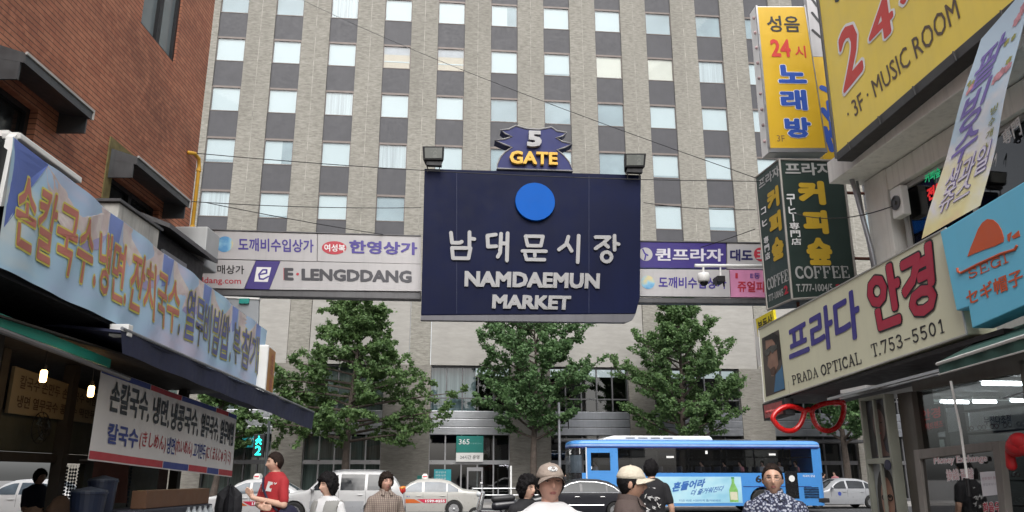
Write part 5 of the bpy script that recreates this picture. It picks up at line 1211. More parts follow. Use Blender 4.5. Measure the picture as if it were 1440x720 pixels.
for k, (a, D0_, D1_, z) in enumerate(((11.0, 7.55, 7.98, 2.60), (11.0, 8.06, 8.42, 2.61), (11.3, 8.9, 9.7, 2.66), (9.2, 6.9, 7.9, 2.66))):
    t = thing('fluorescent_light', ['short fluorescent tube inside the shop, the left one of the bright pair', 'short fluorescent tube inside the shop, the right one of the bright pair', 'fluorescent tube deep inside the shop at the right edge', 'fluorescent tube over the front of the shop, near the red ornament'][k], 'lamp', RPt(a, D0_, z), 'shop lights')
    obj('tube', MB().tube([RPt(a, D0_, z), RPt(a, D1_, z)], .022, 8), tube_m, t); obj('batten', RB(MB(), a - .05, a + .05, z + .03, z + .08, D0_ - .03, D1_ + .03), sign_white, t)
# shelves of frames inside
sh = thing('display_shelf', 'dark display shelves of spectacle frames inside the optician shop', 'shelf', RPt(8, 8.2, .02))
b_ = MB(); [RB(b_, 5.0, 9.6, z, z + .03, 7.9, 8.25) for z in (.6, 1.0, 1.4, 1.8)]; RB(b_, 9.6, 9.64, .02, 2.1, 7.9, 8.25); RB(b_, 4.96, 5.0, .02, 2.1, 7.9, 8.25); obj('board', b_, M('shelf_grey', (.22, .22, .22), .5), sh)
it = MB(); rs_ = random.Random(9)
for z in (.63, 1.03, 1.43, 1.83):
    a = 5.1
    while a < 9.4:
        w = rs_.uniform(.08, .2); h = rs_.uniform(.06, .3)
        if rs_.random() < .75: RB(it, a, a + w, z, z + h, 7.95, 7.95 + rs_.uniform(.08, .2))
        a += w + rs_.uniform(.02, .14)
obj('goods', it, M('mixed_goods', (.16, .13, .13), .5, var=.95, vs=5), sh)
t = thing('interior_sign', 'white hanging sign with dark Korean letters lit inside the shop', 'sign', RPt(7.5, 7.0, 2.2))
pa_ = (DR, 10.9); q = PQ(pa_, (1363, 580), (1421, 575), (1424, 600), (1366, 606)); obj('board', MB().prism3([q.k[3], q.k[2], q.k[1], q.k[0]], -DR, -.03, 0), M('lit_white', (.75, .78, .8), .5), t); text(t, '누진다초점', q.sub(.32, .98, .2, .72), M('slate_letters', (.05, .07, .11), .5), bold=.02)
o = obj('white_notice', MB().prism3([onp(u, v, DR, 10.95) for u, v in ((1335, 608), (1350, 606), (1347, 572), (1331, 574))], -DR, -.02, 0), MATS['lit_white']); tag(o, 'blank white notice hanging inside the shop beside the white rod', 'notice')
rk = thing('spectacle_rack', 'upright rack of dark spectacle frames standing just inside the shop glass', 'rack', RPt(8.3, 6.15, .02))
b_ = MB()
for a in (7.55, 8.6): RB(b_, a - .02, a + .02, .03, 2.35, 6.1, 6.16)
for z in (1.0, 1.25, 1.5, 1.75, 2.0, 2.25): RB(b_, 7.572, 8.578, z, z + .02, 6.1, 6.2)
obj('stand', b_, MATS['black_steel'] if 'black_steel' in MATS else black_steel, rk)
rs_ = random.Random(21); fm_s = [M('frame_' + k, c, .3, var=.1) for k, c in (('tortoise', (.12, .05, .02)), ('black', (.015, .015, .018)), ('wine', (.20, .02, .04)), ('steel', (.3, .3, .32)))]
for z in (1.02, 1.27, 1.52, 1.77, 2.02):
    for k in range(5):
        a = 7.68 + .2 * k; mb = MB()
        for sg in (-1, 1): mb.tube([RPt(a + sg * .035 + .03 * math.cos(q * .63), 6.12, z + .05 + .022 * math.sin(q * .63)) for q in range(10)], .004, 4, closed=True)
        obj('spectacles', mb, fm_s[rs_.randrange(4)], rk)
t = thing('window_poster', 'dark poster with red Korean lettering stuck inside the shop glass', 'poster', RPt(8.2, 5.8, 1.9))
q = PQ(RP(5.76), (1290, 573), (1326, 566), (1331, 606), (1294, 614)); obj('sheet', MB().quad(q, 0, 1, 0, 1, 0), M('poster_black', (.03, .03, .035), .3), t)
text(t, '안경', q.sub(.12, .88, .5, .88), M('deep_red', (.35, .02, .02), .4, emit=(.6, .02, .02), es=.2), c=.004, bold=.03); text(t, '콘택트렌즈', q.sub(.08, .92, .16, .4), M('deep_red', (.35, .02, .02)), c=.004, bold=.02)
t = thing('price_card', 'small cream card with a dark heart shape hanging at the top of the shop glass', 'card', RPt(8.6, 5.8, 2.2))
q = PQ(RP(5.77), (1266, 560), (1281, 557), (1283, 570), (1268, 573)); obj('card', MB().quad(q, 0, 1, 0, 1, 0), M('card_cream', (.5, .48, .42), .6), t); obj('heart', MB().add([q.pt(a, b, .003) for a, b in ((.5, .12), (.85, .55), (.78, .8), (.6, .82), (.5, .68), (.4, .82), (.22, .8), (.15, .55))], [tuple(range(8))]), M('card_brown', (.10, .06, .04), .6), t)
# poster column
pc = thing('poster_column', 'tall frame with two stacked portrait posters at the corner of the optician shop', 'poster stand', RPt(9.25, 5.5, 0))
cf = MB(); RB(cf, 9.02, 9.06, 0, 2.5, 5.48, 5.6); RB(cf, 9.56, 9.6, 0, 2.5, 5.48, 5.6); RB(cf, 9.062, 9.558, 1.70, 1.76, 5.48, 5.6); RB(cf, 9.062, 9.558, 2.46, 2.5, 5.48, 5.6); RB(cf, 9.062, 9.558, 0, .06, 5.48, 5.6); RB(cf, 9.28, 9.31, .062, 1.698, 5.485, 5.52); RB(cf, 9.28, 9.31, 1.762, 2.458, 5.485, 5.52)
obj('frame', cf, M('pale_green_frame', (.30, .31, .26), .5, .3), pc)
def portrait(a0, a1, z0, z1, dark, spect):
    q = RQ(a0, a1, z0, z1, 5.54); p_ = obj('poster', MB().quad(q, 0, 1, 0, 1, 0), M('poster_dark', (.035, .035, .045), .4, var=.5, vs=2) if dark else M('poster_grey', (.22, .24, .25), .4, var=.2), pc)
    sk = skin_p if not dark else M('printed_skin_dim', (.12, .07, .06), .4, var=.2)
    E = lambda cx, cy, rx, ry, n=20: [(cx + rx * math.cos(2 * math.pi * k / n), cy + ry * math.sin(2 * math.pi * k / n)) for k in range(n)]
    flat(p_, q, E(.5, .60, .42, .36), M('printed_hair', (.02, .016, .014), .5), .003, 'hair'); flat(p_, q, [(.08, .55), (.25, .6), (.25, .02), (.05, .02)], MATS['printed_hair'], .0035, 'hair')
    flat(p_, q, E(.52, .56, .28, .28), sk, .006, 'face'); flat(p_, q, [(.4, .32), (.62, .32), (.68, .12), (.95, .03), (.25, .03), (.38, .12)], sk, .005, 'neck')
    for cx in (.41, .63): flat(p_, q, E(cx, .60, .055, .012), MATS['printed_hair'], .008, 'eye')
    flat(p_, q, E(.52, .42, .07, .016), M('printed_lips', (.30, .06, .06), .4), .008, 'lips')
    flat(p_, q, [(.50, .58), (.53, .58), (.56, .49), (.48, .49)], M('printed_shade', (.20, .10, .075), .5), .0075, 'nose')
    if spect:
        mb = MB()
        for cx in (.40, .64): mb.tube([q.pt(cx + .10 * math.cos(k * .42), .59 + .035 * math.sin(k * .42), .01) for k in range(15)], .006, 5, closed=True)
        obj('spectacles', mb, black_steel, p_)
portrait(9.07, 9.55, .75, 1.695, False, True); portrait(9.07, 9.55, 1.765, 2.455, True, False)
flat(pc, RQ(9.07, 9.55, .07, .74, 5.54), [(0, 0), (1, 0), (1, 1), (0, 1)], M('poster_dark', (.035, .035, .045), .4), 0, 'lower_panel')
obj('oval_badge', MB().lathe(RPt(9.1, 5.47, 1.68), -NR, [(.06, 0), (.06, .012)], 20), M('badge_navy', (.02, .02, .05), .4), pc)
# money exchange window
me_ = thing('money_exchange_window', 'grey framed window lettered Money Exchange with a sheet of paper taped to it', 'window', RPt(7.9, 5.5, 0))
WQ = PQ(RP(5.5), (1286, 633), (1406, 620), (1421, 760), (1303, 790))
fr_ = MB()
for a0, a1, b0, b1 in ((0, .07, 0, 1), (.93, 1, 0, 1), (.07, .93, .91, 1), (.07, .93, 0, .06)): fr_.hexa([WQ.pt(a, b, c) for c in (-.06, .015) for a, b in ((a0, b0), (a1, b0), (a1, b1), (a0, b1))])
obj('frame', fr_, M('weathered_grey', (.20, .185, .17), .6, var=.2, streak=.3), me_, bevel=.006)
obj('pane', MB().quad(WQ, .07, .93, .06, .91, -.02), glass('mirror_glass', (.10, .105, .11), .22), me_)
ro = M('outlined_red', (.42, .03, .06), .5); wo = M('outline_white', (.75, .73, .74), .5)
def mtext(body, k, b1, b2, ol):
    q = PQ(RP(5.51), *k); text(me_, body, q, wo if ol else txt_white, c=.012, bold=b1, grow=b1 - b2); text(me_, body, q, ro, c=.016, bold=b2)
mtext('Money Exchange', [(1315, 643), (1389, 639.5), (1390, 651), (1316, 655)], .075, .0, True)
mtext('換錢·両替', [(1332, 661), (1370, 658.5), (1372, 673), (1334, 676)], .07, .0, True)
mtext('환율우대', [(1384, 707), (1415, 704), (1418, 721), (1386, 724)], .07, .02, True)
pq = PQ(RP(5.505), (1379, 664), (1406, 662), (1412, 695), (1383.5, 698)); pp = obj('paper', MB().quad(pq, 0, 1, 0, 1, .01), M('paper', (.7, .7, .74), .7, var=.03), me_)
text(pp, '안경·렌즈 환전', pq.sub(.1, .9, .66, .78), M('dim_red_ink', (.4, .2, .25), .6), c=.013, bold=0); text(pp, '영업중입니다', pq.sub(.1, .9, .42, .52), M('grey_ink', (.3, .3, .34), .6), c=.013, bold=0)
t = thing('awning_rod', 'thin white awning rod with a black handle hanging in front of the Money Exchange window', 'rod', onp(1360, 690, *RP(5.2)))
obj('rod', MB().tube([onp(1337, 536, *RP(5.2)), onp(1351, 605, *RP(5.2)), onp(1360, 672, *RP(5.2))], .012, 8), sign_white, t)
obj('handle', MB().tube([onp(1360.2, 673, *RP(5.2)), onp(1363, 698, *RP(5.2))], .02, 8), black_steel, t)
t = thing('red_lantern_ornament', 'bright red cloth ornament hanging at the right edge of the shop front', 'ornament', onp(1432, 650, *RP(5.3)))
c_ = onp(1434, 626, *RP(5.3)); mb = MB()
for k in range(6): mb.ell(c_ + V(.03 * math.cos(k), .05 * math.sin(k), .03 * math.sin(k * 2)), (.08, .09, .08), 12, 8)
obj('knot', mb, M('red_cloth', (.45, .01, .015), .6, var=.25, vs=9), t, smooth=True); c2 = onp(1421, 645, *RP(5.3)); obj('tassel', MB().cap(c2 + UP * .06, c2 - UP * .06, .035, .045, 10), MATS['red_cloth'], t, smooth=True)
o = obj('stretched_wire', MB().tube([onp(1410, 560, *RP(5.4)), onp(1438, 552, *RP(5.4))], .006, 5), grey_metal); tag(o, 'thin wire stretched along the top of the shop glass at the right', 'wire')

# ================================================================ VEHICLES
carglass = M('car_glass', (.075, .095, .115), .1, var=.45, vs=1.6, spec=.4)
carglass_d = M('dark_car_glass', (.022, .026, .03), .1, var=.3, vs=1.2, spec=.35)
rubber = M('rubber', (.02, .02, .02), .85, bmp=.1)
rim_m = M('alloy_rim', (.45, .45, .46), .3, .8)
def paint(name, c, metal=.0): return M(name, c, .34, metal, var=.03, coat=.5)
red_lens = M('red_lens', (.50, .02, .01), .2, coat=.6); amber_lens = M('amber_lens', (.60, .20, .01), .2, coat=.6); clear_lens = M('clear_lens', (.65, .68, .7), .12, coat=.8)
black_trim = M('black_trim', (.02, .02, .022), .5)
plate_m = M('number_plate', (.7, .7, .68), .5)
def wheel(par, c, ax, r, w, spokes=7, hub=None):
    c = Vector(c); ax = Vector(ax).normalized()
    ty = obj('wheel', MB().lathe(c - ax * w / 2, ax, [(r * .62, .0), (r * .9, .0), (r * .985, w * .16), (r, w * .3), (r, w * .7), (r * .985, w * .84), (r * .9, w), (r * .62, w)], 32), rubber, par, smooth=False)
    x = ax.orthogonal().normalized(); y = ax.cross(x)
    mb = MB(); mb.lathe(c + ax * w * .30, ax, [(r * .64, w * .21), (r * .60, w * .21), (r * .56, 0.0), (r * .5, -.02)], 32)
    for k in range(spokes):
        a = 2 * math.pi * k / spokes; d = x * math.cos(a) + y * math.sin(a); e = ax.cross(d)
        o_ = c + ax * w * .42
        mb.hexa([o_ + d * r * .08 - e * r * .10, o_ + d * r * .58 - e * r * .07, o_ + d * r * .58 + e * r * .07, o_ + d * r * .08 + e * r * .10] + [p + ax * .03 for p in (o_ + d * r * .08 - e * r * .10, o_ + d * r * .58 - e * r * .07, o_ + d * r * .58 + e * r * .07, o_ + d * r * .08 + e * r * .10)])
    mb.lathe(c + ax * w * .40, ax, [(r * .16, 0), (r * .16, .05), (r * .08, .06)], 16)
    obj('rim', mb, hub or rim_m, ty)
def boolean_cut(mb, cyls):
    me = bpy.data.meshes.new('tmp'); me.from_pydata([tuple(p) for p in mb.v], [], mb.f); me.update(); o = bpy.data.objects.new('tmp', me); COL.objects.link(o); tmp = [o]
    for c in cyls:
        m2 = bpy.data.meshes.new('tmp'); m2.from_pydata([tuple(p) for p in c.v], [], c.f); m2.update(); o2 = bpy.data.objects.new('tmp', m2); COL.objects.link(o2); tmp.append(o2)
        b = o.modifiers.new('b', 'BOOLEAN'); b.operation = 'DIFFERENCE'; b.object = o2; b.solver = 'EXACT'
    dg = bpy.context.evaluated_depsgraph_get(); m3 = bpy.data.meshes.new_from_object(o.evaluated_get(dg))
    out = MB(); out.v = [tuple(v.co) for v in m3.vertices]; out.f = [tuple(p.vertices) for p in m3.polygons]
    for q in tmp: bpy.data.objects.remove(q)
    return out
SEDAN = dict(L=4.75, W=1.80, belt=.93, top=[(0, .50), (.012, .62), (.05, .70), (.14, .78), (.27, .90), (.30, .93), (.40, 1.30), (.46, 1.42), (.54, 1.45), (.66, 1.43), (.73, 1.36), (.84, 1.06), (.88, 1.02), (.96, 1.00), (.99, .93), (1, .60)], wh=(.18, .765), r=.315, glass=[(.325, .50), (.52, .70), (.712, .80)], wind=(.31, .44), rear=(.725, .845))
SUV = dict(L=4.55, W=1.86, belt=1.06, top=[(0, .58), (.012, .78), (.05, .90), (.14, .98), (.25, 1.07), (.28, 1.10), (.37, 1.52), (.43, 1.67), (.52, 1.73), (.80, 1.72), (.88, 1.66), (.93, 1.45), (.975, 1.10), (.99, .95), (1, .62)], wh=(.185, .775), r=.36, glass=[(.305, .50), (.52, .70), (.72, .87)], wind=(.285, .40), rear=(.89, .965))
def car(name, label, cat, s, d, spec, body_m, left=True, gl=None, group=None, z0=.0, lower=None, tint=None, spokes=7, trim=None):
    L, W = spec['L'], spec['W']; ex = -SU if left else SU
    base = SP(s, d, z0); fr = Fr(base - ex * (-L / 2), -ex)         # a: 0 front .. L rear
    t = thing(name, label, cat, base, group)
    xs = [p[0] * L for p in spec['top']]; zs = [p[1] for p in spec['top']]; belt = spec['belt']; H = max(zs)
    top = lambda a: float(np.interp(a, xs, zs))
    def hw(a, z):
        f = a / L; w = W / 2 * (1 - .16 * abs(2 * f - 1) ** 5)
        if z > belt: w *= 1 - .27 * ((z - belt) / (H - belt)) ** 1.15
        elif z < .45: w *= .95 + .05 * (z - .2) / .25
        return w
    st = sorted(set([round(x, 4) for x in list(np.linspace(0.0, L, 44)) + xs])); rings = []
    for a in st:
        tz = top(a); a_ = min(max(a, .001), L - .001); zb = .22 if .04 * L < a < .96 * L else .32; side = []
        for k in range(11):
            f = k / 10; z = zb + (tz - zb) * (1 - (1 - f) ** 1.25)
            rnd = min(1, max(0, (tz - z) / .11)); w = hw(a_, z) * (.86 + .14 * math.sqrt(1 - (1 - rnd) ** 2)); side.append((w, z))
        ring = [fr.pt(a, z, w) for w, z in side] + [fr.pt(a, tz + .018, side[-1][0] * .5), fr.pt(a, tz + .022, 0), fr.pt(a, tz + .018, -side[-1][0] * .5)] + [fr.pt(a, z, -w) for w, z in reversed(side)]
        rings.append(ring)
    mb = MB().loft(rings); r = spec['r']; cy = []
    for f in spec['wh']:
        for sg in (1, -1):
            c0 = fr.pt(f * L, r, sg * (W / 2 - .24)); cy.append(MB().lathe(c0, fr.en * sg, [(r * 1.14, 0), (r * 1.14, .4)], 28))
    mb = boolean_cut(mb, cy)
    body = obj('body', mb, body_m, t)
    me = body.data; me.polygons.foreach_set('use_smooth', [True] * len(me.polygons)); md = body.modifiers.new('e', 'EDGE_SPLIT'); md.split_angle = R(32)
    for f in spec['wh']:
        for sg in (1, -1): wheel(t, fr.pt(f * L, r, sg * (W / 2 - .11)), fr.en * sg, r, .20, spokes)
    gm_ = gl or carglass_d
    for sg in (1, -1):
        for i, (f0, f1) in enumerate(spec['glass']):
            vs_ = []; n = 10
            for k in range(n + 1):
                a = (f0 + (f1 - f0) * k / n) * L; b0 = belt + .035; b1 = max(b0 + .002, top(a) - .10)
                for j in range(5): z = b0 + (b1 - b0) * j / 4; vs_.append(fr.pt(a, z, sg * (hw(a, z) + .006)))
            o = obj('side_window', MB().add(vs_, [(k * 5 + j, (k + 1) * 5 + j, (k + 1) * 5 + j + 1, k * 5 + j + 1) for k in range(n) for j in range(4)]), gm_, t)
    for nm, (f0, f1) in (('windscreen', spec['wind']), ('rear_window', spec['rear'])):
        vs_ = []; n = 8
        for k in range(n + 1):
            a = (f0 + (f1 - f0) * k / n) * L; tz = top(a)
            for j in range(9): y = -1 + 2 * j / 8; vs_.append(fr.pt(a, tz + .03 - .05 * abs(y) ** 3, y * hw(a, tz) * .80))
        obj(nm, MB().add(vs_, [(k * 9 + j, (k + 1) * 9 + j, (k + 1) * 9 + j + 1, k * 9 + j + 1) for k in range(n) for j in range(8)]), gm_, t)
    sm_ = MB()
    for f in (spec['glass'][0][0] + .005, (spec['glass'][0][1] + spec['glass'][1][0]) / 2, spec['glass'][1][1] + .01):
        for sg in (1, -1): sm_.tube([fr.pt(f * L, z, sg * (hw(f * L, z) - .002)) for z in (.34, .6, belt - .02, belt + .03)], .006, 4)
    obj('door_gap', sm_, black_trim, t)
    for f in (spec['glass'][0][1] - .025, spec['glass'][1][1] - .03):
        for sg in (1, -1): obj('door_handle', MB().box(fr, f * L - .09, f * L + .09, belt - .13, belt - .10, sg * hw(f * L, belt - .1) - .012, sg * hw(f * L, belt - .1) + .03), trim or body_m, t, bevel=.008)
    for sg in (1, -1):
        c = fr.pt((spec['glass'][0][0] + .012) * L, belt + .08, sg * (hw(L * .3, belt) + .09)); obj('mirror', MB().ell(c, (.07, .10, .075), 12, 8), body_m, t, smooth=True)
        zt = top(.05 * L)
        obj('headlight', MB().ell(fr.pt(.045 * L, zt - .08, sg * W * .36), (.16, .16, .075), 14, 8, rot=Matrix.Rotation(YAW, 3, 'Z')), clear_lens, t, smooth=True)
        zr = belt + .02 if spec is SUV else belt - .07
        tl = obj('tail_light', MB().ell(fr.pt(L * .975, zr, sg * W * .405), (.10, .075, .14 if spec is SUV else .085), 14, 8, rot=Matrix.Rotation(YAW, 3, 'Z')), red_lens, t, smooth=True)
        if spec is SUV: obj('indicator', MB().ell(fr.pt(L * .976, zr + .08, sg * W * .409), (.09, .07, .06), 12, 8), amber_lens, tl, smooth=True)
    obj('bumper', MB().loft([[fr.pt(-.03 + .12 * (abs(y) ** 3), z, y * W * .46) for z in (.28, .34, .5, .54)] for y in np.linspace(-1, 1, 9)]), lower or body_m, t, bevel=.02)
    obj('bumper', MB().loft([[fr.pt(L + .03 - .10 * (abs(y) ** 3), z, y * W * .46) for z in (.54, .5, .34, .28)] for y in np.linspace(-1, 1, 9)]), lower or body_m, t, bevel=.02)
    obj('number_plate', MB().box(Fr(fr.pt(-.035, 0, 0), fr.en), -.2, .2, .36, .46, -.01, .01), plate_m, t)
    obj('sill', MB().box(fr, .28 * L, .68 * L, .19, .30, -W * .468, W * .468), lower or black_trim, t, bevel=.02)
    return t, fr, hw, top
def side_patch(par, name, fr, hw, pts, m_, sg, off=.008):
    """a flat transfer following the body side; pts = (a, z)"""
    a0 = min(p[0] for p in pts); a1 = max(p[0] for p in pts); lo = sorted(pts)[:]
    return obj(name, MB().add([fr.pt(a, z, sg * (hw(a, z) + off)) for a, z in pts], [tuple(range(len(pts)))]), m_, par)
white_car = paint('pearl_white', (.56, .56, .56)); silver_car = paint('silver_paint', (.40, .41, .43), .15); grey_car = paint('pale_silver', (.46, .45, .42), .1); black_car = paint('black_paint', (.012, .012, .018))
seat_m = M('seat_cloth', (.10, .10, .11), .8)
sign_y = M('roof_sign', (.72, .70, .66), .4)
taxi_red = M('taxi_red', (.50, .02, .06), .4); taxi_or = M('taxi_orange', (.55, .12, .02), .4); tred = M('sign_red', (.55, .03, .05), .4)
def taxi_dress(t, fr, hw, top, L, f0=.44):
    c = fr.pt(L * .52, top(L * .52) + .02, 0); o = obj('roof_sign', MB().loft([[c + fr.ex * (x * k) + fr.en * (y * k) + UP * z for x, y in ((-.12, -.3), (.12, -.3), (.12, .3), (-.12, .3))] for z, k in ((0, 1), (.12, .9), (.19, .6))]), sign_y, t, bevel=.02)
    for sg in (1, -1):
        q = Q(c + fr.en * sg * .285 - fr.ex * .1 + UP * .12, c + fr.en * sg * .285 + fr.ex * .1 + UP * .12, c + fr.en * sg * .30 + fr.ex * .1 + UP * .05, c + fr.en * sg * .30 - fr.ex * .1 + UP * .05)
        obj('sign_mark', MB().quad(q, .1, .9, .2, .8, .004 * sg), tred, o)
        z0, z1 = .55, .70
        side_patch(t, 'orange_stripe', fr, hw, [(.27 * L, z0), (.50 * L, z0), (.44 * L, z1), (.27 * L, z1)], taxi_or, sg)
        side_patch(t, 'red_stripe', fr, hw, [(.52 * L, z0), (.70 * L, z0), (.70 * L, z1), (.46 * L, z1)], taxi_red, sg)
    ex = fr.ex; 
    for sg in (-1, 1):
        aa = (.53 * L, .69 * L); w = hw(.6 * L, .62) + .014
        A, B = (aa[0], aa[1]) if sg * 1 < 0 else (aa[0], aa[1])
        tl = fr.pt(aa[0], .675, sg * w); tr = fr.pt(aa[1], .675, sg * w)
        k = (tl, tr, fr.pt(aa[1], .575, sg * w), fr.pt(aa[0], .575, sg * w))
        if (tr - tl).cross(UP).dot(fr.en) * sg < 0: k = (k[1], k[0], k[3], k[2])
        text(t, '1599-8255', Q(*k), txt_white, c=.002, bold=.04)
        tl = fr.pt(.30 * L, .83, sg * w); tr = fr.pt(.40 * L, .83, sg * w); k = (tl, tr, fr.pt(.40 * L, .775, sg * w), fr.pt(.30 * L, .775, sg * w))
        if (tr - tl).cross(UP).dot(fr.en) * sg < 0: k = (k[1], k[0], k[3], k[2])
        text(t, '서울 31', Q(*k), blue_l, c=.004, bold=.02)
def sx(u, Y=None, d=30):                # street coordinate s of a photo column at depth d, on eye level
    return onp(u, 670, *G(d)).dot(SU)
def spanned(u_rear, d, L): return sx(u_rear, d=d) - L / 2
# facing left; u_rear = picture column of the tail
t, fr, hw, top = car('taxi', 'pale silver taxi with orange and red side stripes reading 1599-8255, behind the white SUV', 'taxi', spanned(677, 33.5, 4.75), 33.5, SEDAN, grey_car, gl=carglass); taxi_dress(t, fr, hw, top, 4.75)
t, fr, hw, top = car('sport_utility', 'tall white and silver SUV with a red tail light between the two taxis', 'car', spanned(571, 29.6, 4.55), 29.6, SUV, white_car, lower=silver_car, spokes=5)
for sg in (1, -1):
    n = 14; vs_ = []
    for k in range(n + 1):
        a = (.30 + .40 * k / n) * 4.55
        for z in (.36, .55, .74): vs_.append(fr.pt(a, z, sg * (hw(a, z) + .006)))
    obj('lower_cladding', MB().add(vs_, [(k * 3 + j, (k + 1) * 3 + j, (k + 1) * 3 + j + 1, k * 3 + j + 1) for k in range(n) for j in range(2)]), silver_car, t)
    obj('roof_rail', MB().tube([fr.pt(a, top(a) + .035, sg * hw(a, 1.6) * .86) for a in np.linspace(1.9, 3.9, 8)], .018, 6), alu, t)
t, fr, hw, top = car('taxi', 'white taxi with a red and orange stripe behind the man in the red shirt', 'taxi', spanned(452, 31.0, 4.75), 31.0, SEDAN, white_car, gl=carglass, spokes=10); taxi_dress(t, fr, hw, top, 4.75)
car('saloon_car', 'white car seen through the dark restaurant at the far left', 'car', spanned(144, 30, 4.75), 30, SEDAN, white_car, gl=carglass)
t, fr, hw, top = car('saloon_car', 'glossy black saloon with a chrome window line in front of the blue bus', 'car', spanned(898, 31.5, 4.95), 31.5, dict(SEDAN, L=4.95, W=1.86), black_car, trim=chrome)
for sg in (1, -1):
    gp_ = [(.305, .955), (.36, 1.12), (.43, 1.29), (.50, 1.36), (.62, 1.35), (.70, 1.28), (.76, 1.16), (.80, 1.0), (.79, .955)]
    obj('chrome_strip', MB().tube([fr.pt(f * 4.95, z, sg * (hw(f * 4.95, z) + .012)) for f, z in gp_] + [fr.pt(f * 4.95, .955, sg * (hw(f * 4.95, .955) + .012)) for f in (.7, .55, .4, .305)], .018, 5), chrome, t)
    obj('chrome_strip', MB().tube([fr.pt(f * 4.95, .52, sg * (hw(f * 4.95, .52) + .01)) for f in np.linspace(.3, .68, 8)], .015, 5), chrome, t)
t, fr, hw, top = car('saloon_car', 'silver saloon standing behind the rear of the blue bus at the right', 'car', spanned(1238, 40.6, 4.75), 40.6, SEDAN, silver_car, spokes=6)
q_ = fr.pt(.42 * 4.75, .78, 0); 
for sg in (1, -1): side_patch(t, 'door_emblem', fr, hw, [(2.0 + .09 * math.cos(k * .524), .72 + .10 * math.sin(k * .524)) for k in range(12)], M('emblem_blue', (.05, .08, .35), .4), sg)

# ---------------------------------------------------------------- the blue bus (front to the left)
bus_blue = paint('bus_blue', (.065, .265, .64)); bus_dark = M('bus_black', (.012, .012, .014), .25, coat=.5); bus_white = paint('bus_white', (.72, .73, .74)); bus_navy = M('bus_navy', (.02, .02, .14), .35)
BL, BW, BD = 10.9, 2.45, 35.6
bs0 = sx(805, d=BD)
bf = Fr(SP(bs0, BD, 0), SU)              # a: 0 front .. L rear, c: + towards the camera, side at +BW/2 shifted
bus = thing('city_bus', 'blue city bus with white roof unit and a drinks advertisement on its side', 'bus', SP(bs0 + BL / 2, BD + BW / 2, 0))
bf.o = SP(bs0, BD + BW / 2, 0); bf.ex = SU * 1.05      # 11.4 m over the bumpers
def outline(ins=0., fr_r=.75, rr_=.22):
    P = []; hwd = BW / 2 - ins; L0, L1 = ins, BL - ins
    for (cx, cy, r_, a0, flat_) in ((L1 - rr_, hwd - rr_, rr_, 90, 1), (L1 - rr_, -hwd + rr_, rr_, 0, 1), (L0 + fr_r * .55, -hwd + fr_r, fr_r, 270, .55), (L0 + fr_r * .55, hwd - fr_r, fr_r, 180, .55)):
        for k in range(7):
            a = R(a0 - 90 * k / 6); P.append((cx + r_ * math.cos(a) * flat_, cy + r_ * math.sin(a)))
    return P
def ring(z, ins=0.): return [bf.pt(a, z, c) for a, c in outline(ins)]
def shell(zs): 
    rg_ = [ring(z, i) for z, i in zs]; n = len(rg_[0]); mb = MB(); vs_ = [p for r_ in rg_ for p in r_]
    return mb.add(vs_, [(i * n + k, i * n + (k + 1) % n, (i + 1) * n + (k + 1) % n, (i + 1) * n + k) for i in range(len(rg_) - 1) for k in range(n)])
low = MB().loft([ring(.30), ring(1.70, 0)])
cyl = [MB().lathe(bf.pt(a, .5, sg * (BW / 2 - .45)), bf.en * sg, [(.60, 0), (.60, .7)], 32) for a in (2.25, 8.12) for sg in (1, -1)]
obj('body', boolean_cut(low, cyl), bus_blue, bus)
obj('roof', MB().loft([ring(2.80), ring(2.97), ring(3.06, .05), ring(3.11, .16), ring(3.13, .5)]), bus_blue, bus)
obj('roof_band', shell([(2.775, -.012), (2.83, -.012)]), bus_navy, bus); obj('roof_line', shell([(2.86, -.006), (2.93, -.006)]), M('roof_line_pale', (.30, .42, .70), .4), bus)
# pillars and window band
for a0, a1 in ((.62, 0.80), (1.62, 1.95)): obj('pillar', MB().box(bf, a0, a1, 1.702, 2.798, BW / 2 - .08, BW / 2 - .002), bus_blue, bus)
pil = MB()
pil.box(bf, .802, 1.618, 2.56, 2.797, BW / 2 - .08, BW / 2 - .003); pil.box(bf, .802, 1.618, 1.703, 1.80, BW / 2 - .08, BW / 2 - .003)
obj('window_surround', pil, bus_blue, bus); obj('rear_pillar', MB().box(bf, 10.45, 10.86, 1.702, 2.798, -BW / 2 + .25, BW / 2 - .03), bus_blue, bus)
fm = MB()
for a in (3.55, 5.0, 6.45, 7.9, 9.2): fm.box(bf, a - .035, a + .035, 1.702, 2.797, BW / 2 - .09, BW / 2 - .05)
fm.box(bf, 1.96, 10.44, 2.36, 2.40, BW / 2 - .09, BW / 2 - .055); fm.box(bf, 1.96, 10.44, 1.704, 1.76, BW / 2 - .09, BW / 2 - .05)
obj('window_frame', fm, bus_dark, bus)
busgl = glass('bus_glass', (.42, .44, .46), .03)
obj('side_window', MB().quad(bf, 1.95, 10.45, 1.702, 2.798, BW / 2 - .03), busgl, bus)
obj('side_window', MB().quad(bf, 1.0, 10.45, 1.702, 2.798, -BW / 2 + .03), glass('bus_glass_far', (.30, .32, .34), .03), bus)
obj('driver_window', MB().quad(bf, .80, 1.62, 1.80, 2.56, BW / 2 - .03), busgl, bus)
ws = [p for p in outline(.004)][14:]; ws = ws + []
P = outline(.0)[14:28]
vs_ = [bf.pt(a, z, c) for z in (1.15, 2.45) for a, c in P]; n = len(P)
obj('windscreen', MB().add([bf.pt(a - .006, z, c) for z in (1.705, 2.46) for a, c in P], [(k, k + 1, n + k + 1, n + k) for k in range(n - 1)]), carglass, bus)
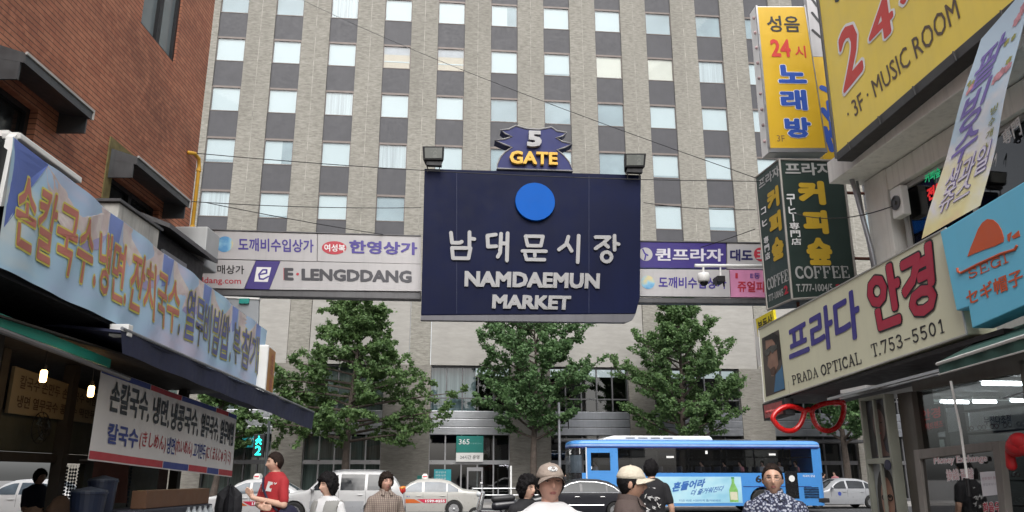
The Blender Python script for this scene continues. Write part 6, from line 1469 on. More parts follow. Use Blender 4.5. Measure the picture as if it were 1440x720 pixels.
obj('front_mask', MB().add([bf.pt(a - .008, z, c * 1.004) for z in (.95, 1.70) for a, c in P], [(k, k + 1, n + k + 1, n + k) for k in range(n - 1)]), bus_dark, bus)
db = obj('destination_board', MB().add([bf.pt(a - .008, z, c * 1.004) for z in (2.465, 2.79) for a, c in P], [(k, k + 1, n + k + 1, n + k) for k in range(n - 1)]), bus_dark, bus)
q = Q(bf.pt(-.02, 2.72, .70), bf.pt(.36, 2.74, 1.238), bf.pt(.36, 2.50, 1.238), bf.pt(-.02, 2.50, .70)); obj('number_card', MB().quad(q, 0, 1, 0, 1, .02), sign_white, db); text(db, '604', q.sub(.12, .88, .15, .85), txt_black, c=.026, bold=.04)
obj('front_pillar', MB().tube([bf.pt(.60, z, BW / 2 + .004) for z in (1.2, 2.0, 2.8)], .03, 8), bus_white, bus)
obj('mirror_arm', MB().tube([bf.pt(.1, 2.75, .95), bf.pt(-.25, 2.6, 1.15), bf.pt(-.3, 2.1, 1.2)], .025, 6), black_trim, bus)
obj('roof_unit', MB().loft([[bf.pt(a, z, c) for a, c in ((1.4 + i * 3, -.85), (6.25 - i, -.85), (6.25 - i, .85), (1.4 + i * 3, .85))] for z, i in ((3.125, 0), (3.25, .06), (3.32, .16))]), bus_white, bus, bevel=.04)
gr = MB()
for k in range(4): gr.box(bf, 2.4 + .55 * k, 2.8 + .55 * k, 3.20, 3.235, .80, .862)
obj('vent', gr, black_trim, bus)
adp = printm('advert_sky', [(.3, (.22, .50, .66)), (.5, (.40, .66, .76)), (.7, (.60, .78, .80))], (.5, .5, .8), 1.2)
ad = obj('advert_panel', MB().box(bf, 3.3, 7.22, .42, 1.54, BW / 2 + .001, BW / 2 + .012), adp, bus)
AQ = Q(bf.pt(3.3, 1.54, BW / 2 + .012), bf.pt(7.22, 1.54, BW / 2 + .012), bf.pt(7.22, .42, BW / 2 + .012), bf.pt(3.3, .42, BW / 2 + .012))
adb = M('advert_blue', (.04, .14, .42), .4)
text(ad, '흔들어라', Q(AQ.pt(.24, .78), AQ.pt(.60, .93), AQ.pt(.60, .62), AQ.pt(.24, .42)), adb, bold=.045, shear=.1)
text(ad, '더 즐거워진다', Q(AQ.pt(.44, .50), AQ.pt(.80, .66), AQ.pt(.80, .46), AQ.pt(.44, .28)), adb, bold=.02, shear=.1)
text(ad, '지금 바로 시원하게 즐겨보세요', AQ.sub(.30, .76, .06, .14), adb, bold=0)
bt = [(.86, .04), (.955, .04), (.955, .50), (.935, .66), (.922, .76), (.922, .92), (.893, .92), (.893, .76), (.88, .66), (.86, .50)]
obj('printed_bottle', MB().prism(AQ, bt, .001, .005), M('bottle_green', (.22, .48, .14), .3, var=.3), ad)
obj('printed_cap', MB().prism(AQ, [(.89, .925), (.925, .925), (.925, .98), (.89, .98)], .001, .005), M('cap_green', (.05, .25, .09), .4), ad); obj('printed_label', MB().prism(AQ, [(.868, .12), (.948, .12), (.948, .42), (.868, .42)], .0055, .007), M('label_cream', (.62, .60, .45), .5), ad)
q = Q(bf.pt(7.85, 1.60, BW / 2), bf.pt(8.85, 1.60, BW / 2), bf.pt(8.85, 1.28, BW / 2), bf.pt(7.85, 1.28, BW / 2)); text(bus, '60-3', q, txt_black, bold=.03)
obj('skirt_line', MB().box(bf, 7.3, 10.3, 1.10, 1.13, BW / 2 + .001, BW / 2 + .006), bus_navy, bus)
bpn = obj('black_panel', MB().box(bf, 9.15, 9.72, .60, 1.78, BW / 2 + .001, BW / 2 + .008), bus_dark, bus)
obj('round_sticker', MB().lathe(bf.pt(9.46, 1.46, BW / 2 + .009), bf.en, [(.14, 0), (.14, .004)], 24), sign_white, bpn)
q = Q(bf.pt(9.95, 1.62, BW / 2), bf.pt(10.5, 1.62, BW / 2), bf.pt(10.5, 1.52, BW / 2), bf.pt(9.95, 1.52, BW / 2)); text(bus, '차고지 강남', q, txt_white, bold=.02)
gq = MB()
for k in range(7): gq.box(bf, 9.95, 10.6, .62 + .07 * k, .66 + .07 * k, BW / 2 + .001, BW / 2 + .015)
obj('engine_grille', gq, bus_dark, bus)
obj('rear_bumper', MB().box(bf, 10.55, 11.05, .42, .62, -BW / 2 + .1, BW / 2 + .01), black_trim, bus, bevel=.03)
for a in (2.25, 8.12):
    for sg in (1, -1): wheel(bus, bf.pt(a, .5, sg * (BW / 2 - .16)), bf.en * sg, .5, .28, 8, dull_metal)
obj('floor', MB().box(bf, .3, 10.7, .90, .95, -BW / 2 + .1, BW / 2 - .1), seat_m, bus)
sb = MB()
for a in np.arange(2.6, 10.2, .85):
    for c in (.62, -.75): sb.box(bf, a, a + .42, 1.30, 1.38, c - .4, c + .4); sb.box(bf, a + .40, a + .48, 1.30, 1.98, c - .4, c + .4)
obj('seat_row', sb, seat_m, bus, bevel=.03)
for k, (a, z, w, h) in enumerate(((4.05, 2.34, .32, .09), (5.75, 2.52, .1, .14), (8.55, 2.46, .3, .09), (.72, 1.86, .12, .12))): obj('window_sticker', MB().box(bf, a, a + w, z, z + h, BW / 2 - .028, BW / 2 - .024), sign_white, bus)

# parked scooter by the railing
t = thing('motor_scooter', 'dark motor scooter with a silver front, left of the curly haired woman with glasses', 'scooter', SP(sx(694, d=29), 29, 0))
s0 = sx(694, d=29); sf = Fr(SP(s0, 29, 0), SU)
for a in (-.62, .62): wheel(t, sf.pt(a, .26, 0), sf.en, .26, .1, 5)
mb = MB(); mb.cap(sf.pt(-.5, .45, 0), sf.pt(-.38, .98, 0), .12, .09); obj('front_shield', mb, chrome, t, smooth=True)
obj('body', MB().cap(sf.pt(.1, .55, 0), sf.pt(.7, .62, 0), .17, .14).cap(sf.pt(-.4, .36, 0), sf.pt(.2, .34, 0), .10, .12), black_car, t, smooth=True)
obj('seat', MB().cap(sf.pt(.05, .78, 0), sf.pt(.65, .82, 0), .13, .12), black_trim, t, smooth=True)
obj('handlebar', MB().tube([sf.pt(-.36, 1.05, -.32), sf.pt(-.40, 1.0, 0), sf.pt(-.36, 1.05, .32)], .018, 8), chrome, t)
for sg in (1, -1): obj('mirror', MB().tube([sf.pt(-.37, 1.05, sg * .25), sf.pt(-.42, 1.28, sg * .34)], .008, 5).ell(sf.pt(-.42, 1.32, sg * .34), (.03, .07, .05), 10, 8), chrome, t)
obj('headlamp', MB().ell(sf.pt(-.52, .95, 0), (.08, .10, .09), 14, 10), clear_lens, t, smooth=True)

# ================================================================ PEOPLE
def sstep(x, a, b):
    f = min(1, max(0, (x - a) / (b - a))); return f * f * (3 - 2 * f)
def headfn(d, fem=0.):
    sx_, sy_, sz_ = d.x, d.y, d.z; t = max(0, -sz_)
    jaw = 1 - (.30 + .04 * fem) * t ** 1.4
    x = .0755 * sx_ * jaw; y = .094 * sy_; z = .117 * sz_
    if sy_ > 0: y *= 1 - .42 * t
    else:
        y *= 1 - .05 * t; w = min(1, -sy_ * 1.6)
        g = lambda a, b: math.exp(-(a * a) - (b * b))
        y -= w * .027 * g(x / .0125, (z + .026) / .017) ; y -= w * .014 * g(x / .010, (z - .002) / .022)
        y += w * .013 * (g((abs(x) - .031) / .016, (z - .010) / .013)); y -= w * .004 * g(x / .05, (z - .036) / .012)
        y -= w * .006 * g(x / .020, (z + .058) / .012); y += w * .003 * g(x / .02, (z + .048) / .005)
        y -= w * .008 * g(x / .018, (z + .100) / .014); y -= w * .004 * g((abs(x) - .042) / .018, (z + .018) / .02)
        y += w * .004 * g((abs(x) - .05) / .02, (z + .07) / .03)
    return Vector((x, y, z))
def facey(x, z, fem=0.):
    sz_ = z / .117; t = max(0, -sz_); jaw = 1 - (.30 + .04 * fem) * t ** 1.4; sx_ = x / (.0755 * jaw); sy_ = -math.sqrt(max(.01, 1 - sx_ ** 2 - sz_ ** 2))
    return headfn(Vector((sx_, sy_, sz_)), fem).y
TORSO = [(.82, .155, .115, .0), (.93, .166, .12, .005), (1.05, .15, .106, .0), (1.18, .158, .112, -.005), (1.29, .176, .118, -.003), (1.36, .178, .108, .004), (1.41, .168, .094, .010), (1.445, .122, .076, .013), (1.475, .066, .060, .012)]
def torso_mb(infl=0., z0=None, z1=None, wide=1., belly=0., neck=True):
    rg_ = []
    zs = [r[0] for r in TORSO]
    for z in np.linspace(z0 or .82, z1 or 1.475, 16):
        rx = np.interp(z, zs, [r[1] for r in TORSO]) * wide + infl; ry = np.interp(z, zs, [r[2] for r in TORSO]) + infl; yc = np.interp(z, zs, [r[3] for r in TORSO])
        b = belly * math.exp(-((z - 1.06) / .13) ** 2); rx += b * .6; ry += b; yc -= b * .6
        rg_.append([V(rx * math.copysign(abs(math.cos(a)) ** .85, math.cos(a)), yc + ry * math.copysign(abs(math.sin(a)) ** .85, math.sin(a)), z) for a in [2 * math.pi * k / 28 for k in range(28)]])
    return MB().loft(rg_)
def torso_y(x, z, infl, wide=1., belly=0.):
    zs = [r[0] for r in TORSO]; rx = np.interp(z, zs, [r[1] for r in TORSO]) * wide + infl; ry = np.interp(z, zs, [r[2] for r in TORSO]) + infl; yc = np.interp(z, zs, [r[3] for r in TORSO])
    b = belly * math.exp(-((z - 1.06) / .13) ** 2); return yc - b * .6 - (ry + b) * math.sqrt(max(0, 1 - (x / (rx + b * .6)) ** 2))
def hand(mb, w, d, side, curl=.5):
    """palm, four unequal bent fingers and a thumb leaving the side of the palm"""
    d = Vector(d).normalized(); side = (Vector(side) - d * Vector(side).dot(d)).normalized(); n = d.cross(side)
    mb.cap(w, w + d * .03, .026, .030, 10, 3)
    for k in (-1, 0, 1): mb.cap(w + d * .02 + side * .022 * k, w + d * .085 + side * .024 * k, .016, .014, 8, 3)
    for k, (o, L) in enumerate(((.034, .070), (.012, .080), (-.011, .074), (-.032, .058))):
        p = w + d * .085 + side * o; d1 = (d - n * curl * .5).normalized(); d2 = (d - n * curl * 1.3).normalized()
        q = p + d1 * L * .5; mb.cap(p - d * .02, q, .0095, .0088, 8, 3); mb.cap(q, q + d2 * L * .5, .0088, .0075, 8, 3)
    p = w + d * .03 + side * .03; q = p + (d * .6 + side * .75 - n * .2).normalized() * .04; mb.cap(p - side * .012, q, .0125, .0105, 8, 3); mb.cap(q, q + (d * .85 + side * .3 - n * .3).normalized() * .034, .0105, .0085, 8, 3)
skin_t = {k: M('skin_' + k, c, .5, var=.10, vs=30) for k, c in dict(fair=(.62, .39, .29), tan=(.56, .34, .245), ruddy=(.57, .325, .25), deep=(.47, .275, .195)).items()}
lipm = M('lips', (.30, .11, .10), .4); eyew = M('eye_white', (.38, .35, .33), .4); irism = M('iris_brown', (.02, .012, .01), .15); browm = M('eyebrow', (.02, .016, .014), .7)
hair_b = M('black_hair', (.010, .009, .010), .6, var=.5, vs=60, bmp=.9, bs=110, spec=.15); hair_br = M('dark_brown_hair', (.022, .014, .011), .6, var=.5, vs=60, bmp=.9, bs=110, spec=.15)
def cloth(name, c, **k): return M(name, c, .85, bmp=.6, bs=k.pop('bs', 14), **k)
HLINE = {'receding': [(-1, .74), (-.75, .66), (-.5, .5), (-.3, .30), (-.1, -.05), (.1, -.30), (.5, -.62), (1, -.66)], 'short': [(-1, .60), (-.55, .48), (-.25, .30), (-.02, -.10), (.12, -.32), (.5, -.62), (1, -.66)],
         'full': [(-1, .44), (-.6, .30), (-.35, -.02), (-.1, -.34), (.15, -.55), (.5, -.78), (1, -.8)], 'curly': [(-1, .46), (-.6, .34), (-.38, -.1), (-.15, -.45), (.15, -.7), (.5, -.85), (1, -.85)],
         'undercap': [(-1, 2), (-.45, 2), (-.3, .1), (-.05, -.25), (.12, -.42), (.5, -.66), (1, -.7)], 'back': [(-1, .5), (-.5, .4), (-.2, .1), (0, -.3), (.3, -.6), (1, -.72)]}
def person(label, u, Y, H, yaw, head_yaw=0, tilt=0, skin='tan', hair='short', hthick=.016, curl=0., hairm=hair_b, fem=0., top=None, topm=None, legm=None, sleeve=.55, cap=None, capm=None, specs=False, pose='down', voxel=.009, wide=1., belly=0., extra=None, X=None, z0=0., cat='person', collar=None):
    k_ = H / 1.72
    if X is None: X = (u - 720) / FPX * Y * .9636
    base = V(X, Y, z0); RZ = Matrix.Rotation(R(yaw), 3, 'Z'); hc = V(0, -.014, 1.588)
    HR = Matrix.Rotation(R(head_yaw), 3, 'Z') @ Matrix.Rotation(R(tilt), 3, 'X')
    def W_(mb): mb.v = [tuple(base + RZ @ (Vector(p) * k_)) for p in mb.v]; return mb
    def Hd(mb): mb.v = [tuple(hc + HR @ Vector(p)) for p in mb.v]; return W_(mb)
    t = thing('person', label, cat, base)
    A = {}                                                   # joints
    seat = pose == 'seated'; dz = -.43 if seat else 0
    for sg in (1, -1):
        sh = V(.170 * sg * wide, .01, 1.362)
        if pose == 'crossed':
            el = V(.265 * sg, -.03, 1.10); wr = V(-.06 * sg, -.215 - .03 * (sg > 0), 1.13 + .05 * sg); hd = V(-.55 * sg, .1 - .12 * (sg > 0), .45 if sg > 0 else -.05)
        elif seat: el = V(.23 * sg, -.10, 1.10); wr = V(.12 * sg, -.32, 1.06); hd = V(-.2 * sg, -1, -.1)
        else: el = V(.245 * sg * wide, .02, 1.11); wr = V(.255 * sg * wide, -.05, .875); hd = V(0, -.12, -1)
        hp = V(.088 * sg, 0, .90)
        if seat: kn = V(.11 * sg, -.40, .93); an = V(.11 * sg, -.36, .50)
        else: kn = V(.098 * sg, -.012, .49); an = V(.10 * sg, .02, .085)
        A[sg] = (sh, el, wr, hd, hp, kn, an)
    def limbs(mb, ri, what, cut=1.):
        for sg in (1, -1):
            sh, el, wr, hd, hp, kn, an = A[sg]
            if what == 'arm':
                mb.cap(sh, el, .052 + ri, .041 + ri, 14); mb.cap(el, wr, .041 + ri, .028 + ri, 14)
            elif what == 'sleeve':
                mb.cap(sh, el.lerp(sh, 1 - min(1, cut)), .056 + ri, .050 + ri, 16)
                if cut > 1: mb.cap(el, el.lerp(wr, cut - 1), .050 + ri, .040 + ri, 16)
            elif what == 'leg':
                mb.cap(hp, kn, .082 + ri, .056 + ri, 16); mb.cap(kn, an, .055 + ri, .040 + ri, 16)
    b = torso_mb(0, wide=wide, belly=belly)
    b.cap(V(0, .014, 1.41), V(0, -.004, 1.56), .055 - .008 * fem, .051 - .008 * fem, 18)
    b.ell(hc, None, 56, 42, fn=lambda d: HR @ headfn(d, fem))
    for sg in (1, -1): b.ell(hc + HR @ V(.0765 * sg, .012, -.008), (.010, .021, .031), 12, 8, rot=HR @ Matrix.Rotation(R(20 * sg), 3, 'Z'))
    limbs(b, 0, 'arm'); limbs(b, 0, 'leg')
    for sg in (1, -1):
        sh, el, wr, hd, hp, kn, an = A[sg]; hand(b, wr, hd, V(-.5 * sg, -1, 0) if pose == 'down' else V(0, 0, 1), .5)
        b.cap(an + V(0, .015, -.035), an + V(0, -.15, -.052), .042, .030, 12)
    if dz: b.v = [(x, y, z + dz) for x, y, z in b.v]; hc = hc + V(0, 0, dz)
    def D_(mb):
        if dz: mb.v = [(p[0], p[1], p[2] + dz) for p in mb.v]
        return mb
    b = remesh(b, voxel, 2); obj('body', W_(b), skin_t[skin], t, smooth=True)
    # face
    for sg in (1, -1):
        ex_, ez = .031 * sg, .010; y = facey(ex_, ez, fem)
        e = obj('eye', Hd(MB().ell((ex_, y + .004, ez), (.0125, .008, .0044), 12, 8)), eyew, t, smooth=True)
        obj('iris', Hd(MB().ell((ex_, y + .0005, ez), (.0056, .0058, .0046), 10, 8)), irism, e, smooth=True)
        obj('eyelid', Hd(MB().tube([V(ex_ + a, facey(ex_ + a, ez + .006, fem) - .0015, ez + .0050 - 12 * a * a) for a in (-.015, -.008, 0, .008, .015)], .0018, 5)), browm, e)
        obj('eyebrow', Hd(MB().tube([V(sg * a, facey(sg * a, .029 + q, fem) - .001, .029 + q) for a, q in ((.014, 0), (.026, .004), (.038, .004), (.047, -.001))], [.0022, .0032, .003, .0014], 6)), browm, t)
    lp = MB()
    for zz, r_ in ((-.0545, .0036), (-.0625, .0042)): lp.tube([V(a, facey(a, zz, fem) - .0005, zz + (.0012 if abs(a) < .006 and zz > -.06 else 0) - 3 * a * a * (1 if zz > -.06 else -1)) for a in (-.022, -.012, -.004, .004, .012, .022)], [.001, r_, r_, r_, r_, .001], 6)
    obj('lips', Hd(lp), lipm, t, smooth=True)
    # hair
    hl = HLINE['undercap'] if cap else HLINE[hair]; xs_ = [p[0] for p in hl]; ys_ = [p[1] for p in hl]
    def hf(d):
        w = sstep(d.z - np.interp(d.y + .12 * abs(d.x) * (d.y < 0), xs_, ys_) + .07 * mnoise.noise(V(d.x * 14, d.y * 14, u)), -.04, .05)
        p = headfn(d, fem); nz = mnoise.noise(d * 5.5 + V(u * .1, 0, 0)) + .6 * mnoise.noise(d * 12 + V(0, u * .1, 0)); o = w * (hthick * (.75 + .25 * max(0, d.z)) + curl * nz + (.003 + .35 * curl) * mnoise.noise(V(d.x * 26, d.y * 26, d.z * 12))) - .022 * (1 - w)
        if cap and d.z > .25: o = min(o, .002)
        return p + d * o
    hm = MB().ell((0, 0, 0), None, 72, 52, fn=hf); obj('hair', Hd(hm), hairm, t, smooth=True)
    if cap:
        def cf(d):
            w = sstep(d.z - (.25 - .03 * d.y), -.02, .04); return headfn(Vector((d.x, d.y, max(d.z, -.2))), 0) * (1 - .12 * (1 - w)) + d * (.013 * w + .006 * w * max(0, d.z)) - V(0, 0, .012 * w * max(0, d.z - .75) * 4)
        ch = obj('cap', Hd(MB().ell((0, 0, 0), None, 40, 30, fn=cf)), capm, t, smooth=True)
        bm = MB(); vs_ = []
        for lay in (0, -.004):
            for i in range(7):
                for j in range(15):
                    a = R(-78 + 156 * j / 14); f = i / 6; rx = .075 + .012 * f; ry = .086 + .086 * f * math.cos(a * .8)
                    x = rx * math.sin(a); y = -ry * math.cos(a) ** .8 if math.cos(a) > 0 else 0; vs_.append((x, y, .043 - .010 * f - .030 * (x / .075) ** 2 * (.4 + .6 * f) + lay))
        N = 105; fs_ = [(l * N + i * 15 + j, l * N + (i + 1) * 15 + j, l * N + (i + 1) * 15 + j + 1, l * N + i * 15 + j + 1) for l in (0, 1) for i in range(6) for j in range(14)]
        fs_ += [(6 * 15 + j, 6 * 15 + j + 1, N + 6 * 15 + j + 1, N + 6 * 15 + j) for j in range(14)]
        obj('brim', Hd(bm.add(vs_, fs_)), capm, ch, smooth=True); obj('button', Hd(MB().ell(cf(Vector((0, .02, 1)).normalized()), (.008, .008, .004), 10, 6)), capm, ch)
        if cap == 'badge':
            bd = []
            for k in range(20): a = k * math.pi / 10; bd.append((.030 * math.cos(a), 0, .083 + .017 * math.sin(a)))
            def cy_(x, z):
                a, b = x / .088, z / .128
                for _ in range(8):
                    d = Vector((a, -math.sqrt(max(.02, 1 - a * a - b * b)), b)).normalized(); p = cf(d); a += (x - p.x) / .09; b += (z - p.z) / .13
                return p.y - .002
            obj('badge', Hd(MB().add([(x, cy_(x, z) - .002, z) for x, _, z in bd], [tuple(range(20))])), sign_white, ch)
            obj('badge_ring', Hd(MB().tube([(x * .78, cy_(x, z) - .004, .083 + (z - .083) * .78) for x, _, z in bd], .0016, 5, closed=True)), M('badge_grey', (.2, .2, .22), .5), ch)
            obj('badge_mark', Hd(MB().tube([(x, cy_(x, .083) - .005, .083 + z) for x, z in ((-.014, -.004), (-.006, .006), (0, -.005), (.006, .006), (.014, -.004))], .0022, 5)), MATS['badge_grey'], ch)
    if specs:
        sp_ = MB()
        for sg in (1, -1):
            cy2 = facey(.033 * sg, .008, fem) - .018; sp_.tube([(.033 * sg + .022 * math.cos(a * .3927), cy2 + .10 * abs(.022 * math.cos(a * .3927)) * 0, .006 + .015 * math.sin(a * .3927)) for a in range(16)], .0019, 5, closed=True)
            sp_.tube([(.055 * sg, cy2, .010), (.076 * sg, -.03, .010), (.078 * sg, .02, .004)], .0014, 5)
        sp_.tube([(-.011, cy2, .010), (0, cy2 - .003, .013), (.011, cy2, .010)], .0014, 5); obj('spectacles', Hd(sp_), M('spectacle_metal', (.10, .09, .09), .3, .8), t)
    # clothes
    infl = .013
    s_ = torso_mb(infl, .80, 1.482, wide, belly); limbs(s_, .008, 'sleeve', sleeve); s_ = D_(remesh(s_, max(.011, voxel * 1.2), 8))
    g_ = [V(*p) for p in s_.v]; s_.v = [tuple(p + (p - V(0, .005, p.z)).normalized() * .0045 * mnoise.noise(V(p.x * 9, p.y * 9, p.z * 16) + V(u, 0, 0))) for p in g_]
    sh_o = obj('shirt', W_(s_), topm, t, smooth=True)
    l_ = torso_mb(.012, .80, .98, wide, belly); limbs(l_, .016, 'leg'); l_ = D_(remesh(l_, .014, 3)); obj('trousers', W_(l_), legm, t, smooth=True)
    for sg in (1, -1):
        an = A[sg][6]; f_ = MB().cap(an + V(0, .02, -.035), an + V(0, -.16, -.048), .048, .036, 14); obj('shoe', W_(D_(f_)), black_trim, t, smooth=True)
    tr_ = MB().tube([V(.064 * math.cos(a * .3927), .013 + .062 * math.sin(a * .3927) - .0, 1.458 - .016 * (math.sin(a * .3927) < -.2) - .006 * (-math.sin(a * .3927))) for a in range(16)], .008, 6, closed=True)
    obj('collar_band', W_(D_(tr_)), collar or topm, sh_o, smooth=True)
    if collar:
        cb = MB(); n_ = 20; vs_ = []
        for k in range(n_ + 1):
            a = R(-62 + 304 * k / n_)
            for r_, z in ((.066, 1.462), (.064, 1.515), (.071, 1.517), (.082, 1.470)): vs_.append(V(r_ * math.cos(a), .010 + r_ * .98 * math.sin(a) - .010 * (math.sin(a) < 0), z - .018 * max(0, -math.sin(a))))
        cb.add(vs_, [(k * 4 + j, (k + 1) * 4 + j, (k + 1) * 4 + j + 1, k * 4 + j + 1) for k in range(n_) for j in range(3)]); obj('collar', W_(D_(cb)), collar, sh_o)
        for sg in (1, -1):
            pts = [(.020 * sg, -.066, 1.482), (.050 * sg, -.060, 1.500), (.085 * sg, -.082, 1.442), (.046 * sg, -.108, 1.425)]
            cm_ = MB().add([V(*p) for p in pts] + [V(p[0], p[1] - .006, p[2]) for p in pts], [(0, 1, 2, 3), (7, 6, 5, 4), (0, 4, 5, 1), (1, 5, 6, 2), (2, 6, 7, 3), (3, 7, 4, 0)]); obj('collar', W_(D_(cm_)), collar, sh_o)
        pk = MB().tube([V(.008, torso_y(.008, z, .018, wide, belly) - .001, z) for z in np.linspace(.86, 1.40, 14)], .004, 5); obj('placket', W_(D_(pk)), collar, sh_o)
    if extra: extra(t, sh_o, W_, D_, lambda x, z, o=.018: torso_y(x, z, o, wide, belly), infl, wide, belly)
    return t
jeans = cloth('denim', (.04, .06, .12)); khaki = cloth('olive_trousers', (.075, .075, .06)); dgrey = cloth('dark_trousers', (.03, .03, .035)); tanm = cloth('beige_trousers', (.25, .21, .16))
white_t = cloth('white_jersey', (.66, .66, .67), var=.03); brown_s = cloth('brown_shirt', (.085, .062, .056), var=.1); black_t = cloth('black_jersey', (.014, .014, .017)); red_t = cloth('red_jersey', (.36, .022, .028), var=.08); vest_m = cloth('pale_grey_vest', (.27, .27, .26), var=.05)
cap_gr = cloth('taupe_cap', (.33, .27, .23), bs=60); cap_be = cloth('cream_cap', (.62, .56, .45), bs=60)
def floral():
    m, n, b = newmat('floral_shirt'); b.inputs['Roughness'].default_value = .85
    v = coords(n); x = nd(n, 'ShaderNodeTexVoronoi'); x.inputs['Scale'].default_value = 52; n.links.new(v, x.inputs['Vector']); f = noise(n, v, 70, 4, .7)
    ml = nd(n, 'ShaderNodeMath', operation='MULTIPLY'); n.links.new(x.outputs['Distance'], ml.inputs[0]); n.links.new(f, ml.inputs[1])
    n.links.new(ramp(n, ml.outputs[0], [(.15, (.42, .44, .50)), (.22, (.10, .12, .20)), (.30, (.018, .02, .045))]), b.inputs['Base Color']); return m
def plaid():
    m, n, b = newmat('plaid_shirt'); b.inputs['Roughness'].default_value = .85; v = coords(n); sp_ = nd(n, 'ShaderNodeSeparateXYZ'); n.links.new(v, sp_.inputs[0]); out = []
    for ax in (0, 2):
        w = nd(n, 'ShaderNodeMath', operation='MULTIPLY'); n.links.new(sp_.outputs[ax], w.inputs[0]); w.inputs[1].default_value = 290; s_ = nd(n, 'ShaderNodeMath', operation='SINE'); n.links.new(w.outputs[0], s_.inputs[0]); out.append(s_.outputs[0])
    c = mixc(n, ramp(n, out[0], [(.35, 0.), (.75, 1.)]), (.30, .25, .21), (.13, .085, .075)); c = mixc(n, ramp(n, out[1], [(.5, 0.), (.85, .6)]), c, (.10, .075, .075)); n.links.new(c, b.inputs['Base Color']); return m
fl_m = floral(); pl_m = plaid()

def x_necklace(t, sh, W_, D_, ty, *_):
    pts = [V(.062 * math.sin(a), ty(.062 * math.sin(a), 1.40 - .05 * math.cos(a), .022) if abs(a) < 1.2 else -.04, 1.42 - .065 * math.cos(a) + .04 * (abs(a) / 1.6)) for a in np.linspace(-1.5, 1.5, 15)]
    obj('necklace', W_(MB().tube(pts, .0018, 5)), chrome, t)
def x_back(t, sh, W_, D_, ty, *_):
    rs_ = random.Random(5); mb = MB()
    for k in range(16):
        x, z = rs_.uniform(-.11, .11), rs_.uniform(1.05, 1.25); yb = lambda a, c: .026 + .135 * math.sqrt(max(0, 1 - (a / .2) ** 2))
        pts = []
        for q in range(4): pts.append(V(x, yb(x, z), z)); x += rs_.uniform(-.035, .035); z += rs_.uniform(-.02, .025)
        mb.tube(pts, [.004, .009, .007, .003], 5)
    obj('back_print', W_(mb), M('print_white', (.6, .6, .6), .7), sh)
    obj('neck_label', W_(MB().hexa([V(x, .112 + o, z) for o in (0, .012) for x, z in ((-.04, 1.335), (.04, 1.335), (.04, 1.36), (-.04, 1.36))])), MATS['print_white'], sh)
def patch(sh, W_, ty, pts, m_, name, o=.022):
    obj(name, W_(MB().add([V(x, ty(x, z, o), z) for x, z in pts], [tuple(range(len(pts)))])), m_, sh)
def x_red(t, sh, W_, D_, ty, *_):
    wh = M('print_white', (.6, .6, .6), .7)
    patch(sh, W_, ty, [(.03, 1.26), (.11, 1.25), (.115, 1.36), (.04, 1.37)], wh, 'chest_print'); patch(sh, W_, ty, [(-.13, 1.25), (-.02, 1.25), (-.02, 1.30), (-.13, 1.31)], wh, 'chest_print')
    for sg in (1, -1):
        for q in (0, .02): obj('shoulder_stripe', W_(MB().tube([V((.13 + q) * sg, -.10 + .02 * k, 1.405 - .012 * abs(k - 5) - q * .5) for k in range(11)], .006, 5)), wh, sh)
    nb = cloth('navy_bag', (.014, .014, .04)); bg_ = thing('shoulder_bag', 'dark navy shoulder bag hanging at the hip of the man in the red shirt', 'bag', WL[t.name] + V(.2, 0, .8))
    b = MB().ell((.235, .06, .93), (.075, .16, .17), 18, 12); obj('pouch', W_(b), nb, bg_, smooth=True)
    st_ = [V(-.09, ty(-.09, 1.40, .03), 1.41), V(-.02, ty(-.02, 1.30, .03), 1.30), V(.08, ty(.08, 1.15, .035), 1.16), V(.19, -.06, 1.03)]; obj('strap', W_(MB().tube(st_, .014, 6)), nb, bg_)
def x_vest(t, sh, W_, D_, ty, infl, wide, belly):
    v = remesh(torso_mb(.030, .84, 1.465, wide, belly), .013, 2); keep = []
    for f in v.f:
        c = sum((Vector(v.v[i]) for i in f), Vector()) / len(f)
        if (c.y < -.02 and abs(c.x) < .03 + .03 * max(0, (c.z - 1.0)) / .4) or (abs(c.x) > .192 * wide and c.z > 1.24) or c.z > 1.425 or c.z < .85: continue
        keep.append(f)
    v.f = keep; o = obj('vest', W_(v), vest_m, t, smooth=True); md = o.modifiers.new('thick', 'SOLIDIFY'); md.thickness = .006; md.offset = 1
    patch(sh, W_, ty, [(-.01, 1.22), (.04, 1.22), (.035, 1.27), (.015, 1.30), (0, 1.27)], M('print_lilac', (.16, .14, .26), .7), 'chest_print')
def x_lanyard(t, sh, W_, D_, ty, *_):
    obj('lanyard', W_(MB().tube([V(.05, -.03, 1.47), V(.055, ty(.055, 1.38, .022), 1.38), V(.03, ty(.03, 1.2, .024), 1.2), V(0, ty(0, 1.08, .024), 1.08)], .005, 5)), M('pale_cord', (.5, .48, .42), .7), t)

person('man in a taupe baseball cap with a white badge and a plain white T-shirt', 773, 4.85, 1.635, 6, 4, -3, 'ruddy', cap='badge', capm=cap_gr, hthick=.018, topm=white_t, legm=jeans, voxel=.0065, wide=1.08, extra=x_necklace)
person('older man in profile wearing a cream baseball cap and a brown shirt', 884, 5.55, 1.63, 78, 8, 2, 'deep', cap='plain', capm=cap_be, hthick=.010, topm=brown_s, legm=tanm, voxel=.0065, sleeve=1.6, collar=brown_s)
person('man in a black T-shirt with a white back print, seen from behind', 916, 11.4, 1.775, 172, -20, 0, 'tan', hair='back', hthick=.03, curl=.006, topm=black_t, legm=dgrey, sleeve=.7, extra=x_back)
person('man with glasses in a navy and white floral shirt', 1086, 6.5, 1.655, -16, 0, 0, 'tan', hair='receding', hthick=.010, curl=.006, hairm=hair_br, specs=True, topm=fl_m, legm=dgrey, voxel=.0075, wide=1.1, sleeve=.9, belly=.02, collar=fl_m)
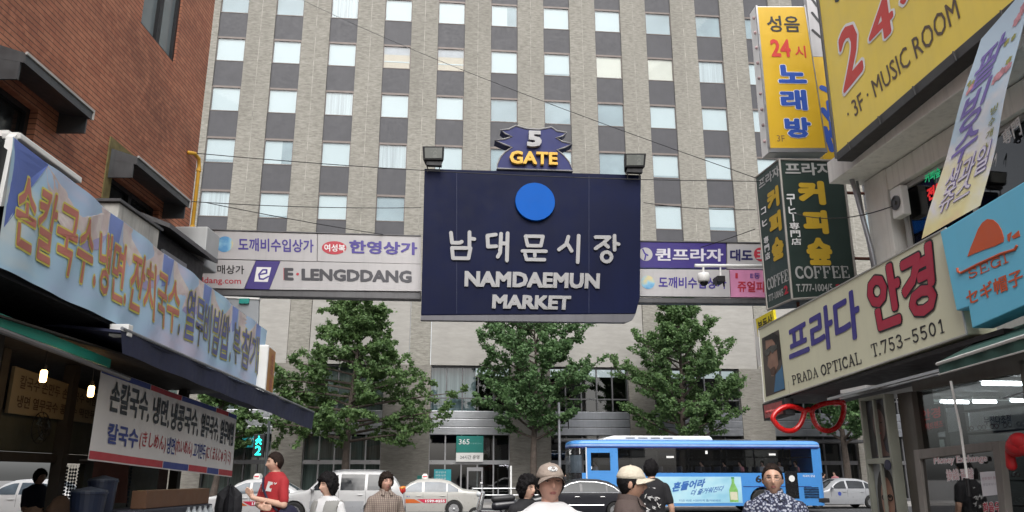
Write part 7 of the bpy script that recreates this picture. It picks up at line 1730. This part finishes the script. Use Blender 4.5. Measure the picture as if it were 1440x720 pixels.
person('person with short dark hair in a brown checked shirt in front of the SUV', 543, 10.0, 1.605, 24, 6, 0, 'ruddy', hair='full', hthick=.024, curl=.014, hairm=hair_br, topm=pl_m, legm=dgrey, sleeve=1.7, collar=pl_m, fem=.5)
person('woman with bushy black hair in a pale grey vest over a white T-shirt, looking left', 463, 8.9, 1.57, -28, -18, 0, 'fair', hair='curly', hthick=.050, curl=.018, topm=white_t, legm=dgrey, sleeve=.7, extra=x_vest, fem=1., wide=1.0)
person('man in a red football shirt with folded arms and a dark bag on his hip', 387, 10.9, 1.87, -40, -28, 4, 'fair', hair='short', hthick=.015, hairm=hair_br, topm=red_t, legm=khaki, sleeve=.8, pose='crossed', extra=x_red)
person('woman with curly black hair and glasses wearing a black top', 741, 8.5, 1.545, 30, 16, 0, 'fair', hair='curly', hthick=.052, curl=.022, specs=True, topm=black_t, legm=dgrey, sleeve=.6, extra=x_lanyard, fem=1., wide=.98)
person('dark haired person in dark clothes sitting inside the restaurant at the far left', 60, 13.0, 1.66, 60, 10, 0, 'deep', hair='full', hthick=.028, curl=.01, topm=cloth('navy_jersey', (.02, .02, .04)), legm=dgrey, pose='seated', X=-7.45, z0=.42, sleeve=.8)
o = thing('stool', 'dark wooden stool under the person sitting in the restaurant', 'stool', (-7.45, 13.0, 0)); obj('seat', MB().lathe((-7.45, 13.03, .78), (0, 0, 1), [(.19, 0), (.2, .02), (.2, .05), (.17, .065)], 24), dwood, o)
for k in range(4): a = k * math.pi / 2 + .78; obj('leg', MB().tube([V(-7.45 + .13 * math.cos(a), 13.03 + .13 * math.sin(a), .78), V(-7.45 + .18 * math.cos(a), 13.03 + .18 * math.sin(a), 0)], .016, 8), dwood, o)
# passengers, driver and pedestrians across the street
def mini(label, p, yaw, shirt, group=None, H=1.7, stand=False):
    t = thing('person', label, 'person', p, group); RZ = Matrix.Rotation(R(yaw), 3, 'Z'); z0 = 0 if stand else -.80; f = H / 1.72
    W_ = lambda mb: (setattr(mb, 'v', [tuple(Vector(p) + RZ @ (V(q[0], q[1], q[2] + z0) * f)) for q in mb.v]), mb)[1]
    b = torso_mb(); b.cap(V(0, .014, 1.41), V(0, 0, 1.56), .055, .05, 12); b.ell(V(0, -.012, 1.602), None, 24, 18, fn=headfn)
    for sg in (1, -1):
        b.cap(V(.18 * sg, .01, 1.37), V(.24 * sg, -.02, 1.1), .05, .04, 10); b.cap(V(.24 * sg, -.02, 1.1), V(.16 * sg, -.26, 1.06), .04, .03, 10); hand(b, V(.16 * sg, -.26, 1.06), V(-.1 * sg, -1, 0), V(-sg, 0, .5))
        if stand: b.cap(V(.09 * sg, 0, .9), V(.1 * sg, 0, .49), .08, .055, 10); b.cap(V(.1 * sg, 0, .49), V(.1 * sg, .02, .08), .055, .04, 10); b.cap(V(.1 * sg, .03, .045), V(.1 * sg, -.13, .035), .042, .03, 8)
        else: b.cap(V(.09 * sg, 0, .9), V(.1 * sg, -.42, .92), .08, .055, 10); b.cap(V(.1 * sg, -.42, .92), V(.1 * sg, -.40, .50), .055, .04, 10); b.cap(V(.1 * sg, -.38, .46), V(.1 * sg, -.53, .45), .042, .03, 8)
    obj('body', W_(remesh(b, .018, 2)), skin_t['fair'], t, smooth=True)
    hl = HLINE['full']; xs_ = [q[0] for q in hl]; ys_ = [q[1] for q in hl]
    hf = lambda d: headfn(d) + d * (.022 if d.z > np.interp(d.y, xs_, ys_) else -.02)
    obj('hair', W_(MB().ell((0, -.012, 1.602), None, 28, 20, fn=hf)), hair_b, t, smooth=True)
    s_ = torso_mb(.014, .82, 1.45)
    for sg in (1, -1): s_.cap(V(.18 * sg, .01, 1.37), V(.235 * sg, -.01, 1.14), .062, .055, 10)
    obj('shirt', W_(remesh(s_, .02, 2)), shirt, t, smooth=True)
    l_ = torso_mb(.012, .8, .96)
    for sg in (1, -1):
        if stand: l_.cap(V(.09 * sg, 0, .9), V(.1 * sg, 0, .49), .095, .07, 10); l_.cap(V(.1 * sg, 0, .49), V(.1 * sg, .02, .1), .07, .055, 10)
        else: l_.cap(V(.09 * sg, 0, .9), V(.1 * sg, -.42, .92), .09, .068, 10); l_.cap(V(.1 * sg, -.42, .92), V(.1 * sg, -.40, .55), .066, .055, 10)
    obj('trousers', W_(remesh(l_, .02, 2)), dgrey, t, smooth=True)
pale = cloth('pale_shirt', (.55, .55, .56)); pinks = cloth('pink_shirt', (.55, .22, .25)); darks = cloth('dark_shirt', (.03, .03, .04))
for a, c, sh, yaw, lb_ in ((1.15, .35, pale, -90, 'bus driver in a pale shirt behind the small front side window'), (5.75, .62, darks, -80, 'passenger in dark clothes near the middle of the bus, above the advert lettering'), (6.75, .62, darks, -95, 'passenger in dark clothes above the bottle on the bus advert'), (7.45, .62, pinks, -70, 'passenger in pink seated just ahead of the rear wheel of the bus'), (8.45, .62, pale, -60, 'passenger in a pale shirt seated above the rear wheel of the bus'), (9.25, .55, pale, -40, 'passenger in a pale shirt seated near the back of the bus'), (9.95, .62, pinks, -80, 'passenger in pink on the rearmost seat of the bus')):
    mini(lb_, bf.pt(a, 1.38, c), yaw + 5.4, sh, 'people inside the bus', H=1.6)
mini('pink shirted pedestrian on the far pavement, above the roof of the silver saloon', SP(sx(1174, d=44.6), 44.6, .13), -60, pinks, 'pedestrians across the street', stand=True)
mini('pedestrian in dark clothes on the far pavement, between the bus tail and the silver saloon', SP(sx(1158, d=44.9), 44.9, .13), 70, darks, 'pedestrians across the street', H=1.62, stand=True)
mini('dark clothed pedestrian standing just ahead of the bus front', SP(sx(796, d=44.5), 44.5, .13), 60, darks, 'pedestrians across the street', H=1.7, stand=True)
